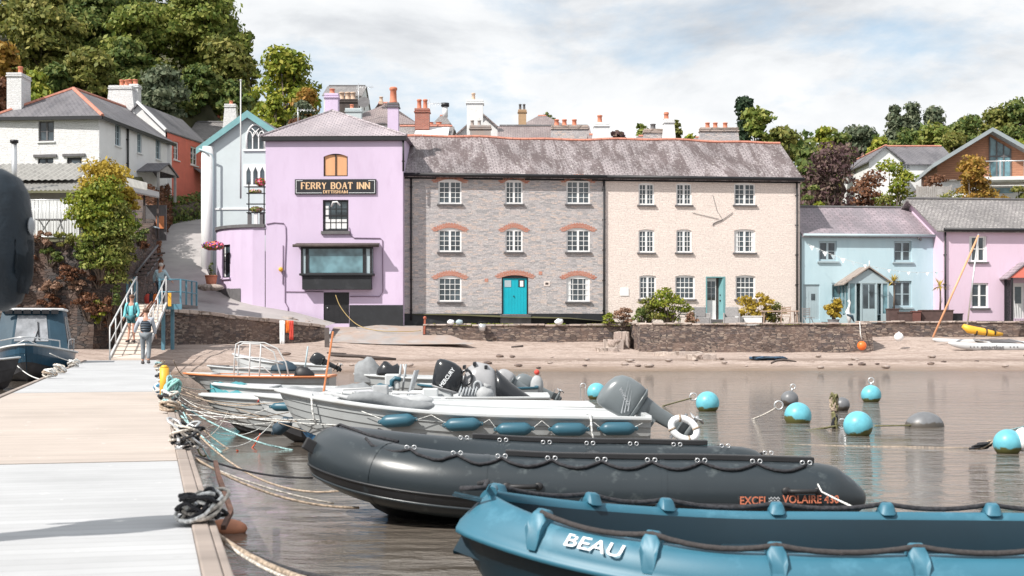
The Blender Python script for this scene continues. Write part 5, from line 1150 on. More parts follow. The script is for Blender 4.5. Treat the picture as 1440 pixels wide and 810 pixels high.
def boat(name, label, cat, xb, D, L, B, sb, sm, ss, ang=0, m_out=None, m_bot=None, m_in=None, m_gun=None, gw=.05, gh_=.045, thw=(.45, .72), deck=.0, group='boats moored along the pontoon', **k):
    t = thing(name, label, cat, (PX(xb, D), D, 0), R(ang), group)
    mb, b, zs, zk = hull(L, B, sb, sm, ss, **k); mb.build('hull', [m_out, m_bot or M['antifoul'], m_in or m_out], t, bevel=0)
    tt = [0, .01, .03]+[i/24 for i in range(1, 25)]
    path = [(L*q, b(q), zs(q)) for q in tt[::-1]]+[(L*q, -b(q), zs(q)) for q in tt[1:]]
    g = MB(); g.sweep(path, [(.03, -gh_), (.03, gh_*.45), (-gw, gh_*.45), (-gw, -.004)] if 0 else [(-.035, -gh_), (-.03, gh_*.45), (gw, gh_*.45), (gw, -.01)], sm=False)
    g.beam((L-.02, b(1)-.02, zs(1)), (L-.02, -b(1)+.02, zs(1)), .07, gh_*1.3); g.build('gunwale', m_gun or M['grp'], t, bevel=.008)
    for q in thw:
        mb = MB(); w_ = b(q)-.05; mb.box(L*q-.13, L*q+.13, -w_, w_, zs(q)-.16, zs(q)-.12); mb.build('thwart', m_in or M['grp'], t, bevel=.01)
    if deck:
        mb = MB(); ps = [(L*q, b(q)-.02, zs(q)+.012) for q in [0]+[deck*i/8 for i in range(1, 9)]]
        mb.prism([(x, y, z) for x, y, z in ps]+[(x, -y, z) for x, y, z in ps[:0:-1]], (0, 0, .02)); mb.build('foredeck', m_in or M['grp'], t, fix=True)
    return t, b, zs
def outboard(par, x, y, z, tilt, s=1.0, cowl=None, leg=None, txt=None, side=-1, rz=0, stripe=None, bulk=1.0):
    """x,y,z = clamp on the transom; leg swings aft (+x) with tilt"""
    Mx = Matrix.Translation((x, y, z)) @ Matrix.Rotation(R(rz), 4, 'Z') @ Matrix.Rotation(R(-tilt), 4, 'Y') @ Matrix.Scale(s, 4)
    def rr(zc, cx, lx, ly, n=20, e=2.6): return [(cx+lx*math.copysign(abs(math.cos(a))**(2/e), math.cos(a)), ly*math.copysign(abs(math.sin(a))**(2/e), math.sin(a)), zc) for a in [2*math.pi*i/n for i in range(n)]]
    q = bulk; c = MB(); c.loft([rr(.13, .06, .20, .13*q), rr(.16, .06, .25, .165*q), rr(.26, .06, .27, .185*q), rr(.42, .05, .275, .185*q), rr(.53, .03, .26, .172*q), rr(.60, .00, .22, .145*q), rr(.64, -.03, .15, .10*q), rr(.655, -.04, .06, .04*q)], 0, True)
    ob = c.xf(Mx).build('outboard_cowling', cowl, par)
    c = MB(); c.loft([rr(.09, .07, .19, .12*q), rr(.135, .06, .262, .175*q), rr(.152, .06, .262, .175*q)], 0, True); c.xf(Mx).build('cowling_tray', leg, ob)
    l = MB(); l.loft([rr(.10, .08, .16, .11), rr(0, .10, .13, .085), rr(-.15, .11, .105, .06), rr(-.45, .13, .095, .035), rr(-.62, .15, .10, .03)], 0, True)
    l.box(-.06, .34, -.10, .10, -.50, -.485); l.loft([rr(-.62, .15, .10, .03), rr(-.78, .13, .07, .012)], 0, True)
    l.tube([(-.02, 0, -.64), (.02, 0, -.64), (.12, 0, -.64), (.26, 0, -.64), (.32, 0, -.64)], [.01, .04, .055, .045, .03], 10)
    l.box(-.14, .03, -.11, .11, -.18, .06); l.xf(Mx).build('outboard_leg', leg, par)
    pr = MB(); pr.cyl((.32, 0, -.64), (.40, 0, -.64), .035, .02, 10)
    for i in range(3):
        a = 2*math.pi*i/3; u = V((0, math.cos(a), math.sin(a))); w_ = V((0, -math.sin(a), math.cos(a))); c0 = V((.36, 0, -.64))
        pr.prism([c0+u*.02-w_*.02, c0+u*.10-w_*.06+V((.02,0,0)), c0+u*.125+w_*.01, c0+u*.09+w_*.06-V((.02,0,0)), c0+u*.02+w_*.02], (.008, 0, 0))
    pr.xf(Mx).build('propeller', M['steel'], par)
    if txt:
        for (word, w_, h_, px, pz, rot, mt) in txt:
            m = text_mb(word, w_, h_, 0, .02); m.rot(rot, 'Y'); m.mv(px, side*(.186*q)-.001*1, pz)
            m.xf(Mx).build('cowling_lettering', mt, ob, fix=False)
    if stripe:
        m = MB()
        for k_, (xa, za, xb_, zb_) in enumerate(stripe): m.add([(xa, side*(.1868*q), za), (xb_, side*(.186*q), zb_), (xb_-.02, side*(.186*q), zb_-.006), (xa, side*(.1868*q), za-.018)], [(0,1,2,3)])
        m.xf(Mx).build('cowling_stripe', M['graphic'], ob, fix=False)
    return ob
def fender(label, c, L=.44, r=.078, rz=0, ry=0, mat=None, group='blue fenders hung along the long grey boat'):
    t = thing('fender', label, 'fender', c, 0, group, rot=(0, R(ry), R(rz)))
    m = MB(); xs = [-.5, -.47, -.42, -.36, -.28, .28, .36, .42, .47, .5]; rs = [.22, .3, .62, .86, 1, 1, .86, .62, .3, .22]
    m.tube([(x*L, 0, 0) for x in xs], [r*k for k in rs], 14); m.build('fender_body', mat or M['fender'], t)
    for s_ in (-1, 1):
        m = MB(); m.tube([(s_*L*.5+.018*math.cos(a), 0, .018*math.sin(a)) for a in [2*math.pi*i/10 for i in range(10)]], .008, 5, loop=True); m.build('eyelet', mat or M['fender'], t)
    return t
def rope(label, pts, r=.012, mat=None, name='mooring_rope', cat='rope', group='mooring ropes between the pontoon and the boats'):
    m = MB(); m.tube(pts, r, 6); o = m.build(name, mat or M['rope'], None); return tag(o, label, cat, group)

# --- long grey boat with fenders
LA = 4.47; A, bA, zA_ = boat('open_boat', 'long grey open boat with a row of blue fenders and a tilted grey outboard', 'boat', 393, 17.3, LA, 1.75, .80, .53, .49, 0,
    M['grpgrey'], M['bluefoul'], M['grp'], M['grp'], gw=.07, gh_=.06, thw=(.32, .5, .76), deck=.17, dep=.30, tw=.86, p=.72, rake=.42, n=6, cf=.72)
A.location = (PX(393, 17.4), 17.4, 0)
outboard(A, LA-.02, .05, .50, 56, .9, M['greycowl'], M['greycowl'], [('YAMAHA', .26, .045, .06, .36, -62, M['graphic'])], -1, stripe=[(-.15, .28, .28, .44), (-.12, .25, .25, .39), (-.08, .22, .20, .33)])
for i, (px, py, rz) in enumerate(((560, 591, -8), (651, 596.5, -4), (723, 603, -2), (800, 603.5, 0), (869, 603, 0))):
    lb = ('leftmost blue fender of the row on the long grey boat, nearest its bow', 'second blue fender from the bow on the long grey boat', 'middle blue fender of the row on the long grey boat', 'blue fender right of the middle one on the long grey boat', 'blue fender at the stern of the long grey boat beside the white lashing')[i]
    d = 16.5+.14*(i == 0); c = P(px, py, d); c.y = 17.4-bA((c.x-A.location.x)/LA)-.075; fender(lb, c, .43, .078, rz, -(-rz)*.6)
pts = []
for px, py in ((505, 580), (533, 590), (588, 590), (606, 584), (624, 594), (678, 596), (688, 590), (697, 602), (750, 602), (762, 592), (774, 602), (826, 602), (835, 594), (845, 602), (893, 602), (905, 596)): p = P(px, py, 16.44); p.y = 17.4-bA((p.x-A.location.x)/LA)-.06; pts.append(p)
rope('thin white cord linking the row of blue fenders along the grey boat', pts, .005, M['ropewhite'], 'fender_line', group=None)
for k_, (px, q) in enumerate(((459, .10), (878, .84))):
    x0 = LA*q; y0 = 17.4-bA(q)-.075; base = A.location
    pp = [V((base.x+x0-.03, 17.4-bA(q)+.12, zA_(q)+.04)), V((base.x+x0, y0, zA_(q)+.05)), V((base.x+x0+.02, y0-.01, zA_(q)-.18)), V((base.x+x0+.06, y0-.01, zA_(q)-.32))]
    rope(('white cord knotted over the gunwale near the bow of the long grey boat', 'white lashing over the gunwale near the stern of the long grey boat')[k_], pp, .012, M['ropewhite'], 'lashing', group=None)
m = MB(); m.tube([P(905, 592, 17.0), P(905, 612, 16.3)], .012, 6)
# rolled grey cover, crate and gear inside the long boat
m = MB(); ps = [A.location+V((LA*q, .02-.28, zA_(q)+.05+.03*math.sin(q*30))) for q in [.19+.024*i for i in range(11)]]
m.tube(ps, [.05, .09, .10, .11, .10, .11, .10, .105, .095, .08, .03], 10, flat=.8); tag(m.build('rolled_cover', M['canvas'], None, subd=1), 'rolled pale grey canvas cover lying along the side of the long grey boat', 'boat cover')
m = MB(); 
for i in range(4): ps = [A.location+V((LA*(.10+.03*j)+.1*i, .15-.12*i, .74+.03*math.sin(j*2+i)-.012*j)) for j in range(8)]; m.tube(ps, [.03, .05, .06, .05, .06, .05, .05, .02], 8, flat=.7)
tag(m.build('folded_tarpaulin', M['greycanvas'], None), 'crumpled pale tarpaulin on the foredeck of the long grey boat', 'tarpaulin')
# orange prop shaft collar / white lifebuoy on the tilted leg
t = thing('lifebuoy', 'white horseshoe lifebuoy slung round the propeller of the grey outboard', 'lifebuoy', P(962, 603, 17.0), 0, None, rot=(R(-14), R(28), 0))
m = MB(); m.tube([(.165*math.cos(a), .0, .115*math.sin(a)) for a in [2*math.pi*i/20 for i in range(20)]], .042, 10, loop=True); m.build('ring', M['whiteprint'], t)
for a in (40, 130, 220, 310):
    m = MB(); m.tube([(.165*math.cos(R(a+q)), 0, .115*math.sin(R(a+q))) for q in (-5, 5)], .046, 10); m.build('band', M['ropetan'], t)

# --- boats behind
Bb, bB, zB = boat('open_boat', 'white hulled boat with weedy waterline and blue roll fender across its bow', 'boat', 362, 19.6, 4.6, 1.7, .64, .52, .5, 1, M['grp'], M['antifoul'], M['grp'], M['grp'], deck=.16, dep=.35, rake=.35, n=4, thw=(.4, .6, .8), p=.7)
fender('long blue roll fender lying across the bow of the white boat', P(402, 572, 19.0), .42, .062, -8, 0, group='loose fenders at the boat bows')
fender('dark blue drooping fender below the bow of the white boat', P(397, 599, 18.6), .30, .085, 10, -38, M['navy'], group='loose fenders at the boat bows')
Cb, bC, zC = boat('open_boat', 'pale clinker dinghy with dark bottom lying second along the pontoon', 'boat', 283, 21.6, 3.7, 1.55, .56, .50, .48, -1, M['grpgrey'], M['antifoul'], M['grp'], M['grp'], deck=.3, dep=.3, rake=.55, n=7, step=.02, thw=(.5, .72), p=.66)
Db, bD, zD = boat('open_boat', 'small white boat with a turquoise cover tied over its bow', 'boat', 300, 25, 3.1, 1.5, .60, .52, .5, 0, M['grp'], M['bluefoul'], M['grp'], M['grp'], deck=.35, dep=.25, rake=.5, n=3)
m = MB(); m.loft([[(Db.location.x+q, 25+y*(.05+.55*min(1, q/.5)), .62-.08*abs(y)**2*1.5-(.25 if abs(y) > .9 else 0)+.03*math.sin(q*18+y*4)) for y in (-1.1, -.95, -.6, -.2, .2, .6, .95, 1.1)] for q in (-.06, .02, .12, .25, .38, .5, .6)], 0, True, False, False)
tag(m.build('bow_cover', mk('turquoise_tarp', (.06, .27, .31), .7, .15, 4), None, fix=False), 'turquoise tarpaulin stretched over the bow of a small white boat', 'boat cover')
# console boat with black and silver engine
Eb, bE, zE_ = boat('console_boat', 'white console boat carrying a large silver and black engine and a black outboard', 'boat', 430, 22.6, 3.85, 1.7, .62, .50, .5, 0, M['grp'], M['antifoul'], M['grp'], M['grp'], deck=.3, dep=.25, rake=.5, n=3, thw=(.62,))
m = MB(); m.loft([[(2.05, y, .35), (2.35, y, .35), (2.30, y, .86), (2.14, y, .80)] for y in (-.35, .35)], 0, False); m.build('console', M['grp'], Eb, bevel=.03)
m = MB(); m.loft([[(1.72+.02*abs(y)*4, y, .9), (1.74+.02*abs(y)*4, y, .9), (1.62+.1*abs(y), y, .5), (1.6+.1*abs(y), y, .5)] for y in (-.45, -.2, 0, .2, .45)], 0, True); m.build('windscreen', M['graphic'], Eb)
outboard(Eb, 2.14, -.25, .52, -16, .86, M['darkcowl'], M['silvercowl'], [('MERCURY', .40, .075, .05, .36, -70, M['whiteprint'])], -1, rz=0)
eg = MB(); rr = lambda x, z, rx, rz_: [(x, ry_*.0+math.cos(a)*.23*rx, z+math.sin(a)*rz_) for a in [2*math.pi*i/16 for i in range(16)] for ry_ in (1,)]
eg.loft([rr(2.62, .58, .6, .12), rr(2.70, .68, .9, .26), rr(2.86, .73, 1.0, .31), rr(3.04, .70, 1.0, .30), rr(3.16, .64, .95, .25)], 0, True); en = eg.mv(-.14, -.05, 0).build('engine_block', M['silvercowl'], Eb)
eg = MB(); eg.loft([rr(3.165, .66, .97, .27), rr(3.26, .60, 1.0, .24), rr(3.42, .50, .9, .2), rr(3.62, .42, .55, .13), rr(3.78, .38, .35, .07)], 0, True); eg.mv(-.14, -.05, 0).build('engine_casing', M['darkcowl'], Eb)
for x, z in ((2.50, .93), (2.66, .98), (2.84, .93)): m = MB(); m.box(x, x+.05, -.22, .12, z, z+.06); m.build('engine_vent', M['darkcowl'], en, bevel=.01)
for k_, (x, z, r_) in enumerate(((2.56, .80, .09), (2.74, .66, .06))):
    m = MB(); m.tube([(x+r_*math.cos(a), -.30, z+r_*1.3*math.sin(a)) for a in [2*math.pi*i/12 for i in range(12)]], .022, 6, loop=True); m.build('engine_hose', M['graphic'] if k_ else M['darkcowl'], en)
m = MB(); rnd = random.Random(5)
for i in range(9): x = 2.45+.05*i; m.tube([(x, -.45, .52), (x+.03, -.42, .60+.05*rnd.random()), (x+.08, -.4, .55), (x+.14, -.42, .52)], .02, 6)
m.build('engine_cables', M['graphic'], en)
t = thing('bag', 'crumpled clear plastic bag bundled against the silver engine', 'bag', (Eb.location.x+2.86, 22.1, .44))
m = MB(); m.ball((0, 0, .10), (.14, .10, .12), 14, 9); m.v = [(x*(1+.12*mn.noise(V((x*18, y*18, z*18)))), y*(1+.3*mn.noise(V((x*15, y*12, z*9)))), z*(1+.12*mn.noise(V((x*25, y*12, z*12))))) for x, y, z in m.v]; m.build('sack', M['greycanvas'], t); m = MB(); m.tube([(.02, 0, .20), (.04, 0, .26)], [.04, .07], 10); m.build('neck', M['greycanvas'], t)
for i in range(3):
    m = MB(); m.box(-.12, .12, -.1, .1, 0, .14+.04*i); o = m.build('storage_box', (M['whiteprint'], M['grp'], M['greycanvas'])[i], None, bevel=.02); o.location = (PX((588, 606, 534)[i], 22.2), 22.1+.25*(i == 2), .46); tag(o, ('white storage box beside the black outboard', 'white storage box under the black outboard cowling', 'grey box stowed forward in the console boat')[i], 'box')
# far ones
Fb, bF, zF = boat('open_boat', 'grey white workboat with a canvas bundle at its bow and a small blue fender', 'boat', 500, 29, 3.3, 1.7, .66, .58, .56, 0, M['grpgrey'], M['antifoul'], M['grp'], M['grp'], deck=.2, dep=.25, rake=.4, n=3)
fender('small blue fender on the side of the grey white workboat', P(607, 547.5, 28.1), .22, .05, 0, 0, group='loose fenders at the boat bows')
m = MB(); rnd = random.Random(8)
m.loft([[(PX(500+q*56, 29)+.0, 28.9+.22*math.cos(a)*(1-.5*abs(q-.4)), .5+max(.04, (.62-1.0*abs(q-.38)**1.3-.25*q))*max(0, math.sin(a))*(1+.15*mn.noise(V((q*6, a*3, 0))))) for a in [math.pi*i/9 for i in range(10)]] for q in [i/10 for i in range(11)]], 0, True, False, False)
tag(m.build('sail_bundle', M['canvas'], None, fix=False), 'grey and white striped canvas bundle heaped on the workboat bow', 'canvas bundle')
m = MB(); m.box(-.14, .14, -.1, .1, 0, .3); o = m.build('fuel_tank', M['grp'], None, bevel=.03); o.location = (PX(552, 27), 27, .42); tag(o, 'white tank with blue hose standing between the boats', 'tank')
m = MB(); m.tube([P(551, 548, 26.9), P(551, 536, 26.9), P(556, 532, 26.9), P(564, 534, 26.9)], .045, 8); tag(m.build('hose', M['fender'], None), 'short blue hose bent over the white tank', 'hose')
t = thing('oar_stand', 'pair of thin grey posts standing upright behind the white tank', 'posts', P(564, 556, 27.2))
for dx in (-.03, .07): m = MB(); m.cyl(P(561+dx*60, 556, 27.2), P(566+dx*70, 512, 27.2), .02, .02, 8); m.build('post', M['graphic'], t, world=True)
Gb, bG, zG = boat('open_boat', 'small white boat with blue topped stern and two tilted outboards', 'boat', 590, 26, 2.15, 1.4, .55, .50, .52, 0, M['grp'], M['bluefoul'], M['grp'], M['fender'], deck=.2, dep=.2, rake=.4, n=3, thw=(.6,))
outboard(Gb, 1.72, -.1, .52, 58, .62, M['silvercowl'], M['greycowl'], None); outboard(Gb, 2.1, .25, .42, 62, .66, M['greycowl'], M['greycowl'], None)
t = thing('bag', 'pale translucent bag with a red float on the small boat stern', 'bag', P(755, 556, 25.8)); m = MB(); m.ball((0, 0, .17), (.12, .1, .2), 12, 8); m.build('sack', M['greycanvas'], t); m = MB(); m.ball((0, 0, .42), .05, 10, 7); m.build('float', M['red'], t)
Hb, bH, zH = boat('open_boat', 'grey boat with varnished orange gunwale and a white tubular canopy frame', 'boat', 262, 33, 3.4, 1.6, .56, .50, .5, 0, M['grpgrey'], M['antifoul'], M['grp'], M['orangewood'], deck=.2, dep=.25, rake=.7, n=4, gw=.09)
def tubes(par, lines, r=.018, mat=None, name='frame_tube'):
    for ln in lines: m = MB(); m.tube([(x, y, z) for x, y, z in ln], r, 6); m.build(name, mat or M['whitesteel'], par, world=True)
d1, d2 = 32.3, 33.6; f = lambda x, y, d=d1: tuple(P(x, y, d))
tubes(Hb, [[f(328, 545), f(330, 500), f(332, 484), f(338, 481), f(372, 482), f(390, 490), f(402, 510), f(410, 545)], [f(334, 540, d2), f(336, 486, d2), f(342, 483, d2), f(366, 484, d2), f(385, 495, d2), f(398, 540, d2)], [f(350, 541), f(352, 482)], [f(364, 541), f(367, 484)], [f(330, 503), f(366, 503), f(398, 512)], [f(332, 518), f(370, 516), f(392, 536)]])
Ib, bI, zI = boat('open_boat', 'low white boat with dark interior behind the canopy frame', 'boat', 293, 38, 3.2, 1.6, .62, .54, .52, 0, M['grp'], M['antifoul'], M['sill'], M['grp'], deck=.15, dep=.25, n=3)
Jb, bJ, zJ = boat('open_boat', 'white high bowed boat lying furthest along the pontoon near the beach', 'boat', 328, 43, 2.9, 1.7, .86, .58, .5, 0, M['grp'], M['antifoul'], M['grp'], M['grp'], deck=.2, dep=.25, n=3)
outboard(Jb, 2.75, 0, .55, 60, .7, M['darkcowl'], M['darkcowl'], None)
m = MB(); m.beam(P(454, 558, 20), P(468.5, 466, 20), .05, .025, up=(1,0,0)); m.beam(P(452.5, 568, 20), P(456.5, 543, 20), .03, .03); tag(m.build('orange_plank', M['orangewood'], None, bevel=.006), 'tall varnished orange oar blade standing upright among the boats', 'oar')

# --- black inflatable
X_ = thing('inflatable_boat', 'large charcoal inflatable boat with black lifelines and orange lettering at its stern', 'inflatable boat', (0, 11.7, 0), 0, None)
pth = [(2.70, 10.93, .20), (2.62, 10.93, .22), (2.50, 10.93, .24), (2.34, 10.93, .255), (1.6, 10.93, .27), (1.0, 10.93, .275), (.4, 10.93, .285), (-.1, 10.93, .305), (-.5, 10.96, .335), (-.85, 11.06, .375), (-1.12, 11.22, .42), (-1.33, 11.45, .465), (-1.44, 11.72, .49)]
rd = [.06, .13, .20, .245, .252, .252, .252, .252, .252, .25, .247, .243, .24]
far = [(x-(.35 if x > 0 else 0)*(min(1, x/1.5)), 23.44-y, z) for x, y, z in pth[-2::-1]]
full = pth+far; rfull = rd+rd[-2::-1]
def smooth_path(ps, rs, n=5):
    out = []; ro = []
    for i in range(len(ps)-1):
        p0, p1, p2, p3 = (V(ps[max(0, i-1)]), V(ps[i]), V(ps[i+1]), V(ps[min(len(ps)-1, i+2)]))
        for k in range(n):
            t = k/n; out.append(.5*((2*p1)+(p2-p0)*t+(2*p0-5*p1+4*p2-p3)*t*t+(3*p1-p0-3*p2+p3)*t**3)); ro.append(lerp(rs[i], rs[i+1], t))
    out.append(V(ps[-1])); ro.append(rs[-1]); return out, ro
sp_, sr_ = smooth_path(full, rfull, 4)
m = MB(); m.tube(sp_, sr_, 28); tb_ = m.build('buoyancy_tube', M['hypalon'], X_, world=True)
def tube_line(a_deg, i0, i1, off=0.0):
    """line riding on the tube surface at an angle (0 = outward level, 90 = top)"""
    o = []
    for i in range(i0, i1):
        t = (sp_[min(i+1, len(sp_)-1)]-sp_[max(i-1, 0)]).normalized(); out = V((0,0,1)).cross(t)*-1; out = t.cross(V((0,0,1))); out.normalize()
        if (out.dot(sp_[i]-V((.6, 11.72, .3)))) < 0: out = -out
        up = V((0,0,1)); o.append(sp_[i]+(out*math.cos(R(a_deg))+up*math.sin(R(a_deg)))*(sr_[i]+off))
    return o
n_ = len(sp_)
for a, mt, r in ((-14, M['hypalon2'], .011), (-36, M['hypalon'], .014)): m = MB(); m.tube(tube_line(a, 6, n_-6, .002), r, 6); m.build('rubbing_strake', mt, X_, world=True)
m = MB(); LL = [tube_line(a, 6, n_-6, .003) for a in (-16, -21, -26, -31, -35)]; m.loft([list(r) for r in zip(*LL)], 0, True, False, False); m.build('lower_band', M['hypalon2'], X_, world=True, fix=False)
for x in (-.98, -.2, 1.1):
    i = min(range(8, n_//2), key=lambda k: abs(sp_[k].x-x)); t = (sp_[i+1]-sp_[i-1]).normalized(); m = MB(); o_ = []
    for w_ in (-.022, .022):
        a = t.cross(V((0,0,1))).normalized(); b_ = t.cross(a); o_.append([sp_[i]+t*w_+(a*math.cos(q)+b_*math.sin(q))*(sr_[i]+.0035) for q in [2*math.pi*k/28 for k in range(28)]])
    m.loft(o_, 0, True, False); m.build('seam_tape', M['hypalon'], X_, world=True, fix=False)
# V hull under the tubes
rings = []
for i, (x, y, z) in enumerate(pth[3:]):
    dx = [0, 0, 0, 0, 0, 0, 0, .02, .05, 0][i]; zt_ = z-.10; w_ = 11.72-y; kz = interp([-1.45, -1.3, -1.0, -.5, 0, 2.2], [.20, .02, -.10, -.18, -.2, -.2], x)
    rings.append([(x+.04*(i > 5), 11.72-w_-.05*(i < 8), zt_), (x+.08*(i > 6), 11.72-w_*.80, zt_-.14*(1 if i < 8 else .6)), (x+.15*(i > 6), 11.72-w_*.4, lerp(zt_, kz, .75)), (x+.2*(i > 6), 11.72, kz), (x+.15*(i > 6), 11.72+w_*.4, lerp(zt_, kz, .75)), (x+.08*(i > 6), 11.72+w_*.8, zt_-.14), (x, 11.72+w_, zt_)])
m = MB(); m.loft(rings, 0, True, False, True); m.build('v_hull', M['hypalon2'], X_, world=True)
m = MB(); m.box(-.7, 2.1, 11.1, 12.35, .12, .15); m.build('floor', M['hypalon2'], X_, world=True)
m = MB(); m.box(2.05, 2.12, 11.12, 12.33, .05, .40); m.build('transom', M['black'], X_, world=True, bevel=.01)
m = MB(); m.cyl((.7, 11.1, .36), (.7, 12.32, .36), .13, .13, 16); m.build('thwart_tube', M['hypalon'], X_, world=True)
# top straps, lifeline, rings, handles
def pt_at(x, side, a, off=0.0):
    best = min(range(8, n_-8), key=lambda i: abs(sp_[i].x-x)+(10 if (sp_[i].y < 11.7) != (side < 0) else 0)); o = tube_line(a, best, best+1, off)[0]; o.x = x; return o
for sd_, xa, xb in ((-1, -.05, 2.32), (1, -.35, 1.72)):
    m = MB(); ps = [pt_at(lerp(xa, xb, i/12), sd_, 96 if sd_ < 0 else 84, .022) for i in range(13)]; m.sweep(ps, [(-.045, -.02), (.045, -.02), (.045, .022), (-.045, .022)]); m.build('grab_strip', M['rubber'], X_, world=True, bevel=.006)
knots = [-1.15, -.78, -.42, -.08, .30, .68, 1.06, 1.44, 1.86, 2.24]
for sd_ in (-1, 1):
    m = MB(); ps = []
    for a, b_ in zip(knots, knots[1:]):
        for i in range(6): t = i/6; ps.append(pt_at(lerp(a, b_, t), sd_, 66-34*4*t*(1-t)*(.55 if sd_ < 0 else .4), .014))
    ps.append(pt_at(knots[-1], sd_, 66, .014)); m.tube(ps, .0125, 6); m.build('lifeline', M['ropeblack'], X_, world=True)
    for x in knots[(1 if sd_ < 0 else 2):]:
        for dx in (-.028, .028):
            m = MB(); c = pt_at(x, sd_, 70 if sd_ < 0 else 108, .02)+V((dx, 0, 0)); c.x = x+dx; m.tube([c+V((.016*math.cos(q), -.006, .016*math.sin(q))) for q in [2*math.pi*i/8 for i in range(8)]], .005, 5, loop=True); m.build('ring', M['steel'], X_, world=True)
for x in (.08, 2.18):
    m = MB(); c = pt_at(x, -1, 12, .012); ps = [c+V((dx, dy, 0)) for dx, dy in ((-.11, 0), (-.08, -.03), (.08, -.03), (.11, 0))]; m.tube(ps, .018, 8); m.ball(tuple(c+V((-.12, .0, 0))), (.035, .015, .03), 10, 7); m.ball(tuple(c+V((.12, .0, 0))), (.035, .015, .03), 10, 7); m.build('carry_handle', M['rubber'], X_, world=True)
m = MB(); c = P(446, 632, 11.5); m.beam(c, c+V((-.10, -.02, .06)), .07, .10); m.build('bow_handle', M['rubber'], X_, world=True, bevel=.01)
m = MB(); c = pt_at(-1.15, -1, 90, .02); m.tube([tuple(P(473, 600, 11.7)), tuple(P(478, 597, 11.7)), tuple(P(520, 612, 11.45)), tuple(P(560, 621, 11.25))], .013, 6); m.build('bow_line', M['ropeblack'], X_, world=True)
tx = text_mb('EXCEL', .212, .062, 0, .02).mv(PX(1060.5, 10.67), 10.668, PZ(703.8, 10.67)); tx.build('lettering', M['orangeprint'], X_, world=True, fix=False)
tx = text_mb('VOLAIRE 430', .425, .062, 0, .02).mv(PX(1140, 10.67), 10.668, PZ(702, 10.67)); tx.build('lettering', M['orangeprint'], X_, world=True, fix=False)
m = MB()
for j in range(3):
    pw_ = [P(1081+q, 699.5+4*j+1.2*math.sin(q*1.3), 10.67) for q in range(0, 17)]; m.add([tuple(p+V((0, .002, 0))) for p in pw_]+[tuple(p+V((0, .002, -.011))) for p in pw_], [(i, i+1, 17+i+1, 17+i) for i in range(16)])
m.build('wave_mark', M['graphic'], X_, world=True, fix=False)
rope('white cord tied from the stern handle of the charcoal inflatable down to the blue dinghy', [P(1150, 681, 10.6), P(1156, 692, 10.5), P(1178, 703, 9.8), P(1197, 712, 9.0)], .007, M['ropewhite'])

# --- blue polyethylene dinghy
LB = 3.95; Y0 = 7.27; BB = thing('dinghy', 'blue plastic rowing dinghy lettered on its bow, nearest the camera', 'dinghy', (-.30, Y0, 0), R(-2.0), None)
def bb_(t): return .855*min(1, (.13+.87*math.sin(math.pi/2*min(1, t/.38))**.72))*(1-.10*max(0, (t-.6)/.4)**2)
def bz_(t): return .50+.19*max(0, 1-t/.42)**1.8
NB = 40; rings = []; ts_ = [(i/NB)**1.15 for i in range(NB+1)]
def prof(t):
    b, z = bb_(t), bz_(t); x = LB*t; rk = .26*max(0, 1-t/.12)
    o = [(b-.14, z-.30, 0), (b-.135, z-.04, 0), (b-.12, z-.012, 0), (b-.095, z, 0), (b-.06, z-.006, 0), (b-.02, z-.03, .0), (b+.015, z-.075, .02), (b+.03, z-.12, .05), (b+.035, z-.155, .08), (b+.048, z-.162, .08), (b+.048, z-.185, .09), (b+.02, z-.19, .10), (b-.03, z-.195, .14), (b-.06, z-.30, .3), (b-.12, z-.44, .6), (b*.55, z-.60, .9), (0, z-.62, 1.0)]
    k_ = .19*max(0, 1-t/.16)**1.3; return [(x+rk*f_+k_*min(1, max(0, (zz_-(z-.165))/.16)), max(y, .012 if f_ < .95 else 0), zz_) for y, zz_, f_ in o]
for t in ts_:
    pr_ = prof(t); rings.append([V(p) for p in pr_]+[V((p[0], -p[1], p[2])) for p in pr_[-2::-1]])
m = MB(); nP = len(prof(0)); rn = len(rings[0])
for i in range(NB):
    for j in range(rn-1):
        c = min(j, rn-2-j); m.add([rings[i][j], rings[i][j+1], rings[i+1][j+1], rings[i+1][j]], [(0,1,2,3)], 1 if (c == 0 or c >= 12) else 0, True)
# bow and stern closing faces
r0 = rings[0]; half = nP
for j in range(3, nP-1): m.add([r0[j], r0[j+1], r0[rn-2-j], r0[rn-1-j]], [(0,1,2,3)], 0 if j < 11 else 1)
m.poly([rings[-1][j] for j in range(3, rn-3)], 0)
m.build('hull', [M['polyblue'], M['polyshade']], BB, weld=True)
m = MB(); fl = [[(LB*t, -(bb_(t)-.14), bz_(t)-.298), (LB*t, 0, bz_(t)-.32), (LB*t, bb_(t)-.14, bz_(t)-.298)] for t in ts_]; m.loft(fl, 0, True, False, False); m.build('floor', M['polyshade'], BB, fix=False)
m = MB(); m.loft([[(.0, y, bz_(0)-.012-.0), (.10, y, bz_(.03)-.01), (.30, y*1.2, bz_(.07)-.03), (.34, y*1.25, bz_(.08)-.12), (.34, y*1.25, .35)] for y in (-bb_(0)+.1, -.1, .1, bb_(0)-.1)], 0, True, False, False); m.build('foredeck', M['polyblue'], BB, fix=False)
m = MB(); m.box(LB*.36, LB*.44, -.62, .62, .26, .34); m.build('thwart', M['polyshade'], BB, bevel=.02)
m = MB(); m.tube([(.20, (-1+2*i/8)*(bb_(0)-.03), bz_(0)+.005) for i in range(9)], .028, 8); m.build('stem_rim', M['polyblue'], BB)
lug_t = {-1: (.115, .245, .385, .545, .70, .86), 1: (.05, .18, .287, .445, .60, .747, .9)}
def gun(t, s, dy=0, dz=0): return V((LB*t, s*(bb_(t)-.06+dy), bz_(t)+dz))
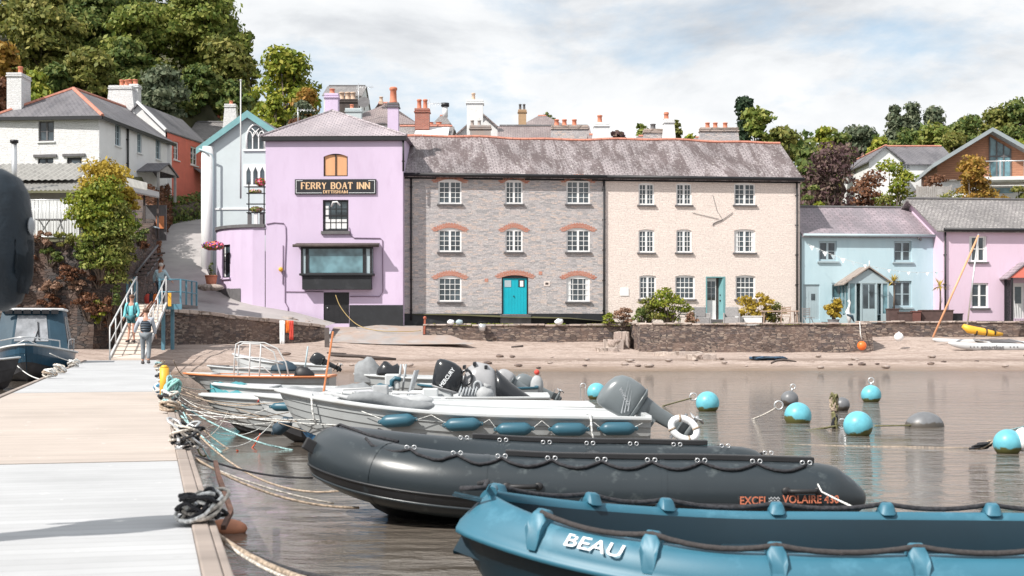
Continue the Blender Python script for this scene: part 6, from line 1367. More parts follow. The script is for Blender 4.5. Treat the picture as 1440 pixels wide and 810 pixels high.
for s_ in (-1, 1):
    for q in lug_t[s_]:
        m = MB(); c = gun(q, s_); w_ = .034
        pr2 = [(-.10, -.02), (-.062, .055), (-.02, .062), (.03, .045), (.075, -.05), (.10, -.16), (.02, -.10), (-.06, -.02)]
        tg = (gun(min(1, q+.01), s_)-gun(q-.01, s_)).normalized(); ou = V((-tg.y, tg.x, 0))*s_; ou = ou if ou.y*s_ > 0 else -ou
        m.loft([[c+tg*dx+ou*(a*k_)+V((0,0,b_*kz)) for a, b_ in pr2] for dx, k_, kz in ((-w_*1.3, .8, .2), (-w_*.8, .9, .85), (w_*.8, .9, .85), (w_*1.3, .8, .2))], 0, True, True, True); m.build('rope_lug', M['polyblue'], BB, bevel=.006)
    m = MB(); ps = []
    L_ = list(lug_t[s_])+[1.0]
    for a, b_ in zip(L_, L_[1:]):
        for i in range(7): t = i/7; ps.append(gun(lerp(a, b_, t), s_, .012, .040-.05*4*t*(1-t)*.6))
    m.tube(ps, .0135, 8); m.build('gunwale_rope', M['ropeblack'] if s_ > 0 else mk('dark_grey_rope', (.045, .04, .04), .9, .3, 60, 50, .004, .8), BB)
m = MB(); m.tube([gun(.012, -1, .012, .04), V((.17, -.2, bz_(0)+.04)), V((.17, .1, bz_(0)+.04)), gun(.03, 1, .012, .04)], .0135, 8); m.build('bow_rope', M['ropeblack'], BB)
# name on the bow flank
tx = text_mb('BEAU', .29, .075, 0, .006); tx.rot(-50, 'X'); q = .178; tg = (gun(.22, -1)-gun(.09, -1)).normalized(); an = math.atan2(tg.y, tg.x); pit = math.asin(tg.z)
tx.rot(-math.degrees(pit), 'Y'); tx.rot(math.degrees(an), 'Z'); c = gun(q, -1, .068, -.052); tx.mv(*c); tx.build('name_lettering', M['whiteprint'], BB, fix=False)

# --- cabin boat on the left of the pontoon
CB = thing('cabin_boat', 'dark blue cabin cruiser with white roof moored left of the pontoon', 'cabin boat', (PX(36, 43), 43, 0), R(104.5), None)
mb, b, zs, zk = hull(7.0, 2.5, 1.15, .85, .8, .35, tw=.9, p=.6, rake=.6, n=3, step=.01, floor=.3); mb.build('hull', [M['navy'] if 0 else mk('navy_gelcoat', (.02, .07, .12), .3, .1, 2), M['antifoul'], M['grp']], CB)
tt = [i/24 for i in range(0, 25)]; g = MB(); g.sweep([(7*q, b(q), zs(q)) for q in tt[::-1]]+[(7*q, -b(q), zs(q)) for q in tt[1:]], [(-.05, -.05), (-.05, .03), (.08, .03), (.08, -.01)]); g.build('gunwale', M['white_old'], CB)
m = MB(); ps = [(7*q, b(q)-.05, zs(q)+.01) for q in tt[:12]]; m.prism(ps+[(x, -y, z) for x, y, z in ps[:0:-1]], (0, 0, .03)); m.build('foredeck', bpy.data.materials['navy_gelcoat'], CB)
cabm = mk('blue_canvas_cabin', (.015, .05, .08), .6, .12, 2, 8, .01)
f0, f1, r0_, r1_ = 2.1, 2.65, 5.2, 5.5; z0c, z1c = .95, 2.2
def cabring(z): k = (z-z0c)/(z1c-z0c); xa, xb, w_ = lerp(f0, f1, k), lerp(r1_, r0_, k), lerp(1.12, .92, k); return [V((xa+.12, -w_, z)), V((xa, -w_*.55, z)), V((xa, w_*.55, z)), V((xa+.12, w_, z)), V((xb, w_, z)), V((xb, -w_, z))]
m = MB(); m.loft([cabring(z0c), cabring(z1c)], 0, False); m.build('cabin', cabm, CB)
m = MB(); rr_ = [V((p.x-(.18 if p.x < 4 else -.1), p.y*1.06, 2.21)) for p in cabring(z1c)]; m.prism(rr_, (0, 0, .08)); m.build('cabin_roof', M['white_old'], CB, bevel=.03)
m = MB()
for i in range(-3, 3): m.beam((2.48, i*.28+.03, 2.17), (2.48, i*.28+.25, 2.17), .05, .13)
m.build('visor', M['black'], CB)
def onface(a, b_, u, k, off): # a,b cabin ring corner idx
    p0, p1 = cabring(z0c)[a].lerp(cabring(z0c)[b_], u), cabring(z1c)[a].lerp(cabring(z1c)[b_], u); return p0.lerp(p1, k)+off
pv = mk('plastic_screen', (.30, .31, .33), .25, .35, 2.5, 3, .03, .6, col2=(.5, .16, .2), c2=(.60, .72), c2s=1.2)  # reddish reflections painted as patches into the screen colour
m = MB(); of = V((-.012, 0, .006)); m.prism([onface(1, 2, .06, .22, of), onface(1, 2, .94, .22, of), onface(1, 2, .92, .88, of), onface(1, 2, .08, .88, of)], (-.004, 0, 0)); m.build('windscreen', pv, CB)
m = MB(); of = V((0, -.012, 0)); m.prism([onface(0, 5, .08, .12, of), onface(0, 5, .42, .12, of), onface(0, 5, .42, .86, of), onface(0, 5, .14, .86, of)], (0, -.004, 0)); m.build('side_window', pv, CB)
m = MB(); of = V((0, -.012, 0)); m.prism([onface(0, 5, .52, .12, of), onface(0, 5, .90, .12, of), onface(0, 5, .88, .86, of), onface(0, 5, .52, .86, of)], (0, -.004, 0)); m.build('side_window', pv, CB)
m = MB(); of = V((-.03, 0, .02)); m.tube([onface(1, 2, .5, .0, of), onface(1, 2, .32, .5, of)], .015, 5); m.beam(onface(1, 2, .3, .25, of), onface(1, 2, .33, .7, of), .03, .03); m.build('wiper', M['black'], CB)
m = MB(); 
for s_ in (-1, 1): m.tube([(2.3, s_*1.1, .9), (2.5, s_*1.12, 1.25), (3.1, s_*1.17, 1.3), (5.6, s_*1.15, 1.28), (5.7, s_*1.12, .85)], .02, 6)
m.build('grab_rail', M['steel'], CB)
m = MB(); m.tube([(.25, -.3, 1.15), (.1, 0, 1.3), (.25, .3, 1.15)], .018, 6); m.tube([(1.6, -.9, .95), (1.5, -.9, 1.25), (.25, -.3, 1.35), (.2, 0, 1.38), (.25, .3, 1.35), (1.5, .9, 1.25), (1.6, .9, .95)], .02, 6); m.build('pulpit_rail', M['steel'], CB)
d_, b_, z_ = boat('open_boat', 'white dinghy with blue window stripe whose bow shows at the far left', 'boat', 28, 37.5, 3.2, 1.5, .85, .7, .6, 165, M['antifoul'], M['antifoul'], M['grp'], M['grp'], deck=.35, dep=.2, rake=.3, n=2)
d_.location = (PX(27, 37.5), 37.5, 0); d_.rotation_euler[2] = R(172)
# ------------------------------------------------------------------ pontoon
PD = V((-.254, 1, 0)).normalized(); PN = V((PD.y, -PD.x, 0)); PA = math.atan2(-PD.x, PD.y)
def pp_(Y, off=0, z=.53): # point on right edge at depth Y, off metres to the left
    return V((-1.61-.254*(Y-7.64), Y, z))-PN*off
secs = [(-2.0, 10.8), (10.86, 23.5), (23.58, 37.0), (37.08, 50.5)]
PW = 2.62
for i, (a, b) in enumerate(secs):
    p = pp_(a, 0, 0); L = (b-a)/PD.y; t = thing('pontoon', ('pale grey floating pontoon section nearest the camera', 'warm beige floating pontoon section in the middle distance', 'grey floating pontoon section beside the cabin boat', 'furthest grey pontoon section at the foot of the gangway')[i], 'pontoon', p, PA, 'floating pontoon sections in a line')
    m = MB(); m.box(-PW+.14, -.125, 0, L, .49, .53); m.build('deck', M['deckbeige'] if i == 1 else M['deckgrey'], t)
    for x0 in (-.122, -PW+.04): m = MB(); m.box(x0, x0+.08, 0, L, .40, .548); m.build('edge_timber', M['wood'], t, bevel=.008)
    for x0 in (-.040, ): m = MB(); m.box(x0, x0+.04, 0, L, .38, .54); m.build('outer_timber', M['wood'], t, bevel=.008)
    n = 4
    for k in range(n): m = MB(); q0 = L*(k+.12)/n; q1 = L*(k+.88)/n; m.box(-PW+.1, -.1, q0, q1, -.12, .38); m.build('float', M['sill'], t)
def cleat(c, label, rz=0, s=1.0):
    t = thing('cleat', label, 'cleat', c, R(rz), 'cleats on the pontoon edge'); m = MB(); m.tube([(0, -.15*s, .07*s), (0, -.08*s, .085*s), (0, .08*s, .085*s), (0, .15*s, .07*s)], [.010*s, .018*s, .018*s, .010*s], 8); m.build('horn', M['steel'], t)
    m = MB(); m.cyl((0, -.045*s, 0), (0, -.045*s, .08*s), .018*s); m.cyl((0, .045*s, 0), (0, .045*s, .08*s), .018*s); m.box(-.03*s, .03*s, -.08*s, .08*s, 0, .012); m.build('base', M['steel'], t); return t
def tangle(c, label, r, mats, n=5, seed=1, rr=.014, h=.5, cat='rope bundle', el=(1, 1)):
    rnd = random.Random(seed); t = thing('rope_bundle', label, cat, c, 0, 'rope bundles along the pontoon edge')
    for k in range(n):
        m = MB(); ps = []; ph = rnd.random()*6; tilt = rnd.uniform(-.6, .6); q = rnd.uniform(.55, 1)
        for i in range(26):
            a = ph+i*.55; rad = r*q*(.75+.25*math.sin(i*.7+k)); ps.append(V((rad*math.cos(a)*el[0]+rnd.uniform(-.1, .1)*r, rad*math.sin(a)*el[1]+rnd.uniform(-.1, .1)*r, r*h*(.5+.5*math.sin(a*.9+ph)*(.8)+tilt*math.cos(a)*.5))))
        ps = [V((p.x, p.y, max(rr, p.z))) for p in ps]; sp, sr = smooth_path([tuple(p) for p in ps], [rr]*len(ps), 2); m.tube(sp, rr, 6); m.build('loop', mats[k % len(mats)], t)
    return t
# bundle 1 (near), 2, and the cluttered edge further along
c1 = P(283, 744, 7.2); c1.z = .56; cleat(pp_(7.3, .10, .55), 'steel cleat under the nearest rope bundle', math.degrees(PA)); tangle(V((c1.x, c1.y, .55)), 'thick black and white rope bundle on the cleat nearest the camera', .135, [M['ropeblack'], M['rope'], M['ropeblack'], M['ropewhite'], M['ropeblack']], 9, 3, .010, 1.1)
tangle(V((PX(262, 11.7), 11.7, .55)), 'dark knotted rope bundle on the second cleat where grey and beige sections meet', .15, [M['ropeblack'], M['rope'], M['ropeblack'], M['steel']], 9, 9, .011, 1.4); cleat(pp_(11.7, .10, .55), 'steel cleat under the dark knotted rope bundle', math.degrees(PA))
rnd = random.Random(4); mm_ = [M['ropetan'], M['rope'], M['ropeteal'], M['ropeblack'], M['ropewhite']]
for k, (Y, d) in enumerate(((17.2, 'tan rope bundle on the pontoon edge just before the turquoise coil'), (19.2, 'pale rope bundle lying beside the turquoise coil'), (25.2, 'brownish rope bundle on the edge past the yellow post'), (28, 'small mixed rope bundle on the far pontoon edge'), (33, 'rope bundle on the edge level with the orange trimmed boat'), (39, 'last small rope bundle before the gangway on the right edge'))):
    tangle(pp_(Y, .08, .55), d, .14+.02*(k % 2), [mm_[(k+i) % 5] for i in range(4)], 5, 20+k, .016, 1.0)
tangle(pp_(21.3, .02, .50), 'turquoise rope coil hanging at the foot of the yellow post', .17, [M['ropeteal'], mk('aqua_rope', (.25, .50, .47), .9)], 6, 31, .02, 1.9, el=(.8, .8))
tangle(pp_(22.4, .16, .55), 'blue rope bundle beside the yellow post', .13, [mk('blue_rope', (.08, .26, .42), .9), M['ropewhite']], 5, 32, .018, 1.2)
for k, (px, Y, lb) in enumerate(((92, 39.5, 'pink and white rope bundle on the left edge of the pontoon by the cabin boat'), (33, 30, 'pale rope bundle on the left edge beyond the dinghy bow'), (64, 33.5, 'tiny white rope bundle on the left pontoon edge'))):
    tangle(V((pp_(Y, PW-.08).x, Y, .55)), lb, .17, [M['rope'], M['ropewhite'], M['ropetan']], 5, 40+k, .02, 1.2)
m = MB(); c = pp_(21.6, .12, .55); m.cyl(c, c+V((0,0,.42)), .07, .07, 14); m.cyl(c+V((0,0,.42)), c+V((0,0,.46)), .07, .03, 14); tag(m.build('bollard', M['yellow'], None), 'short yellow post standing on the right edge of the pontoon', 'post')
m = MB(); q = [P(303, 650, 10.6), P(308, 672, 10.0), P(325, 719, 9.2), P(314, 742, 8.9)]; m.beam(q[1], q[2], .03, .03); m.beam(q[2], q[3], .03, .03); m.beam(q[0], q[1], .03, .03); tag(m.build('steel_bracket', mk('rusty_steel', (.10, .05, .035), .8, .4, 8), None), 'bent rusty steel bracket sticking out from the pontoon over the water', 'bracket')
m = MB(); c = P(307, 663, 10.7); m.ball((c.x+.06, c.y, .03), (.16, .10, .07), 14, 8); tag(m.build('float', mk('faded_orange', (.50, .21, .12), .7, .2, 8), None), 'worn pinkish orange float lying by the pontoon edge', 'float')

# ------------------------------------------------------------------ mooring ropes
T = lambda x, y, d: P(x, y, d)
R_ = [('thick tan rope running from the nearest cleat out of the bottom of the frame', (298, 748, 7.1), (500, 830, 5.9), .05, .016, 'ropetan'),
 ('thick black rope beside the tan one from the nearest cleat', (300, 750, 7.15), (470, 815, 6.2), .04, .015, 'ropeblack'),
 ('pale plaited rope trailing from the nearest cleat over the deck edge', (277, 757, 7.0), (345, 830, 5.6), .03, .022, 'rope'),
 ('thin pale rope from the nearest cleat towards the bottom of the frame', (302, 752, 7.1), (430, 822, 6.0), .03, .009, 'rope'),
 ('tan rope from the knotted bundle to the bottom of the charcoal inflatable bow', (275, 645, 11.4), (505, 714, 11.3), .10, .011, 'ropetan'),
 ('pale rope from the knotted bundle to the charcoal inflatable bow', (275, 648, 11.4), (470, 708, 11.5), .04, .009, 'rope'),
 ('black rope from the knotted bundle to the grab ring of the inflatable', (275, 640, 11.5), (440, 672, 11.6), .05, .009, 'ropeblack'),
 ('pale turquoise rope from the turquoise coil to the white boat hull', (250, 566, 19.5), (412, 633, 18.2), .10, .013, 'ropeteal'),
 ('tan rope sagging from the turquoise coil to the blue forefoot of the grey boat', (252, 570, 19.3), (430, 660, 17.3), .25, .010, 'ropetan'),
 ('orange tan rope from the deck edge down to the inflatable bow', (268, 600, 15), (480, 690, 12.2), .22, .010, 'ropetan'),
 ('thin white line stretched level from the pontoon to the bow of the grey boat', (262, 583, 17.5), (470, 590, 17.0), .02, .006, 'ropewhite'),
 ('second thin white line below the first to the bow of the grey boat', (262, 576, 17.8), (480, 598, 16.9), .03, .006, 'ropewhite'),
 ('line from the deck edge to the pale clinker dinghy bow', (250, 552, 21), (284, 563, 21.6), .06, .010, 'rope'),
 ('tan line from the yellow post to the white boat with the blue roll fender', (250, 545, 22), (366, 568, 19.6), .12, .009, 'ropetan'),
 ('pale line from the pontoon to the small boat with turquoise cover', (246, 540, 23), (302, 546, 25), .05, .009, 'rope'),
 ('yellow line from the pontoon down towards the canopy frame boat', (244, 507, 30), (262, 531, 33), .08, .012, 'ropetan'),
 ('level pale line from the yellow post to the orange trimmed boat', (243, 528, 24), (275, 530, 33), .02, .010, 'rope'),
 ('turquoise line dropping from the deck edge into the water', (255, 585, 16.5), (312, 637, 15.5), .02, .012, 'ropeteal'),
 ('second turquoise line crossing the first at the pontoon edge', (258, 580, 17), (296, 648, 15.6), .02, .010, 'ropeteal'),
 ('dark green line hanging from the pontoon edge to the water', (270, 600, 15.2), (290, 640, 15), .12, .010, 'ropegreen'),
 ('white line from the left pontoon edge up to the cabin boat bow', (64, 534, 33.5), (22, 512, 39), .10, .014, 'ropewhite'),
 ('white line from the pontoon to the side of the cabin boat', (122, 512, 44.5), (70, 497, 43.5), .06, .016, 'ropewhite')]
for lb, a, b, sg, r, mt in R_: rope(lb, catenary(T(*a), T(*b), sg), r, M[mt])
rope('slack orange cord looping under the bow of the white boat', catenary(T(366, 610, 18.9), T(333, 633, 18), .12), .010, mk('orange_cord', (.6, .1, .04), .8))
rnd = random.Random(77)
for i in range(13):
    Y = 13+i*1.3; e = (P(rnd.uniform(285, 330), rnd.uniform(566, 600), 21.3), P(rnd.uniform(366, 400), rnd.uniform(572, 606), 19.3), P(rnd.uniform(398, 440), rnd.uniform(560, 622), 17.2))[i % 3]
    rope('thin pale mooring line fanning out from the pontoon edge', catenary(pp_(Y, .02, .56), e, rnd.uniform(.02, .3)), .0055, M[('rope', 'ropewhite', 'ropetan')[i % 3]], group='thin pale lines fanning from the pontoon edge')
# ------------------------------------------------------------------ buoys
def buoy(px, py, w, kind, label, D=None, tilt=0, ring=True, el=1.0, sink=.32):
    D = D or 3000/(py-HY); r = w/2/F*D; t = thing('mooring_buoy', label, 'buoy', (PX(px, D), D, 0), 0, 'mooring buoys floating in the river', rot=(0, R(tilt), 0))
    m = MB(); m.ball((0, 0, r*(1-sink)), (r*el, r, r), 24, 16); m.build('float_body', kind, t)
    if ring:
        m = MB(); q = r*.28; m.cyl((0, 0, r*(2-sink)-.02), (0, 0, r*(2-sink)+.06), .02); m.tube([(q*math.cos(a), 0, r*(2-sink)+q+.04+q*math.sin(a)) for a in [2*math.pi*i/12 for i in range(12)]], .013, 6, loop=True); m.build('mooring_ring', M['steel'], t)
    return t
BU = M['buoyblue']; GU = M['buoygrey']
buoy(839, 561, 27, BU, 'blue buoy beside the grey outboard with weed at its waterline', ring=False)
buoy(995, 578, 33, BU, 'blue buoy left of the group, trailing a weedy line', ring=False)
buoy(1120, 594, 38, BU, 'clean blue buoy in the centre of the group below a grey one', tilt=12, ring=False, sink=.5)
buoy(1225, 565, 28, BU, 'furthest blue buoy with orange weed and a steel ring on top')
buoy(1210, 612, 41, BU, 'blue buoy with grey scuffed side and green weedy base', tilt=-14, ring=False)
buoy(1417, 637, 40, BU, 'blue buoy with white cap at the right edge of the frame', ring=False)
m = MB(); D = 3000/(637-HY); m.ball((PX(1437, D), D-.02, .17), (.10, .15, .15), 14, 10); tag(m.build('float', M['buoywhite'], None), 'white float touching the blue buoy at the right edge', 'float')
buoy(1108, 570, 25, GU, 'grey buoy with a small top spike behind the clean blue one', tilt=15)
buoy(1184, 577, 22, GU, 'small dark grey buoy beside a rope wrapped post', ring=False)
buoy(1300, 600, 44, GU, 'low pear shaped grey buoy right of the group', tilt=0, ring=False, el=1.25, sink=1.05)
for px, py, D, lb in ((820, 543, 39, 'steel ring at the end of the line by the outboard'), (975, 558, 30, 'steel ring on the line left of the blue buoy'), (1095, 570, 25, 'pale ring joining the line to the grey buoy'), (1184, 596, 22.3, 'steel ring beside the scuffed blue buoy')):
    m = MB(); c = P(px, py, D); m.tube([c+V((.075*math.cos(a), 0, .075*math.sin(a))) for a in [2*math.pi*i/14 for i in range(14)]], .016, 6, loop=True); tag(m.build('steel_ring', M['steel'], None), lb, 'ring')
for lb, a, b, sg, r, mt in (('weedy line rising from the water to the blue buoy left of the group', (932, 571, 29), (972, 560, 30), .0, .015, 'ropegreen'), ('long weedy line from the water up to the pale ring', (1000, 593, 24.5), (1092, 573, 25), .12, .014, 'rope'),
  ('thin line from the ring by the outboard down into the water', (762, 559, 36), (818, 545, 39), .02, .012, 'ropegreen'), ('dark weedy line dipping left of the scuffed blue buoy', (1090, 607, 21.8), (1180, 598, 22.3), .03, .017, 'ropegreen'),
  ('taut dark line between the scuffed buoy and the grey pear buoy', (1230, 599, 22.5), (1282, 598, 22.6), .0, .012, 'ropegreen'), ('long thin line across the river towards the blue buoy at the right edge', (940, 622, 19.6), (1372, 630, 18.5), .0, .006, 'ropetan'),
  ('pale double line rising out of frame at the right', (1190, 626, 19.5), (1450, 597, 22.5), .10, .010, 'ropeteal'), ('second pale line rising out of frame at the right', (1200, 626, 19.4), (1450, 602, 22.3), .14, .010, 'ropeteal')):
    rope(lb, catenary(T(*a), T(*b), sg), r, M[mt], group='lines between the mooring buoys')
tangle(V((PX(1173, 27), 27, 0)), 'weedy brown rope wrapped upright beside the small dark grey buoy', .13, [M['ropetan'], M['ropegreen']], 5, 60, .02, 2.6, el=(.6, .6)); tangle(V((PX(1383, 18), 18, .02)), 'black rope tangle left of the blue buoy at the right edge', .12, [M['ropeblack'], M['ropetan']], 3, 61, .015, .8, el=(1.6, .5))
tangle(V((PX(1174, 22.3), 22.3, -.05)), 'dark weedy chain hanging beside the scuffed blue buoy', .07, [M['ropegreen'], M['ropeblack']], 4, 62, .02, 4, el=(.6, .6))
t = buoy(1212, 485, 13, M['buoyorange'], 'orange buoy hanging on a cord at the corner of the tall quay wall', D=67.0, ring=False); t.location.z = PZ(490.5, 67); 
t = thing('buoy', 'white round buoy lying on the sand before the low wall', 'buoy', (PX(1264, 67.6), 67.6, PZ(480.5, 67.6))); m = MB(); m.ball((0, 0, .22), .22, 20, 14); m.build('float_body', M['buoywhite'], t); m = MB(); m.cyl((0, 0, .42), (0, 0, .48), .03); m.build('neck', M['buoywhite'], t)
rope('thin cord holding the orange buoy to the top of the quay wall', [P(1209, 452, 67.2), P(1210, 470, 66.9), P(1212, 478, 66.9)], .02, M['ropewhite'])

# ------------------------------------------------------------------ gangway and landing
g0, g1 = V((-13.6, 50.2, .60)), V((-14.5, 57.2, 2.66)); gw_ = 1.08
GW = thing('gangway', 'white railed gangway ramp with pale treads rising from the pontoon to the quay', 'gangway', g0)
t_ = (g1-g0).normalized(); sd_ = V((t_.y, -t_.x, 0)).normalized(); up_ = sd_.cross(t_).normalized()
m = MB(); m.add([tuple(g0-sd_*gw_/2), tuple(g0+sd_*gw_/2), tuple(g1+sd_*gw_/2), tuple(g1-sd_*gw_/2)], [(0,1,2,3)]); m.v += [tuple(V(p)-V((0,0,.06))) for p in m.v]; m.f += [[4,7,6,5],[0,4,5,1],[1,5,6,2],[2,6,7,3],[3,7,4,0]]; m.m += [0]*5; m.s += [False]*5; m.build('tread', M['lightplate'], GW, world=True)
m = MB()
for i in range(1, 16): c = g0.lerp(g1, i/16); m.beam(c-sd_*gw_/2+V((0,0,.012)), c+sd_*gw_/2+V((0,0,.012)), .035, .02)
m.build('cleats', M['wood'], GW, world=True)
for s_ in (-1, 1):
    m = MB(); m.beam(g0+sd_*s_*(gw_/2+.04), g1+sd_*s_*(gw_/2+.04), .07, .14); m.build('side_beam', M['whitesteel'], GW, world=True)
    for hh in (1.1, .55): m = MB(); m.tube([g0+sd_*s_*(gw_/2+.04)+V((0,0,hh)), g1+sd_*s_*(gw_/2+.04)+V((0,0,hh))], .032 if hh > 1 else .02, 8); m.build('handrail', M['whitesteel'], GW, world=True)
    for i in range(6): c = g0.lerp(g1, i/5)+sd_*s_*(gw_/2+.04); m = MB(); m.cyl(c, c+V((0,0,1.1)), .024, .024, 8); m.build('post', M['whitesteel'], GW, world=True)
LD = thing('landing_platform', 'blue painted steel landing platform on tall legs at the top of the gangway', 'platform', (-14.8, 57.2, .9))
lp = [(-15.55, 57.25), (-13.3, 57.25), (-13.3, 60.2), (-15.9, 60.2)]; m = MB(); m.prism([(x, y, 2.52) for x, y in lp], (0, 0, .12)); m.build('platform_deck', M['sill'], LD, world=True)
m = MB(); m.prism([(-15.56, 57.18, 2.44), (-13.28, 57.18, 2.44), (-13.28, 57.18, 2.66), (-15.56, 57.18, 2.66)], (0, .06, 0)); m.build('edge_beam', M['bluepaint'], LD, world=True)
for x, y in ((-14.05, 57.3), (-13.75, 57.6), (-15.4, 57.4)): m = MB(); m.beam((x, y, .6), (x, y, 2.5), .13, .13); m.build('leg', M['bluepaint'], LD, world=True)
for x, y in ((-13.35, 57.3), (-13.33, 58.2), (-13.33, 59.2), (-13.33, 60.1), (-15.5, 57.3), (-15.2, 57.3), (-14.2, 57.32), (-15.7, 58.6), (-15.85, 60.1)): m = MB(); m.beam((x, y, 2.64), (x, y, 3.75 if y < 58 and x > -15.3 and x < -14 else 3.65), .07, .07); m.build('post', M['bluepaint'], LD, world=True)
for z in (3.65, 3.15):
    m = MB(); m.tube([(-14.2, 57.3, z), (-13.35, 57.3, z), (-13.33, 60.1, z)], .03, 6); m.build('rail', M['bluepaint'], LD, world=True)
    m = MB(); m.tube([(-15.2, 57.3, z), (-15.5, 57.3, z), (-15.85, 60.1, z)], .03, 6); m.build('rail', M['whitesteel'], LD, world=True)
m = MB(); m.box(-13.82, -13.68, 57.1, 57.14, 2.56, 3.1); tag(m.build('warning_sign', M['yellow'], None, bevel=.01), 'yellow panel fixed to the post at the top of the gangway', 'sign')
for k, (px, py, mt, lb) in enumerate(((208, 412, 'red', 'red bag on the landing behind the gangway'), (219, 411, 'orange', 'orange bag next to the red one on the landing'), (213, 420, 'navy', 'dark blue bag at the back of the landing'))):
    t = thing('bag', lb, 'bag', P(px, py+6, 58.8)); t.location.z = 2.64; m = MB(); m.ball((0, 0, .24), (.16, .12, .24), 12, 9); m.build('sack', M[mt], t); m = MB(); m.tube([(-.08, 0, .44), (0, 0, .58), (.08, 0, .44)], .018, 6); m.build('strap', M['black'], t)

# ------------------------------------------------------------------ beach things
KT = thing('sailing_catamaran', 'grey inflatable catamaran with orange sail roll and leaning orange spar on the beach', 'catamaran', (PX(1390, 68), 68, .75))
def cat_hull(px0, D, zc, L=4.3, r=.19):
    x0 = PX(px0, D); m = MB(); q = [0, .02, .06, .14, .3, .7, .86, .94, .98, 1]; m.tube([(x0+L*s, D, zc+.14*(1-s)**6*1.5) for s in q], [r*k for k in (.08, .35, .6, .85, 1, 1, .85, .6, .35, .1)], 18); return m.build('float_hull', M['grpgrey'] if 0 else mk('pale_grey_pvc%d' % D, (.50, .51, .52), .5, .05, 3), KT, world=True)
h1 = cat_hull(1333, 67.2, .82); h2 = cat_hull(1311, 69.6, .98)
tx = text_mb('smartkat', 1.1, .20, 0, .02).mv(PX(1396, 66.98), 66.995, .82); tx.build('lettering', M['sill'], h1, world=True, fix=False)
m = MB()
for px in (1364, 1369, 1374, 1420, 1425, 1430): m.box(PX(px, 67), PX(px, 67)+.06, 66.998, 67.002, .80, .86)
m.build('dots', M['sill'], h1, world=True)
for x in (22.6, 24.3): m = MB(); m.cyl((x, 67.2, 1.02), (x, 69.6, 1.18), .05); m.build('crossbeam', M['steel'], KT, world=True)
m = MB(); m.poly([(22.6, 67.3, 1.04), (24.3, 67.3, 1.04), (24.3, 69.5, 1.19), (22.6, 69.5, 1.19)]); m.build('trampoline', M['sill'], KT, world=True, fix=False)
m = MB(); m.tube([P(1354, 458, 68), P(1362, 463, 68), P(1380, 466, 68), P(1395, 469, 68), P(1410, 470, 68)], [.10, .2, .18, .15, .07], 10); m.build('sail_roll', M['yellow'], KT, world=True)
for px in (1372, 1386, 1398): m = MB(); c = P(px, 466.5, 68); m.tube([c+V((-.02, 0, 0)), c+V((.03, 0, 0))], .205, 10); m.build('strap', M['black'], KT, world=True)
m = MB(); m.tube([P(1312, 474, 68.5), P(1376, 331, 69)], .05, 8); m.build('spar', mk('faded_orange_spar', (.72, .36, .20), .5), KT, world=True)
m = MB(); m.tube([P(1360, 458, 68.5), P(1376, 329, 69)], .038, 8); m.build('mast', M['steel'], KT, world=True)
t = thing('net_heap', 'heap of dark blue fishing net on the sand at the foot of the tall wall', 'net', (PX(1079, 62.5), 62.5, bz(11.2, 62.5)))
rnd = random.Random(2)
for k in range(8):
    m = MB(); ps = [V((rnd.uniform(-.8, .8), rnd.uniform(-.35, .35), .05+.12*rnd.random())) for i in range(14)]; sp, sr = smooth_path([tuple(p) for p in ps], [.03]*14, 3); m.tube(sp, .03, 5); m.build('net_fold', (M['navy'], M['ropeblack'], mk('net_blue', (.06, .12, .2), .9))[k % 3], t)
def slabrock(label, x0, x1, y0, y1, z, h, seed, mat=None, name='stone_slab'):
    m = MB(); m.box(0, 1, 0, 1, 0, 1); rnd = random.Random(seed); bm = bmesh.new()
    n = 6; vs = []; 
    m = MB(); rings = []
    for i in range(n+1):
        u = i/n; rings.append([(lerp(x0, x1, u)+rnd.uniform(-.04, .04), (y0 if v in (0, 1) else y1)+rnd.uniform(-.06, .06), z+(h if v in (1, 2) else -.2)+rnd.uniform(-.03, .03)) for v in range(4)])
    m.loft(rings, 0, False); bm.free(); return tag(m.build(name, mat or M['coping'], None, bevel=.03), label, 'stone')
slabrock('long flat stone slab on the sand before the tall quay wall', PX(921, 66), PX(987, 66), 65.6, 66.6, .45, .17, 1); slabrock('second squared stone slab lying nearer the water by the tall wall', PX(966, 63.5), PX(1005, 63.5), 63, 64.2, .25, .30, 2)
slabrock('stone step block beside the end of the low quay wall', PX(866, 69.6), PX(885, 69.6), 69.2, 70.6, .9, .65, 3); slabrock('lower stone step before the block at the wall end', PX(848, 68.8), PX(876, 68.8), 68.2, 69.2, .7, .48, 4); slabrock('lowest flat step stone by the wall end', PX(838, 68), PX(868, 68), 67.4, 68.2, .6, .2, 5)
def driftwood(label, pts, r): m = MB(); m.tube([P(*p) for p in pts], r, 7, flat=.7); return tag(m.build('driftwood', M['darkwood'], None), label, 'driftwood', 'driftwood pieces on the sand')
driftwood('long dark driftwood plank on the sand right of the oar', [(463, 499, 60), (480, 500, 60), (505, 501, 60), (520, 503, 60), (557, 505, 60)], [.08, .11, .1, .14, .07])
driftwood('short dark driftwood piece lying above the long plank', [(460, 496, 62), (487, 497.5, 62)], [.06, .04]); driftwood('twisted driftwood branch beside the net heap', [(1084, 511, 59), (1092, 507, 59), (1102, 506, 59), (1120, 508.5, 59)], [.05, .07, .08, .03]); driftwood('small driftwood scrap in the middle of the beach', [(719, 488, 64), (736, 486.5, 64)], [.05, .07])
m = MB(); m.beam(P(460, 490, 66), P(459.5, 462, 66.5), .22, .22); tag(m.build('mooring_post', M['darkwood'], None, bevel=.02), 'dark timber mooring post at the end of the lane retaining wall', 'post')
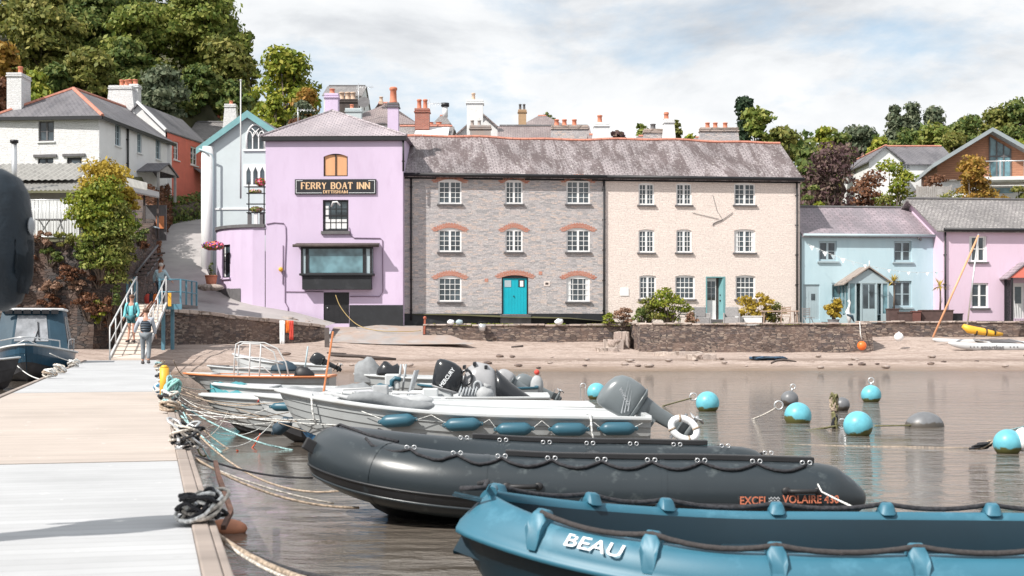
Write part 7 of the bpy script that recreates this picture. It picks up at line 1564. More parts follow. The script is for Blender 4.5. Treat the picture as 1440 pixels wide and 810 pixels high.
m = MB(); m.beam(P(596.5, 470, 71), P(597.5, 448, 71), .09, .09); m.ball(tuple(P(597.5, 447, 71)), .09, 8, 6); tag(m.build('rusty_post', mk('rust_red', (.35, .10, .06), .8, .3, 6), None), 'short rusty red post at the left end of the low quay wall', 'post')
# rocks at the inn foot and shoreline pebbles
rnd = random.Random(12)
for i in range(26):
    px = rnd.uniform(372, 458); D = rnd.uniform(70.8, 73.0); x = PX(px, D); gz = max(bz(x, D), min(gh(x, D)+.1, 3)) if x > -9.2 else lerp(2.2, 1.9, (x+13)/4); r = rnd.uniform(.10, .26)
    m = MB(); m.ball((0, 0, 0), (r*rnd.uniform(.8, 1.5), r, r*.7), 9, 6); m.v = [tuple(V(p)*(1+.35*mn.noise(V(p)*5+V((i*3, 0, 0))))) for p in m.v]; m.s = [False]*len(m.s); o = m.build('boulder', (M['coping'], M['quay'], M['concrete'])[i % 3], None); o.location = (x, D, gz-.05); tag(o, 'rough grey boulder in the jumble at the foot of the inn wall', 'boulder', 'boulders at the foot of the inn')
for i in range(40):
    x = rnd.uniform(-10, 26); y = shore(x)+rnd.uniform(.3, 9)
    if 5.5 < x < 17.6 and y > 66.8: continue
    r = rnd.uniform(.05, .13); m = MB(); m.ball((0, 0, 0), (r*1.6, r, r*.6), 8, 5); m.v = [tuple(V(p)*(1+.4*mn.noise(V(p)*9+V((i*3, 0, 0))))) for p in m.v]; o = m.build('stone', (M['quay'], M['coping'])[i % 2], None); o.location = (x, y, bz(x, y)); tag(o, 'small stone lying loose on the sand', 'stone', 'loose stones on the beach')
# towels / flags on the wall, hose at the inn, buckets on the low wall
for k, (px, w_, mt, lb) in enumerate(((400, 7, 'whiteprint', 'white towel hung over the lane wall'), (406, 5, 'orange', 'orange cloth hung over the lane wall'), (410, 6, 'red', 'dark red cloth hung over the lane wall'))):
    D = 67.8; x0, x1 = PX(px-w_/2, D), PX(px+w_/2, D); zt = 2.08; zb = PZ((485, 468, 478)[k], D); m = MB(); rr2 = []
    for j in range(6): z = lerp(zt, zb, j/5); rr2.append([(lerp(x0, x1, i/6), D-.35-.03*math.sin(i*2.2+j), z) for i in range(7)]+[(lerp(x0, x1, i/6), D-.37-.03*math.sin(i*2.2+j), z) for i in range(6, -1, -1)])
    m.loft(rr2, 0, True); o = m.build('towel', M[mt], None); o.location.y += interp([0, 1, 2], [-.3, .0, .3], k); tag(o, lb, 'towel')
m = MB(); ps = [P(472, 415, 72.9), P(478, 430, 72.7), P(490, 446, 72.4), P(505, 458, 72), P(525, 464, 71.4), P(550, 466, 71.2), P(575, 466, 71.4), P(592, 465, 71.6)]; sp, sr = smooth_path([tuple(p) for p in ps], [.03]*8, 4); m.tube(sp, .02, 6); tag(m.build('hose', mk('yellow_hose', (.42, .30, .12), .6), None), 'yellow hose drooping from the inn door across the slipway', 'hose')
def bundle(px, py, D, mt, lb, s=.2):
    t = thing('canvas_bag', lb, 'bag', P(px, py, D)); m = MB(); m.ball((0, 0, s*.7), (s*1.1, s*.8, s*.75), 12, 8); m.v = [tuple(V(p)*(1+.2*mn.noise(V(p)*6))) for p in m.v]; m.build('sack', M[mt], t); m = MB(); m.tube([(-s*.5, 0, s*1.2), (0, 0, s*1.6), (s*.5, 0, s*1.2)], s*.1, 5); m.build('strap', M['navy'], t)
bundle(634, 456.5, 70.9, 'whiteprint', 'white bag lying on the low quay wall', .17); bundle(646, 456.5, 70.9, 'greyblue', 'pale grey bag on the low quay wall right of the white one', .17); bundle(786, 456.5, 70.9, 'whiteprint', 'white bag with dark flap on the low quay wall before the stone house', .2)
t = thing('bucket', 'grey metal bucket perched on the front of the low quay wall', 'bucket', P(678, 465, 70.7)); m = MB(); m.lathe([(.15, 0), (.2, .34), (.185, .34), (.14, .03)], n=16); m.build('pail', M['steel'], t); m = MB(); m.tube([(.2*math.cos(a), 0, .34+.12*math.sin(a)) for a in [math.pi*i/8 for i in range(9)]], .012, 5); m.build('handle', M['black'], t)

# ------------------------------------------------------------------ terrace gardens
QG = 1.845
def chair(label, x, y, rz, mat, group, rattan=False):
    t = thing('garden_chair', label, 'chair', (x, y, QG), R(rz), group)
    if rattan:
        m = MB(); m.box(-.33, .33, -.33, .33, .05, .42); m.build('seat', mat, t, bevel=.03); m = MB(); m.box(-.33, .33, .25, .36, .42, .95); m.build('backrest', mat, t, bevel=.04)
        for s_ in (-1, 1): m = MB(); m.box(*sorted((s_*.335, s_*.42)), -.33, .34, .05, .64); m.build('armrest', mat, t, bevel=.03)
    else:
        for i in range(5): m = MB(); m.box(-.22, .22, -.22+.09*i, -.15+.09*i, .43, .45); m.build('slat', mat, t)
        for i in range(4): m = MB(); m.box(-.20, .20, .22, .24, .55+.1*i, .61+.1*i); m.build('back_slat', mat, t)
        for s_ in (-1, 1):
            m = MB(); m.beam((s_*.22, -.2, 0), (s_*.22, .12, .45), .03, .03); m.build('leg', mat, t); m = MB(); m.beam((s_*.22, .22, 0), (s_*.22, .235, .95), .03, .03); m.build('leg', mat, t)
    return t
chair('dark slatted chair left of the cream house doorway shrub', PX(962, 71), 71, 160, M['greyblue'], None); 
chair('grey rattan armchair left of the cream house door', PX(986, 70.6), 70.6, 10, M['rattan'], 'rattan armchairs by the cream house door', True); chair('grey rattan armchair right of the cream house door', PX(1029, 70.6), 70.6, -10, M['rattan'], 'rattan armchairs by the cream house door', True)
chair('teak chair with its back to the river at the garden table', PX(1104, 69.4), 69.4, 180, M['teak'], 'slatted wooden chairs at the garden table'); chair('teak chair on the far side of the garden table', PX(1092, 71.6), 71.6, 0, M['teak'], 'slatted wooden chairs at the garden table'); chair('grey slatted chair standing alone by the side door of the blue cottage', PX(1137, 72.5), 72.5, 20, M['rattan'], 'slatted wooden chairs at the garden table')
t = thing('garden_table', 'pale wooden garden table on the terrace at the end of the cream house', 'table', (PX(1096, 70.5), 70.5, QG)); m = MB(); m.box(-.9, .9, -.4, .4, .70, .75); m.build('tabletop', M['teak'], t)
for sx in (-.8, .8):
    for sy in (-.3, .3): m = MB(); m.beam((sx*1.05, sy, 0), (sx, sy, .70), .05, .05); m.build('leg', M['teak'], t)
def planter(label, px, D, w_, h_, mat, name='planter', dep=.5):
    t = thing(name, label, 'planter', (PX(px, D), D, QG)); m = MB(); m.loft([[(s_*w_*k/2, q_*dep/2, z) for s_, q_ in ((-1,-1),(1,-1),(1,1),(-1,1))] for z, k in ((0, .92), (h_, 1))], 0, False, False); m.poly([(-w_/2*.92, -dep/2, 0), (w_/2*.92, -dep/2, 0), (w_/2*.92, dep/2, 0), (-w_/2*.92, dep/2, 0)]); m.poly([(-w_/2, -dep/2, h_-.04), (w_/2, -dep/2, h_-.04), (w_/2, dep/2, h_-.04), (-w_/2, dep/2, h_-.04)]); m.build('tub', mat, t)
    m = MB(); m.box(-w_/2-.03, w_/2+.03, -dep/2-.03, dep/2+.03, h_, h_+.05); m.build('rim', mat, t); return t
planter('square dark planter under the palm right of the porch', 1255, 73, .55, .85, M['wicker']); planter('long dark slatted planter in front of the blue cottage', 1275, 72.8, .95, .68, M['wicker']); planter('longest dark slatted planter towards the lilac cottage', 1316, 72.8, 1.65, .78, M['wicker']); planter('narrow reddish planter between the two dark ones', 1288, 72.6, .38, .72, mk('red_brown_boards', (.15, .06, .05), .8)); planter('black planter at the corner of the lilac cottage', 1345, 73, .5, .6, M['black'])
planter('white tub beside the open door of the cream house', 975, 70.9, .3, .5, M['white_old']); planter('round white tub right of the porch foot', 1040, 71, .45, .42, M['white_old'])
t = thing('coal_bunker', 'grey white box seat standing right of the cream house door', 'box', (PX(1058, 70.8), 70.8, QG)); m = MB(); m.box(-.45, .45, -.25, .25, 0, .45); m.build('box_body', M['white_old'], t, bevel=.02); m = MB(); m.box(-.48, .48, -.28, .28, .455, .50); m.build('lid', M['white_old'], t)
t = thing('bicycle_figure', 'white and black ornamental heron figure beside the porch', 'ornament', (PX(1194, 73), 73, QG))
m = MB(); m.tube([(0, 0, .1), (.02, 0, .5), (-.08, 0, .75), (.0, 0, 1.0), (.05, 0, 1.2), (-.04, 0, 1.32)], [.05, .14, .11, .05, .045, .07], 8); m.build('body', M['white_old'], t); m = MB(); m.tube([(-.14, -.1, .6), (.12, -.12, .5), (.24, -.1, .2)], [.04, .09, .02], 6); m.build('wing', M['navy'], t)
def palm(label, px, D, h, s, lf=26, base=QG+.75):
    t = thing('cordyline_palm', label, 'palm', (PX(px, D), D, base)); m = MB(); m.tube([(0, 0, 0), (.02, 0, h*.5), (0, 0, h)], [.05, .045, .04], 8); m.build('trunk', M['bark'], t); m = MB(); rnd = random.Random(int(px))
    for i in range(lf):
        a = rnd.uniform(0, 6.283); e = rnd.uniform(-.35, 1.4); l = s*rnd.uniform(.7, 1.1); d = V((math.cos(a)*math.cos(e), math.sin(a)*math.cos(e), math.sin(e))); sd2 = d.cross(V((0,0,1))).normalized()*.035; c = V((0, 0, h)); p1 = c+d*l*.55; p2 = c+d*l-V((0,0,.18*l))
        m.add([tuple(c-sd2*.6), tuple(c+sd2*.6), tuple(p1+sd2), tuple(p1-sd2), tuple(p2)], [(0,1,2,3), (3,2,4)])
    m.build('leaves', M['palm'], t, fix=False)
palm('yellow green spiky palm on a stem right of the porch', 1257, 73, 1.55, .55, 34); palm('second spiky palm near the lilac cottage drainpipe', 1322, 73, 1.3, .62, 34)
t = thing('terracotta_pot', 'dark round pot holding the bright yellow plant by the blue cottage', 'pot', (PX(1172, 72), 72, QG)); m = MB(); m.lathe([(.22, 0), (.30, .3), (.28, .3), (.2, .04)], n=14); m.build('pot', M['sill'], t); m = MB(); m.lathe([(.31, .3), (.31, .34), (.27, .34), (.27, .3)], n=14); m.build('rim', M['sill'], t)
bush('flowering_plant', 'bright yellow and pink plant in the round pot before the blue cottage', PX(1173, 72), 72, QG+.3, 1.0, 1.15, M['palm'], 700, .09, 3, k=9); 
# bunting from the cream house corner to the lilac cottage
t = thing('bunting', 'string of small white pennants across the front of the blue cottage', 'bunting', P(1160, 352, 75)); q = [P(1136, 343, 75.8), P(1160, 354, 75), P(1200, 368, 74.5), P(1250, 379, 74.8), P(1290, 383, 75.2), P(1326, 382, 75.6)]; sp, sr = smooth_path([tuple(p) for p in q], [.008]*6, 6); m = MB(); m.tube(sp, .008, 4); m.build('string', M['ropewhite'], t, world=True)
for i in range(2, len(sp)-1, 2):
    m = MB(); c = sp[i]; s_ = .13 if i < 14 else .09; m.prism([c+V((-s_, 0, 0)), c+V((s_, 0, 0)), c+V((0, -.06, -s_*2))], (0, .004, 0)); m.build('pennant', M['whiteprint'] if i % 4 else M['greyblue'], t, world=True)
# flagpole, aerials
m = MB(); c0 = P(338.5, 222, 77); m.tube([c0+V((0, 0, -2.2)), P(338.5, 113, 77)], [.05, .03], 8); m.ball(tuple(P(338.5, 113, 77)), .06, 8, 6); tag(m.build('flagpole', M['whitesteel'], None), 'tall thin white flagpole fixed to the pale grey gabled house', 'flagpole')
def aerial(label, px, py0, py1, D, px0, px1, ye):
    t = thing('television_aerial', label, 'aerial', P(px, py0, D)); m = MB(); m.cyl(P(px, py0, D), P(px, py1, D), .03, .03, 6); m.build('mast', M['steel'], t, world=True); m = MB(); m.cyl(P(px0, ye, D), P(px1, ye, D), .02, .02, 6)
    m.build('boom', M['steel'], t, world=True)
    for k in range(6): m = MB(); c = P(lerp(px0, px1, (k+.5)/6), ye, D); m.cyl(c+V((0, -.15, -.12)), c+V((0, .15, .12)), .012, .012, 5); m.build('element', M['steel'], t, world=True)
aerial('tall television aerial above the far white house', 504, 160, 117, 100, 500, 525, 122.5); aerial('television aerial over the dark roof behind the inn', 419, 180, 151, 88, 416, 444, 155); aerial('small television aerial by the red brick chimney', 604, 176, 140, 92, 600, 622, 146)
t = thing('satellite_dish', 'dark satellite dish on the ridge behind the inn', 'satellite dish', P(512, 145, 99)); m = MB(); m.lathe([(.02, 0), (.2, .03), (.38, .1), (.42, .16)], n=16); m.rot(70, 'X'); m.build('dish', M['sill'], t); m = MB(); m.cyl((0, .1, -.5), (0, .05, 0), .03); m.build('bracket', M['sill'], t)

# ------------------------------------------------------------------ left shed, railing, plants rack, baskets
SH = Fac(-60, 62.5, 112, 62.0, 5.6); sh = SH.root('boat_shed', 'grey shed with corrugated sheet roof on top of the overgrown wall', 'shed')
H = SH.m(100, 266)[1]; W_ = SH.W; m = MB(); m.box(0, W_-.1, 1.0, 4, -.4, H-.05); put(SH, m, 'wall', M['grey_fence'], sh)
def corrugated(fa, u0, u1, y0, z0, y1, z1, par, p=.15):
    n = int((u1-u0)/p*2); m = MB(); r0 = []; r1 = []
    for i in range(n+1): u = lerp(u0, u1, i/n); h = .03*(1 if i % 2 else -1); r0.append((u, y0, z0+h)); r1.append((u, y1, z1+h))
    m.loft([r0, r1], 0, False, False, False); return put(fa, m, 'corrugated_roof', M['corr'], par, fix=False)
corrugated(SH, 0, W_+.1, -.3, SH.m(60, 267)[1]-.05, 2.6, SH.m(60, 254, 2.6)[1]+.1, sh, .2); corrugated(SH, 0, W_-.7, 1.2, SH.m(60, 253, 1.2)[1], 4.2, SH.m(60, 230, 4.2)[1], sh, .3)
m = MB(); m.cyl(P(20, 275, 61.8), P(20, 201, 61.8), .12, .12, 12); m.cyl(P(20, 201, 61.8), P(20, 197, 61.8), .18, .18, 12, 1); m.build('flue', [M['steel'], M['black']], sh, world=True)
t = thing('white_screen', 'white vertical boarded screen behind the metal railing above the left wall', 'screen', P(75, 333, 60.5)); m = MB()
for i in range(14): x0, x1 = lerp(PX(38, 60.5), PX(112, 60.5), i/14), lerp(PX(38, 60.5), PX(112, 60.5), (i+1)/14); m.box(x0+.01, x1-.01, 60.5, 60.53, PZ(334, 60.5), PZ(281, 60.5))
m.build('boards', M['white_old'], t, world=True); m = MB(); m.box(PX(38, 60.5), PX(112, 60.5), 60.531, 60.6, PZ(286, 60.5), PZ(284, 60.5)); m.build('cross_rail', M['wood'], t, world=True)
t = thing('railing', 'grey metal railing with thin bars above the overgrown left wall', 'railing', P(75, 335, 58.4)); D = 58.4
for z in (PZ(281, D), PZ(333, D)): m = MB(); m.cyl((PX(20, D), D, z), (PX(112, D), D, z), .025, .025, 6); m.build('rail', M['steel'], t, world=True)
for i in range(26): x = lerp(PX(20, D), PX(112, D), i/25); m = MB(); m.cyl((x, D, PZ(334, D)), (x, D, PZ(281, D)), .03 if i == 25 else .009, None, 6); m.build('bar', M['steel'], t, world=True)
t = thing('folding_table', 'white folding table with dark top behind the railing', 'table', P(72, 333, 59.3)); D = 59.3
m = MB(); m.beam(P(52, 309, D), P(92, 309, D), .5, .05); m.build('tabletop', M['sill'], t, world=True)
for a, b in (((54, 333), (70, 309)), ((70, 333), (55, 309)), ((76, 333), (90, 305)), ((92, 333), (84, 309))): m = MB(); m.cyl(P(*a, D), P(*b, D), .03, .03, 6); m.build('leg', M['whitesteel'], t, world=True)
t = thing('open_shelter', 'small dark open fronted shelter with canvas awning beside the golden shrub', 'shelter', P(206, 330, 66)); D = 66
m = MB(); m.box(PX(188, D), PX(222, D), D+1.6, D+1.7, PZ(335, D), PZ(284, D)); m.build('back_wall', M['sill'], t, world=True); m = MB(); m.prism([P(183, 270, D-.4), P(224, 279, D-.4), P(224, 272, D+1.9), P(185, 262, D+1.9)], (0, 0, .07)); m.build('roof', M['sill'], t, world=True)
for px, pz in ((189, 272), (203, 275), (222, 279)): m = MB(); m.beam(P(px, 336, D), P(px, pz, D), .09, .09); m.build('post', M['darkwood'], t, world=True)
m = MB(); m.prism([P(176, 250, D-1), P(207, 258, D-1), P(207, 268, D-1.7), P(178, 262, D-1.7)], (0, 0, .03)); m.build('awning', M['corr'], t, world=True); m = MB(); m.beam(P(192, 318, D-.2), P(222, 320, D-.2), .7, .06); m.build('counter', M['greyblue'], t, world=True)
m = MB(); m.box(PX(208, D), PX(219, D), D+1.5, D+1.59, PZ(318, D), PZ(300, D)); m.build('orange_panel', M['orangewood'], t, world=True)
t = thing('timber_steps', 'weathered dark timber steps and rails beside the lane above the gangway', 'steps', P(205, 380, 62)); 
for k in range(6): m = MB(); m.beam(P(192+k*5, 388-k*6, 61+k*.6), P(206+k*5, 386-k*6, 61.2+k*.6), .4, .07); m.build('tread', M['darkwood'], t, world=True)
m = MB(); m.tube([P(190, 385, 61), P(222, 345, 65)], .05, 6); m.build('handrail', M['sill'], t, world=True); m = MB(); m.tube([P(206, 388, 61), P(224, 362, 65)], .05, 6); m.build('handrail', M['sill'], t, world=True)
# plant stand on the annex
t = thing('plant_stand', 'black metal plant stand with shelves beside the gothic house', 'plant stand', P(360, 318, 75.2)); D = 75.2
for px in (350, 371.5): m = MB(); m.beam(P(px, 323, D), P(px, 256, D), .06, .06); m.build('upright', M['black'], t, world=True)
for py in (263, 272, 287, 299): m = MB(); m.beam(P(347, py, D), P(373, py, D), .3, .04); m.build('shelf', M['black'], t, world=True)
for px in (351, 360, 368): m = MB(); m.box(PX(px-2.5, D), PX(px+2.5, D), D-.1, D+.1, PZ(323, D), PZ(300, D)); m.build('slat', M['sill'] if px != 360 else M['white_old'], t, world=True)
def flowers(name, label, px, py, D, w_, h_, mats, n=160, seed=1, leaf=.06):
    t = thing(name, label, 'flowers', P(px, py, D)); rg = np.random.default_rng(seed); c = rg.normal(0, 1, (n*2, 3)); c /= np.linalg.norm(c, axis=1)[:,None]; dv = c.copy(); c *= rg.uniform(.6, 1, n*2)[:,None]**.5*np.array([w_, w_*.7, h_]); c[:,2] += h_
    leaf_obj('foliage', M['lf_mid'], c[:n], dv[:n], leaf, t, seed=seed)
    for k, mt in enumerate(mats): q = n//len(mats); s_ = slice(n+k*q, n+(k+1)*q); leaf_obj('petals', mt, c[s_]*1.08, dv[s_], leaf, t, seed=seed+k, jitter=.4)
    return t
flowers('potted_flowers', 'red geraniums on the top shelf of the plant stand', 366, 262, D, .3, .22, [M['red'], M['flower_pink']], 120, 4); flowers('potted_flowers', 'pale pink flowers on the second shelf of the plant stand', 359, 272, D, .36, .10, [mk('pale_petals', (.6, .35, .33), .6)], 90, 5); flowers('potted_flowers', 'faded brown plant on the lower shelf of the plant stand', 360, 299, D, .35, .16, [M['lf_dry']], 120, 6)
flowers('hanging_basket', 'hanging basket of pink, purple and orange flowers at the annex corner', 300, 352, 74.0, .55, .22, [M['flower_pink'], M['flower_purple'], M['flower_orange']], 420, 7, .07)
t = thing('terracotta_pot', 'terracotta pot with a dark bare plant at the corner of the annex', 'pot', P(297, 404, 74.2)); m = MB(); m.lathe([(.22, 0), (.32, .55), (.28, .55), (.2, .05)], n=14); m.build('pot', M['claypot'], t); m = MB(); m.lathe([(.33, .55), (.34, .63), (.29, .63), (.29, .55)], n=14); m.build('rim', M['claypot'], t)
bush('potted_plant', 'dark spindly plant in the terracotta pot by the annex', PX(297, 74.2), 74.2, PZ(388, 74.2), .7, .4, M['lf_dark'], 120, .05, 8, k=5)
for i in range(5):
    m = MB(); r = .16+.05*i % .1+.08; m.ball((0, 0, 0), (r*1.4, r, r*.6), 9, 6); m.v = [tuple(V(p)*(1+.3*mn.noise(V(p)*6+V((i, 0, 0))))) for p in m.v]; o = m.build('boulder', M['coping'], None); o.location = P(286+i*5, 408+1.0*(i % 2), 72.5); o.location.z -= .0; tag(o, 'pale boulder at the lane edge below the terracotta pot', 'boulder', 'boulders at the lane edge')
# ------------------------------------------------------------------ gear lying in the moored boats
def lump(name, label, px, py, D, w_, h_, mat, cat, seed=1, d_=None):
    m = MB(); m.ball((0, 0, 0), (w_/2, (d_ or w_*.6)/2, h_), 16, 9)
    m.v = [(x*(1+.25*mn.noise(V((x*5, y*5, seed)))), y, max(-.02, z)*(1+.5*mn.noise(V((x*7, y*6, z*4+seed))))) for x, y, z in m.v]
    o = m.build(name, M[mat], None); o.location = P(px, py, D); tag(o, label, cat)
def pole(name, label, pts, r, mat, cat): m = MB(); m.tube([P(*p) for p in pts], r, 6); tag(m.build(name, M[mat], None), label, cat)
lump('folded_sail', 'white folded sail heaped in the middle of the boat behind the orange oar', 500, 553, 23.5, .8, .13, 'canvas', 'sail', 1); lump('folded_sail', 'grey crumpled sail cover left of the orange oar', 428, 560, 21.5, .8, .13, 'canvas', 'sail', 2)
lump('boat_cover', 'pale cover draped over the seat behind the rolled cover', 588, 566, 20.5, .5, .09, 'greycanvas', 'boat cover', 3); lump('oilskin', 'dark oilskin bundle in the low white boat', 400, 522, 37, .7, .22, 'navy', 'bundle', 4); lump('oilskin', 'black bundle at the stern of the orange trimmed boat', 428, 530, 32.6, .5, .2, 'black', 'bundle', 5)
lump('net_pile', 'blue net pile behind the white tank', 536, 551, 26, .5, .14, 'fender', 'net', 6); lump('seat_cushion', 'pale grey cushion lying left of the white boxes', 556, 572, 22, .5, .12, 'whiteprint', 'cushion', 7); lump('dark_cover', 'black folded cover right of the canvas bundle', 547, 528, 28.6, .55, .24, 'darkcowl', 'boat cover', 8)
pole('oar', 'pale oar lying along the pale clinker dinghy', [(300, 560, 21.4), (372, 556, 21.6)], .022, 'wood', 'oar'); pole('oar', 'grey oar resting across the console boat bow', [(470, 566, 22), (560, 556, 22.6)], .02, 'graphic', 'oar')
pole('bow_rail', 'white bow rail hoop on the boat behind the long grey one', [(478, 562, 21.8), (482, 548, 21.8), (520, 546, 22.4), (560, 551, 22.4), (563, 564, 22.4)], .016, 'whitesteel', 'rail'); pole('bow_rail', 'second white hoop nearer the white boxes', [(545, 568, 22), (552, 552, 22), (592, 553, 22), (597, 570, 22)], .016, 'whitesteel', 'rail')
pole('antenna', 'thin white whip aerial standing on the far workboat', [(572, 534, 28.8), (567, 512, 28.8)], .018, 'whitesteel', 'aerial'); pole('boat_hook', 'pale blue boat hook leaning beside the far workboat bundle', [(428, 524, 41), (433, 487, 41)], .025, 'greyblue', 'boat hook')
pole('tiller', 'dark tiller handle pointing over the console boat seat', [(556, 578, 22), (575, 566, 22), (586, 570, 22)], .02, 'darkcowl', 'tiller'); pole('pink_tie', 'red tie knotted at the bow of the pale clinker dinghy', [(362, 566, 20.9), (366, 560, 20.9), (371, 566, 20.9)], .012, 'red', 'tie')
# ------------------------------------------------------------------ people
def skin_eval(vs, es, rs, root=0, subd=1):
    me = bpy.data.meshes.new('sk'); me.from_pydata([tuple(v) for v in vs], es, []); ob = bpy.data.objects.new('sk', me); COL.objects.link(ob)
    md = ob.modifiers.new('skin', 'SKIN'); md.use_smooth_shade = True
    for i, r in enumerate(rs): sv = me.skin_vertices[0].data[i]; sv.radius = r if isinstance(r, tuple) else (r, r); sv.use_root = (i == root)
    s = ob.modifiers.new('sub', 'SUBSURF'); s.levels = subd; s.render_levels = subd
    dg = bpy.context.evaluated_depsgraph_get(); em = bpy.data.meshes.new_from_object(ob.evaluated_get(dg)); out = ([v.co[:] for v in em.vertices], [list(p.vertices) for p in em.polygons])
    bpy.data.objects.remove(ob); bpy.data.meshes.remove(em); return out
def person(label, loc, rz, J, top, legs, shoes, hair, long_hair=False, bald=False, shorts=False, sleeve=True, vest=None, group=None, extra=None):
    """J: joint dictionary; the figure faces local +Y"""
    t = thing('person', label, 'person', loc, R(rz), group); g = lambda k: V(J[k])
    names = ['pelvis', 'waist', 'chest', 'neck', 'headb', 'headm', 'headt', 'sL', 'eL', 'wL', 'hL', 'sR', 'eR', 'wR', 'hR', 'pL', 'kL', 'aL', 'tL', 'pR', 'kR', 'aR', 'tR']
    nk = g('neck'); hd = (g('head')-nk).normalized(); P_ = {n: g(n) for n in names if n in J}
    P_['headb'] = nk+hd*.07; P_['headm'] = nk+hd*.16; P_['headt'] = nk+hd*.245
    for s_ in 'LR':
        d = (g('w'+s_)-g('e'+s_)).normalized(); P_['h'+s_] = g('w'+s_)+d*.075
        fd = V((0, 1, 0)); P_['t'+s_] = g('a'+s_)+V((0, .16, -.045))
    rad = dict(pelvis=(.145, .11), waist=(.125, .10), chest=(.155, .11), neck=.06, headb=(.062, .07), headm=(.088, .098), headt=(.062, .072), sL=.062, sR=.062, eL=.042, eR=.042, wL=.027, wR=.027, hL=(.036, .022), hR=(.036, .022), pL=.085, pR=.085, kL=.056, kR=.056, aL=.038, aR=.038, tL=.03, tR=.03)
    E_ = [('pelvis','waist'),('waist','chest'),('chest','neck'),('neck','headb'),('headb','headm'),('headm','headt'),('chest','sL'),('sL','eL'),('eL','wL'),('wL','hL'),('chest','sR'),('sR','eR'),('eR','wR'),('wR','hR'),('pelvis','pL'),('pL','kL'),('kL','aL'),('aL','tL'),('pelvis','pR'),('pR','kR'),('kR','aR'),('aR','tR')]
    def part(nm, sub, k, grow, mat, trims={}):
        ix = {n: i for i, n in enumerate(sub)}; vs = [trims.get(n, P_[n]) for n in sub]; es = [(ix[a], ix[b]) for a, b in E_ if a in ix and b in ix]
        rs = []
        for n in sub: r = rad[n]; r = r if isinstance(r, tuple) else (r, r); rs.append((r[0]*k+grow, r[1]*k+grow))
        v, f = skin_eval(vs, es, rs, 0); m = MB(); m.add(v, f, 0, True)
        if nm == 'body':
            for s_ in 'LR':
                d = (g('w'+s_)-g('e'+s_)).normalized(); up = V((0, 1, 0)) if abs(d.y) < .8 else V((0,0,1)); a = d.cross(up).normalized(); b_ = d.cross(a); c = P_['h'+s_]
                for i, (o, l) in enumerate(((-.024, .068), (-.008, .078), (.008, .072), (.024, .056))): p0 = c+b_*o+d*.005; m.tube([p0, p0+d*l*.5+a*.006, p0+d*l*.85+a*.02], [.0095, .0085, .006], 6)
                m.tube([c-d*.03+b_*-.03, c+d*.0-b_*.05+a*.01, c+d*.03-b_*.055+a*.015], [.012, .010, .008], 6)
            fc = P_['headm']; m.tube([fc+V((0, .085, .01)), fc+V((0, .118, -.022)), fc+V((0, .095, -.03))], [.008, .014, .01], 6)
            for sx in (-1, 1): m.tube([fc+V((sx*.086, -.005, .012)), fc+V((sx*.098, -.012, .005)), fc+V((sx*.088, -.005, -.03))], [.012, .014, .008], 6)
        return m.build(nm, mat, t, fix=True)
    body = part('body', list(P_.keys()), 1, 0, M['skin'])
    fc = P_['headm']
    for sx in (-1, 1): m = MB(); m.ball(tuple(fc+V((sx*.032, .088, .008))), .010, 8, 6); m.build('eye', M['black'], body)
    m = MB(); m.box(fc.x-.022, fc.x+.022, fc.y+.088, fc.y+.097, fc.z-.056, fc.z-.049); m.build('mouth', M['red'], body)
    arm = ['sL', 'eL', 'sR', 'eR']+(['wL', 'wR'] if sleeve else [])
    part('jacket' if not vest else 'shirt', ['pelvis', 'waist', 'chest']+arm, 1.06, .02, top, {'pelvis': P_['pelvis']+V((0, 0, -.08))})
    if vest: part('vest', ['pelvis', 'waist', 'chest', 'sL', 'sR'], 1.1, .035, vest, {'pelvis': P_['pelvis']+V((0, 0, -.03)), 'sL': P_['chest'].lerp(P_['sL'], .72), 'sR': P_['chest'].lerp(P_['sR'], .72)})
    if shorts: part('shorts', ['pelvis', 'pL', 'kL', 'pR', 'kR'], 1.1, .02, legs, {'kL': P_['pL'].lerp(P_['kL'], .62), 'kR': P_['pR'].lerp(P_['kR'], .62)})
    else: part('trousers', ['pelvis', 'pL', 'kL', 'aL', 'pR', 'kR', 'aR'], 1.1, .018, legs, {'aL': P_['aL']+V((0,0,.03)), 'aR': P_['aR']+V((0,0,.03))})
    for s_ in 'LR':
        a = P_['a'+s_]; m = MB(); m.loft([[(a.x+math.cos(q)*w_, a.y-.06+yy+math.sin(q)*w_*.9, a.z+zz_) for q in [2*math.pi*i/10 for i in range(10)]] for yy, zz_, w_ in ((.04, -.085, .05), (.04, -.05, .052), (.05, .0, .045))], 0, True); m.tube([a+V((0, -.05, -.055)), a+V((0, .08, -.058)), a+V((0, .19, -.066))], [.042, .046, .032], 10); m.build('shoe', shoes, t)
    if not bald:
        m = MB(); m.ball(tuple(fc+hd*.035+V((0, -.018, 0))), (.100, .108, .092), 14, 9); m.v = [tuple(V(p)*1.0) for p in m.v if 1]
        if long_hair: m.ball(tuple(fc+V((0, -.075, -.06))), (.085, .05, .11), 10, 8)
        m.build('hair', hair, t)
    return t, P_
base = dict(pelvis=(0, 0, .96), waist=(0, 0, 1.10), chest=(0, 0, 1.30), neck=(0, .0, 1.47), head=(0, .02, 1.7), sL=(-.185, 0, 1.39), sR=(.185, 0, 1.39), pL=(-.09, 0, .90), pR=(.09, 0, .90))
J = dict(base, eL=(-.26, -.02, 1.12), wL=(-.24, .10, .90), eR=(.26, -.02, 1.12), wR=(.25, .10, .90), kL=(-.09, .06, .50), aL=(-.09, .02, .10), kR=(.09, .02, .50), aR=(.09, .12, .10))
wx = g0.lerp(g1, .27); w1_, pj = person('woman in a turquoise jacket and dark shorts walking down the gangway'.replace('woman', 'person'), (wx.x-.08, wx.y, wx.z), 172, J, M['turq'], M['tealshort'], M['shoe'], M['hair'], shorts=True)
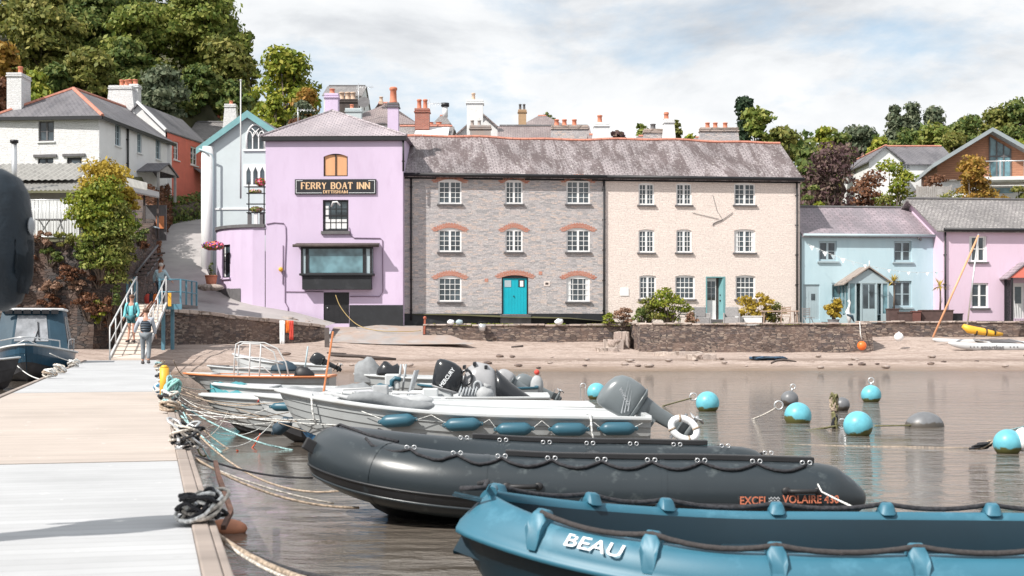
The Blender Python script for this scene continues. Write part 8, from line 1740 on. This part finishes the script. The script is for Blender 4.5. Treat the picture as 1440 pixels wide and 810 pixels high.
for s_ in (-1, 1):
    m = MB(); m.tube([(s_*.10, -.12, 1.40), (s_*.12, .03, 1.46), (s_*.13, .15, 1.30), (s_*.13, .13, 1.05), (s_*.12, -.1, .98)], .02, 6); m.build('backpack_strap', M['navy'], w1_)
m = MB(); m.ball((0, -.20, 1.2), (.14, .10, .2), 12, 8); m.build('backpack', M['navy'], w1_)
J = dict(base, eL=(-.30, .02, 1.14), wL=(-.36, .16, .98), eR=(.25, .05, 1.12), wR=(.27, .14, .92), kL=(-.10, .10, .52), aL=(-.10, .06, .10), kR=(.10, -.02, .50), aR=(.10, -.12, .12), head=(0, .07, 1.69))
D_ = 44.0; m2_, pj = person('person in dark quilted vest and grey trousers walking away along the pontoon', (PX(205, D_), D_, .53), 6, J, M['ltgrey'], M['greytrs'], M['shoe'], M['hair'], vest=M['navyvest'])
m = MB(); m.beam(V(P(192, 452, 44.3)), V(P(214, 424, 44.6)), .05, .05); m.beam(P(196, 452, 44.3), P(219, 422, 44.7), .035, .035); tag(m.build('carried_poles', mk('brown_poles', (.25, .10, .06), .6), None), 'reddish brown poles held over the shoulder by the person in the quilted vest', 'poles')
J = dict(base, eL=(-.30, .04, 1.14), wL=(-.34, .16, .92), eR=(.30, .04, 1.16), wR=(.38, .20, 1.0), kL=(-.09, .08, .50), aL=(-.09, .02, .10), kR=(.09, .0, .50), aR=(.09, -.06, .10), head=(0, .06, 1.69))
m3_, pj = person('grey haired person in a pale blue shirt stepping off the landing onto the lane', (PX(226, 58.6), 58.6, 2.64), -8, J, M['paleblue'], M['darktrs'], M['shoe'], M['greyhair'])
# person with the large backpack just left of the frame
J = dict(base, eL=(-.27, .02, 1.12), wL=(-.24, .12, .90), eR=(.27, .02, 1.12), wR=(.24, .12, .90), kL=(-.09, .03, .50), aL=(-.09, 0, .10), kR=(.09, .0, .50), aR=(.09, .0, .10))
pb_, pj = person('person standing at the left edge of the frame with a large dark navy backpack', (-2.72, 6.5, .53), 95, J, M['navy'], M['darktrs'], M['shoe'], M['hair'])
m = MB(); prof_ = [(1.02, .10), (1.06, .16), (1.16, .20), (1.3, .215), (1.44, .21), (1.56, .195), (1.63, .16), (1.67, .09)]
m.loft([[(.19*math.copysign(abs(math.cos(a))**.8, math.cos(a))*(w_/.215), -.30+w_*math.copysign(abs(math.sin(a))**.85, math.sin(a)), z+.05) for a in [2*math.pi*i/20 for i in range(20)]] for z, w_ in prof_], 0, True); bp = m.build('backpack', mk('navy_pack_cloth', (.009, .018, .028), .55, .3, 9, 22, .008, .6), pb_)
m = MB(); m.loft([[(.14*math.cos(a)*k, -.47-.05*k*math.sin(a)**2, z+.05+.0*math.sin(a)) for a in [math.pi*2*i/12 for i in range(12)]] for z, k in ((1.10, .5), (1.2, .95), (1.34, .95), (1.42, .4))], 0, True); m.build('front_pocket', bpy.data.materials['navy_pack_cloth'], bp)
m = MB(); m.ball((-.02, -.515, 1.46), (.05, .012, .04), 10, 7); m.build('badge', M['graphic'], bp)
for s_ in (-1, 1): m = MB(); m.tube([(s_*.1, -.14, 1.55), (s_*.12, .02, 1.50), (s_*.14, .14, 1.35), (s_*.15, .08, 1.12), (s_*.12, -.14, 1.08)], .025, 6); m.build('shoulder_strap', M['black'], bp)
# ------------------------------------------------------------------ trees
def tr(label, px, ytop, wpx, D, mat, n=3500, k=26, leaf=.26, seed=1, low=.12, shape='round', name='broadleaf_tree', ybot=None, group=None, bare=0, cat='tree', d=None):
    x = PX(px, D); z = gh(x, D)-.1 if ybot is None else PZ(ybot, D); h = PZ(ytop, D)-z; w_ = wpx/F*D
    return tree(name, label, x, D, z, h*1.02, w_, M[mat], int(n*1.5), int(k*1.2), leaf*.82, seed, group, low, shape, cat, bare, None, d)
WG = 'trees of the wood on the left hillside'
for i, (px, yt, w_, D, mt, n, lb) in enumerate((
 (150, -70, 190, 150, 'lf_dark', 7000, 'tallest dark green tree at the back of the left wood'), (20, -50, 170, 146, 'lf_olive', 6500, 'tall olive tree at the top left corner of the frame'), (270, -35, 170, 148, 'lf_dark', 6500, 'dark tree at the back right of the left wood'),
 (58, 8, 120, 128, 'lf_olive', 6500, 'broad olive yellow tree above the left chimney of the white cottage'), (140, -5, 100, 134, 'lf_dark', 6000, 'deep green tree filling the middle of the left wood'), (205, 18, 125, 129, 'lf_mid', 7500, 'mid green spreading tree above the big white cottage chimney'),
 (285, -8, 130, 132, 'lf_mid', 8500, 'large green tree with ragged branches reaching over the sky at the wood edge'), (315, 62, 90, 126, 'lf_olive', 5000, 'olive tree under the ragged edge tree at the right of the wood'), (345, 42, 50, 131, 'lf_mid', 2600, 'outermost thin branched tree at the right edge of the wood'),
 (125, 72, 80, 118, 'lf_olive', 4200, 'olive brown tree directly above the hipped cottage roof'), (222, 104, 95, 116, 'lf_grey', 4600, 'grey green tree between the two white chimneys and the gabled house'), (285, 100, 85, 122, 'lf_dark', 4500, 'dark tree above the coral cottage roof'),
 (80, 95, 60, 117, 'lf_dark', 2800, 'small dark tree tucked behind the hipped roof'), (262, 135, 60, 120, 'lf_dark', 2400, 'low dark tree behind the rounded white chimney'), (5, 60, 60, 112, 'lf_gold', 2600, 'golden leaved tree at the far left edge'), (2, 108, 36, 104, 'lf_rust', 1400, 'rust red shrub tree at the far left edge behind the chimney'), (52, 104, 52, 106, 'lf_yel', 2600, 'bright yellow green tree right of the left chimney'),
 (333, 115, 60, 121, 'lf_dark', 2600, 'dark tree behind the flagpole'), (180, 60, 70, 124, 'lf_dark', 3000, 'dark gap filling tree in the centre of the wood'), (110, 30, 80, 138, 'lf_mid', 3800, 'mid green tree between the olive and deep green ones'))):
    tr(lb, px, yt, w_, D, mt, n, 34, .27, 100+i, group=WG, bare=2 if i in (6, 8) else 0)
tr('bright lime green tree standing right of the wood above the inn roof', 402, 66, 112, 113, 'lf_yel', 7500, 40, .23, 140); tr('golden orange topped shrub tree beside the inn chimney', 430, 120, 52, 106, 'lf_gold', 3200, 22, .18, 141); tr('pale grey green round bush in front of the golden one', 424, 137, 56, 101, 'lf_grey', 2600, 18, .16, 142); tr('purple brown bush left of the inn roof hip', 418, 160, 50, 97, 'lf_rust', 2000, 14, .14, 143, name='shrub', cat='shrub'); tr('dark yellow green bush behind the gabled house ridge', 388, 128, 60, 109, 'lf_yel', 3200, 20, .2, 144)
SG = 'trees on the skyline behind the terrace'
for i, (px, yt, w_, D, mt, n, lb, nm, sh) in enumerate((
 (866, 177, 44, 108, 'lf_purple', 1400, 'dark purple tree behind the white chimney above the terrace', 'broadleaf_tree', 'round'), (901, 166, 36, 116, 'lf_mid', 1700, 'round green tree left of the black cowled stack', 'broadleaf_tree', 'round'), (951, 160, 26, 122, 'lf_olive', 1200, 'small round tree right of the slim white chimney', 'broadleaf_tree', 'round'), (968, 183, 36, 104, 'lf_yel', 1200, 'yellow shrub just above the terrace ridge', 'shrub', 'round'),
 (770, 154, 34, 140, 'lf_dark', 900, 'small dark treetop behind the far pink roof', 'broadleaf_tree', 'round'), (1047, 132, 44, 126, 'lf_conifer', 2200, 'dark conifer rising above the round trees near the terrace end', 'conifer', 'cone'), (1062, 152, 66, 118, 'lf_mid', 4200, 'large round green tree behind the gable end of the terrace', 'broadleaf_tree', 'round'),
 (1105, 178, 60, 110, 'lf_olive', 3400, 'olive green tree beyond the gable end of the terrace', 'broadleaf_tree', 'round'), (1160, 176, 40, 116, 'lf_yel', 2200, 'yellow green spiky tree right of the terrace gable', 'broadleaf_tree', 'round'), (1130, 205, 56, 104, 'lf_dark', 2800, 'dark tree low behind the terrace gable', 'broadleaf_tree', 'round'),
 (1205, 180, 66, 144, 'lf_grey', 2600, 'grey green distant trees above the purple tree', 'broadleaf_tree', 'round'), (1182, 188, 50, 138, 'lf_dark', 1800, 'distant dark tree left of the grey green one', 'broadleaf_tree', 'round'), (1240, 196, 50, 135, 'lf_yel', 1700, 'yellowish distant tree below the poplars', 'broadleaf_tree', 'round'),
 (1275, 186, 60, 142, 'lf_dark', 2000, 'dark tree at the foot of the poplars', 'broadleaf_tree', 'round'), (1318, 182, 70, 138, 'lf_mid', 2600, 'green tree right of the poplars', 'broadleaf_tree', 'round'), (1362, 166, 70, 146, 'lf_dark', 3000, 'dark feathery tree above the timber house roof', 'broadleaf_tree', 'round'), (1400, 156, 74, 150, 'lf_olive', 3200, 'loose olive tree on the skyline right of the timber house gable', 'broadleaf_tree', 'round'), (1436, 146, 80, 148, 'lf_dark', 3200, 'tall dark tree at the right edge skyline', 'broadleaf_tree', 'round'),
 (1340, 192, 60, 132, 'lf_olive', 2000, 'low olive tree behind the bungalow roof', 'broadleaf_tree', 'round'), (1438, 200, 50, 128, 'lf_yel', 1600, 'yellow green tree at the right edge behind the timber house', 'broadleaf_tree', 'round'), (1085, 190, 50, 128, 'lf_dark', 1800, 'dark tree between the round tree and the olive tree', 'broadleaf_tree', 'round'))):
    tr(lb, px, yt, w_, D, mt, n, 24, .24, 200+i, .1, sh, nm, None, SG, cat='tree' if nm != 'shrub' else 'shrub')
for i, (px, yt, w_, lb) in enumerate(((1257, 148, 22, 'left hand poplar of the group on the right skyline'), (1283, 146, 25, 'middle poplar, the tallest and fullest of the group'), (1313, 151, 32, 'right hand poplar with a loose forked top'), (1270, 162, 13, 'thin short poplar between the left and middle ones'))):
    tr(lb, px, yt, w_, 150, 'lf_grey', 2200, 22, .22, 230+i, .05, 'column', 'poplar', None, 'poplars on the right skyline')
tr('purple leaved tree with bare pale branches behind the blue cottage', 1172, 203, 104, 93, 'lf_purple', 4200, 30, .15, 240, .2, bare=4); tr('rust coloured bush right of the purple tree', 1225, 240, 76, 90, 'lf_rust', 3000, 18, .13, 241, .1, name='shrub', cat='shrub', bare=2); tr('yellow green bush before the white bungalow gable', 1258, 226, 74, 95, 'lf_yel', 3000, 18, .14, 242, .1, name='shrub', cat='shrub')
tr('orange leaved hedge bush beside the board fence', 1308, 244, 60, 99, 'lf_rust', 1800, 14, .13, 243, .1, name='shrub', cat='shrub'); tr('golden green round tree in front of the timber house', 1366, 220, 78, 94, 'lf_gold', 4600, 24, .14, 244, .12); tr('small green tree at the right edge above the mottled roof', 1437, 254, 40, 92, 'lf_olive', 1500, 12, .13, 245, .1)
for i, (px, yt, w_, D, mt, lb) in enumerate(((1156, 275, 26, 86, 'lf_yel', 'yellow leaved bush peeping over the blue cottage roof at left'), (1184, 279, 22, 86, 'lf_yel', 'smaller yellow bush over the blue cottage ridge'), (1210, 280, 46, 87, 'lf_rust', 'brown bush over the middle of the blue cottage ridge'), (1276, 281, 34, 87, 'lf_yel', 'yellow bush left of the small white chimney'), (1240, 268, 40, 88, 'lf_olive', 'olive bush behind the blue cottage ridge'), (1140, 250, 34, 90, 'lf_dark', 'dark bush beside the terrace gable wall'), (1340, 268, 60, 92, 'lf_olive', 'low olive hedge before the timber house'), (1412, 270, 50, 92, 'lf_gold', 'golden low hedge below the balcony'))):
    tr(lb, px, yt, w_, D, mt, 1100, 10, .11, 260+i, .08, name='shrub', cat='shrub', group='shrubs behind the blue cottage')
# far wood closing the valley
rg = np.random.default_rng(5); nL = 16000; x = rg.uniform(22, 130, nL); y = rg.uniform(158, 185, nL); zb = np.array([gh(a, b) for a, b in zip(x, y)]); hh = 3.2+2.0*np.array([mn.noise(V((a*.12, b*.12, 0))) for a, b in zip(x, y)]); c = np.stack([x, y, zb+hh*rg.uniform(.1, 1, nL)**.6], 1); dv = rg.normal(0, 1, (nL, 3)); dv[:,2] = abs(dv[:,2]); dv /= np.linalg.norm(dv, axis=1)[:,None]
tag(leaf_obj('far_wood', M['lf_dark'], c, dv, .42, None, seed=3), 'distant dark wood along the crest of the hill', 'wood', None, 'stuff')
# hedge along the lane
def hedge(label, path, w_, mat, n, leaf, seed, group=None, name='hedge'):
    rg = np.random.default_rng(seed); k = len(path)-1; t = thing(name, label, 'hedge', path[0][:3], 0, group); c = []; dv = []
    for i in range(n):
        s = rg.uniform(0, k); a = int(s); f = s-a; p = [lerp(path[a][q], path[a+1][q], f) for q in range(4)]; th = rg.uniform(-.1, math.pi+.1); r = rg.uniform(.8, 1.08)+.25*mn.noise(V((p[0]*.9, p[1]*.9, th)))
        ox = math.cos(th)*w_*r; oz = max(.05, abs(math.sin(th))**.5*p[3]*r*1.0); oz *= rg.uniform(.1, 1) if abs(math.cos(th)) > .55 else 1
        c.append((p[0]+ox-path[0][0], p[1]+rg.uniform(-.2, .2)-path[0][1], p[2]+oz-path[0][2])); dv.append((math.cos(th), -.4, math.sin(th)))
    leaf_obj('foliage', mat, np.array(c), np.array(dv), leaf, t, seed=seed); m = MB()
    m.tube([V((p[0], p[1], p[2]+p[3]*.42))-V(path[0][:3]) for p in path], [w_*.62 if p[3] > 1 else w_*.4 for p in path], 8); m.build('branches', M['bark'], t); return t
def lx(Y, dx): return (interp(LY, LXL, Y)+dx, Y, interp(LY, LZL, Y))
hedge('long rusty brown beech hedge along the left side of the lane', [(*lx(74, -1.0), 2.6), (*lx(80, -1.0), 3.0), (*lx(88, -1.0), 3.1), (*lx(95, -1.0), 2.6), (*lx(103, -.6), 2.2)], .9, M['lf_rust'], 16000, .11, 300)
hedge('dark green ivy mound under the coral cottage wall', [(-24.6, 99, 8.9, 1.8), (-22.6, 104, 9.8, 1.9), (-21.9, 108, 10.6, 1.7)], 1.0, M['lf_dark'], 3000, .13, 301)
hedge('rust brown hedge beside the dark shelter at the bottom of the lane', [(-18.9, 69, 3.2, 1.3), (-19.2, 73, 3.9, 2.8)], .9, M['lf_rust'], 4000, .09, 302)
# plants on the overgrown wall
def wp(label, px, ytop, ybot, wpx, D, mat, n, leaf, seed, k=14, shape='round', name='wall_plant', dd=None, group='plants growing on the overgrown wall'):
    z = PZ(ybot, D); h = PZ(ytop, D)-z; return bush(name, label, PX(px, D), D, z, h*1.1, wpx*1.25/F*D, M[mat], int(n*1.7), leaf*.9, seed, group, 'plant', k, dd or min(wpx/F*D, 1.4), shape)
wp('bright yellow climbing shrub topping the overgrown wall', 148, 238, 316, 74, 57.4, 'palm', 3000, .075, 310, 22, name='golden_shrub', group=None); wp('yellow green leafy shrub spilling over the wall top', 140, 268, 350, 84, 56.9, 'lf_yel', 4600, .08, 311, 26, name='golden_shrub', group=None); wp('mid green ivy hanging below the golden shrub', 142, 310, 392, 64, 56.7, 'lf_mid', 3200, .075, 312, 22); wp('brown olive creeper on the wall corner', 165, 295, 420, 34, 56.8, 'lf_olive', 2400, .07, 313, 22, 'column'); wp('yellow olive foliage trailing right towards the shelter', 182, 268, 300, 30, 58.5, 'palm', 800, .07, 314, 10)
for i, (px, yt, yb, w_, mt, n) in enumerate(((28, 396, 412, 46, 'lf_dry', 700), (66, 397, 411, 30, 'lf_dry', 420), (78, 398, 414, 22, 'lf_dry', 320), (112, 396, 412, 32, 'lf_dry', 480), (138, 388, 404, 30, 'lf_rust', 380), (40, 330, 352, 36, 'lf_olive', 500), (60, 328, 348, 28, 'lf_dry', 420), (90, 330, 350, 40, 'lf_olive', 620), (122, 345, 372, 36, 'lf_dark', 600), (70, 352, 374, 40, 'lf_dark', 520),
  (150, 362, 392, 26, 'lf_dry', 420), (20, 415, 440, 50, 'lf_rust', 560), (75, 418, 445, 56, 'lf_rust', 620), (125, 415, 450, 46, 'lf_rust', 620), (140, 426, 462, 20, 'lf_yel', 380), (155, 420, 470, 26, 'lf_rust', 460), (30, 360, 390, 50, 'lf_rust', 420), (160, 385, 440, 20, 'lf_dark', 380), (100, 375, 400, 50, 'lf_rust', 420), (10, 340, 370, 30, 'lf_dark', 360), (196, 318, 345, 30, 'lf_dark', 380), (205, 340, 352, 22, 'lf_rust', 260), (180, 335, 380, 26, 'lf_olive', 520))):
    kind = {'lf_dry': 'dry buff coloured', 'lf_rust': 'reddish brown', 'lf_olive': 'olive green', 'lf_dark': 'dark green', 'lf_yel': 'yellow green'}[mt]
    row = 'near the top' if yt < 356 else ('in the middle' if yt < 412 else 'low down'); pos = 'at the far left' if px < 35 else ('left of centre' if px < 72 else ('right of centre' if px < 115 else ('under the golden shrub' if px < 146 else ('at the wall corner' if px < 170 else 'beside the shelter'))))
    wp('%s plant clump %s of the overgrown wall %s' % (kind, row, pos), px, yt, yb, w_, 56.75 if px < 170 else 60, mt, n, .06, 320+i, 8, dd=.9)
# terrace shrubs
def sh_(label, px, ytop, wpx, D, mat, n, leaf, seed, k=12): return bush('shrub', label, PX(px, D), D, QG, PZ(ytop, D)-QG, wpx/F*D, M[mat], n, leaf, seed, 'shrubs on the terrace before the cream house', 'shrub', k, min(1.3, wpx/F*D))
sh_('large olive green shrub at the wall before the cream house', 940, 411, 60, 70.2, 'lf_yel', 2400, .06, 400, 18); sh_('dark green lower half of the shrub group left of the olive shrub', 912, 420, 42, 70.3, 'lf_olive', 1500, .055, 401); sh_('deep green low shrub left of the large shrub', 903, 434, 30, 69.8, 'lf_dark', 800, .05, 402); sh_('pinkish dry plant left of the shrub group', 877, 434, 36, 70.5, 'lf_dry', 900, .05, 403); sh_('light green ground plant at the end of the low wall', 856, 441, 26, 70.9, 'lf_yel', 500, .05, 404); sh_('pale green tuft by the garden chair', 968, 428, 22, 70.4, 'lf_yel', 420, .05, 405)
sh_('spiky yellow green shrub under the right ground floor window', 1050, 416, 34, 71.2, 'palm', 900, .07, 406); sh_('second spiky shrub beside the garden table', 1073, 413, 30, 71.4, 'palm', 900, .07, 407); sh_('olive plant behind the garden table', 1088, 428, 40, 71.8, 'lf_olive', 800, .06, 408); sh_('pink flowering tuft at the wall by the armchair', 972, 441, 30, 69.4, 'lf_dry', 400, .05, 409)
rg = np.random.default_rng(9); nG = 5200; x = np.concatenate([rg.uniform(-4, 6, nG//2), rg.uniform(6, 40, nG//2)]); y = np.concatenate([rg.uniform(71.5, 72.6, nG//2), np.where(x[nG//2:] < 17, 68.2, 72.4)+rg.uniform(0, .6, nG//2)]); keep = np.array([mn.noise(V((a*.5, 0, 7))) > -.05 for a in x]); c = np.stack([x, y, QG+rg.uniform(.0, .12, nG)], 1)[keep]
dv = rg.normal(0, 1, (len(c), 3)); dv[:,2] = .1; tag(leaf_obj('grass', M['lf_yel'], c, dv, .05, None, seed=2, jitter=.3, aspect=.3), 'tufts of green grass along the back of the quay walls', 'grass', None, 'stuff')
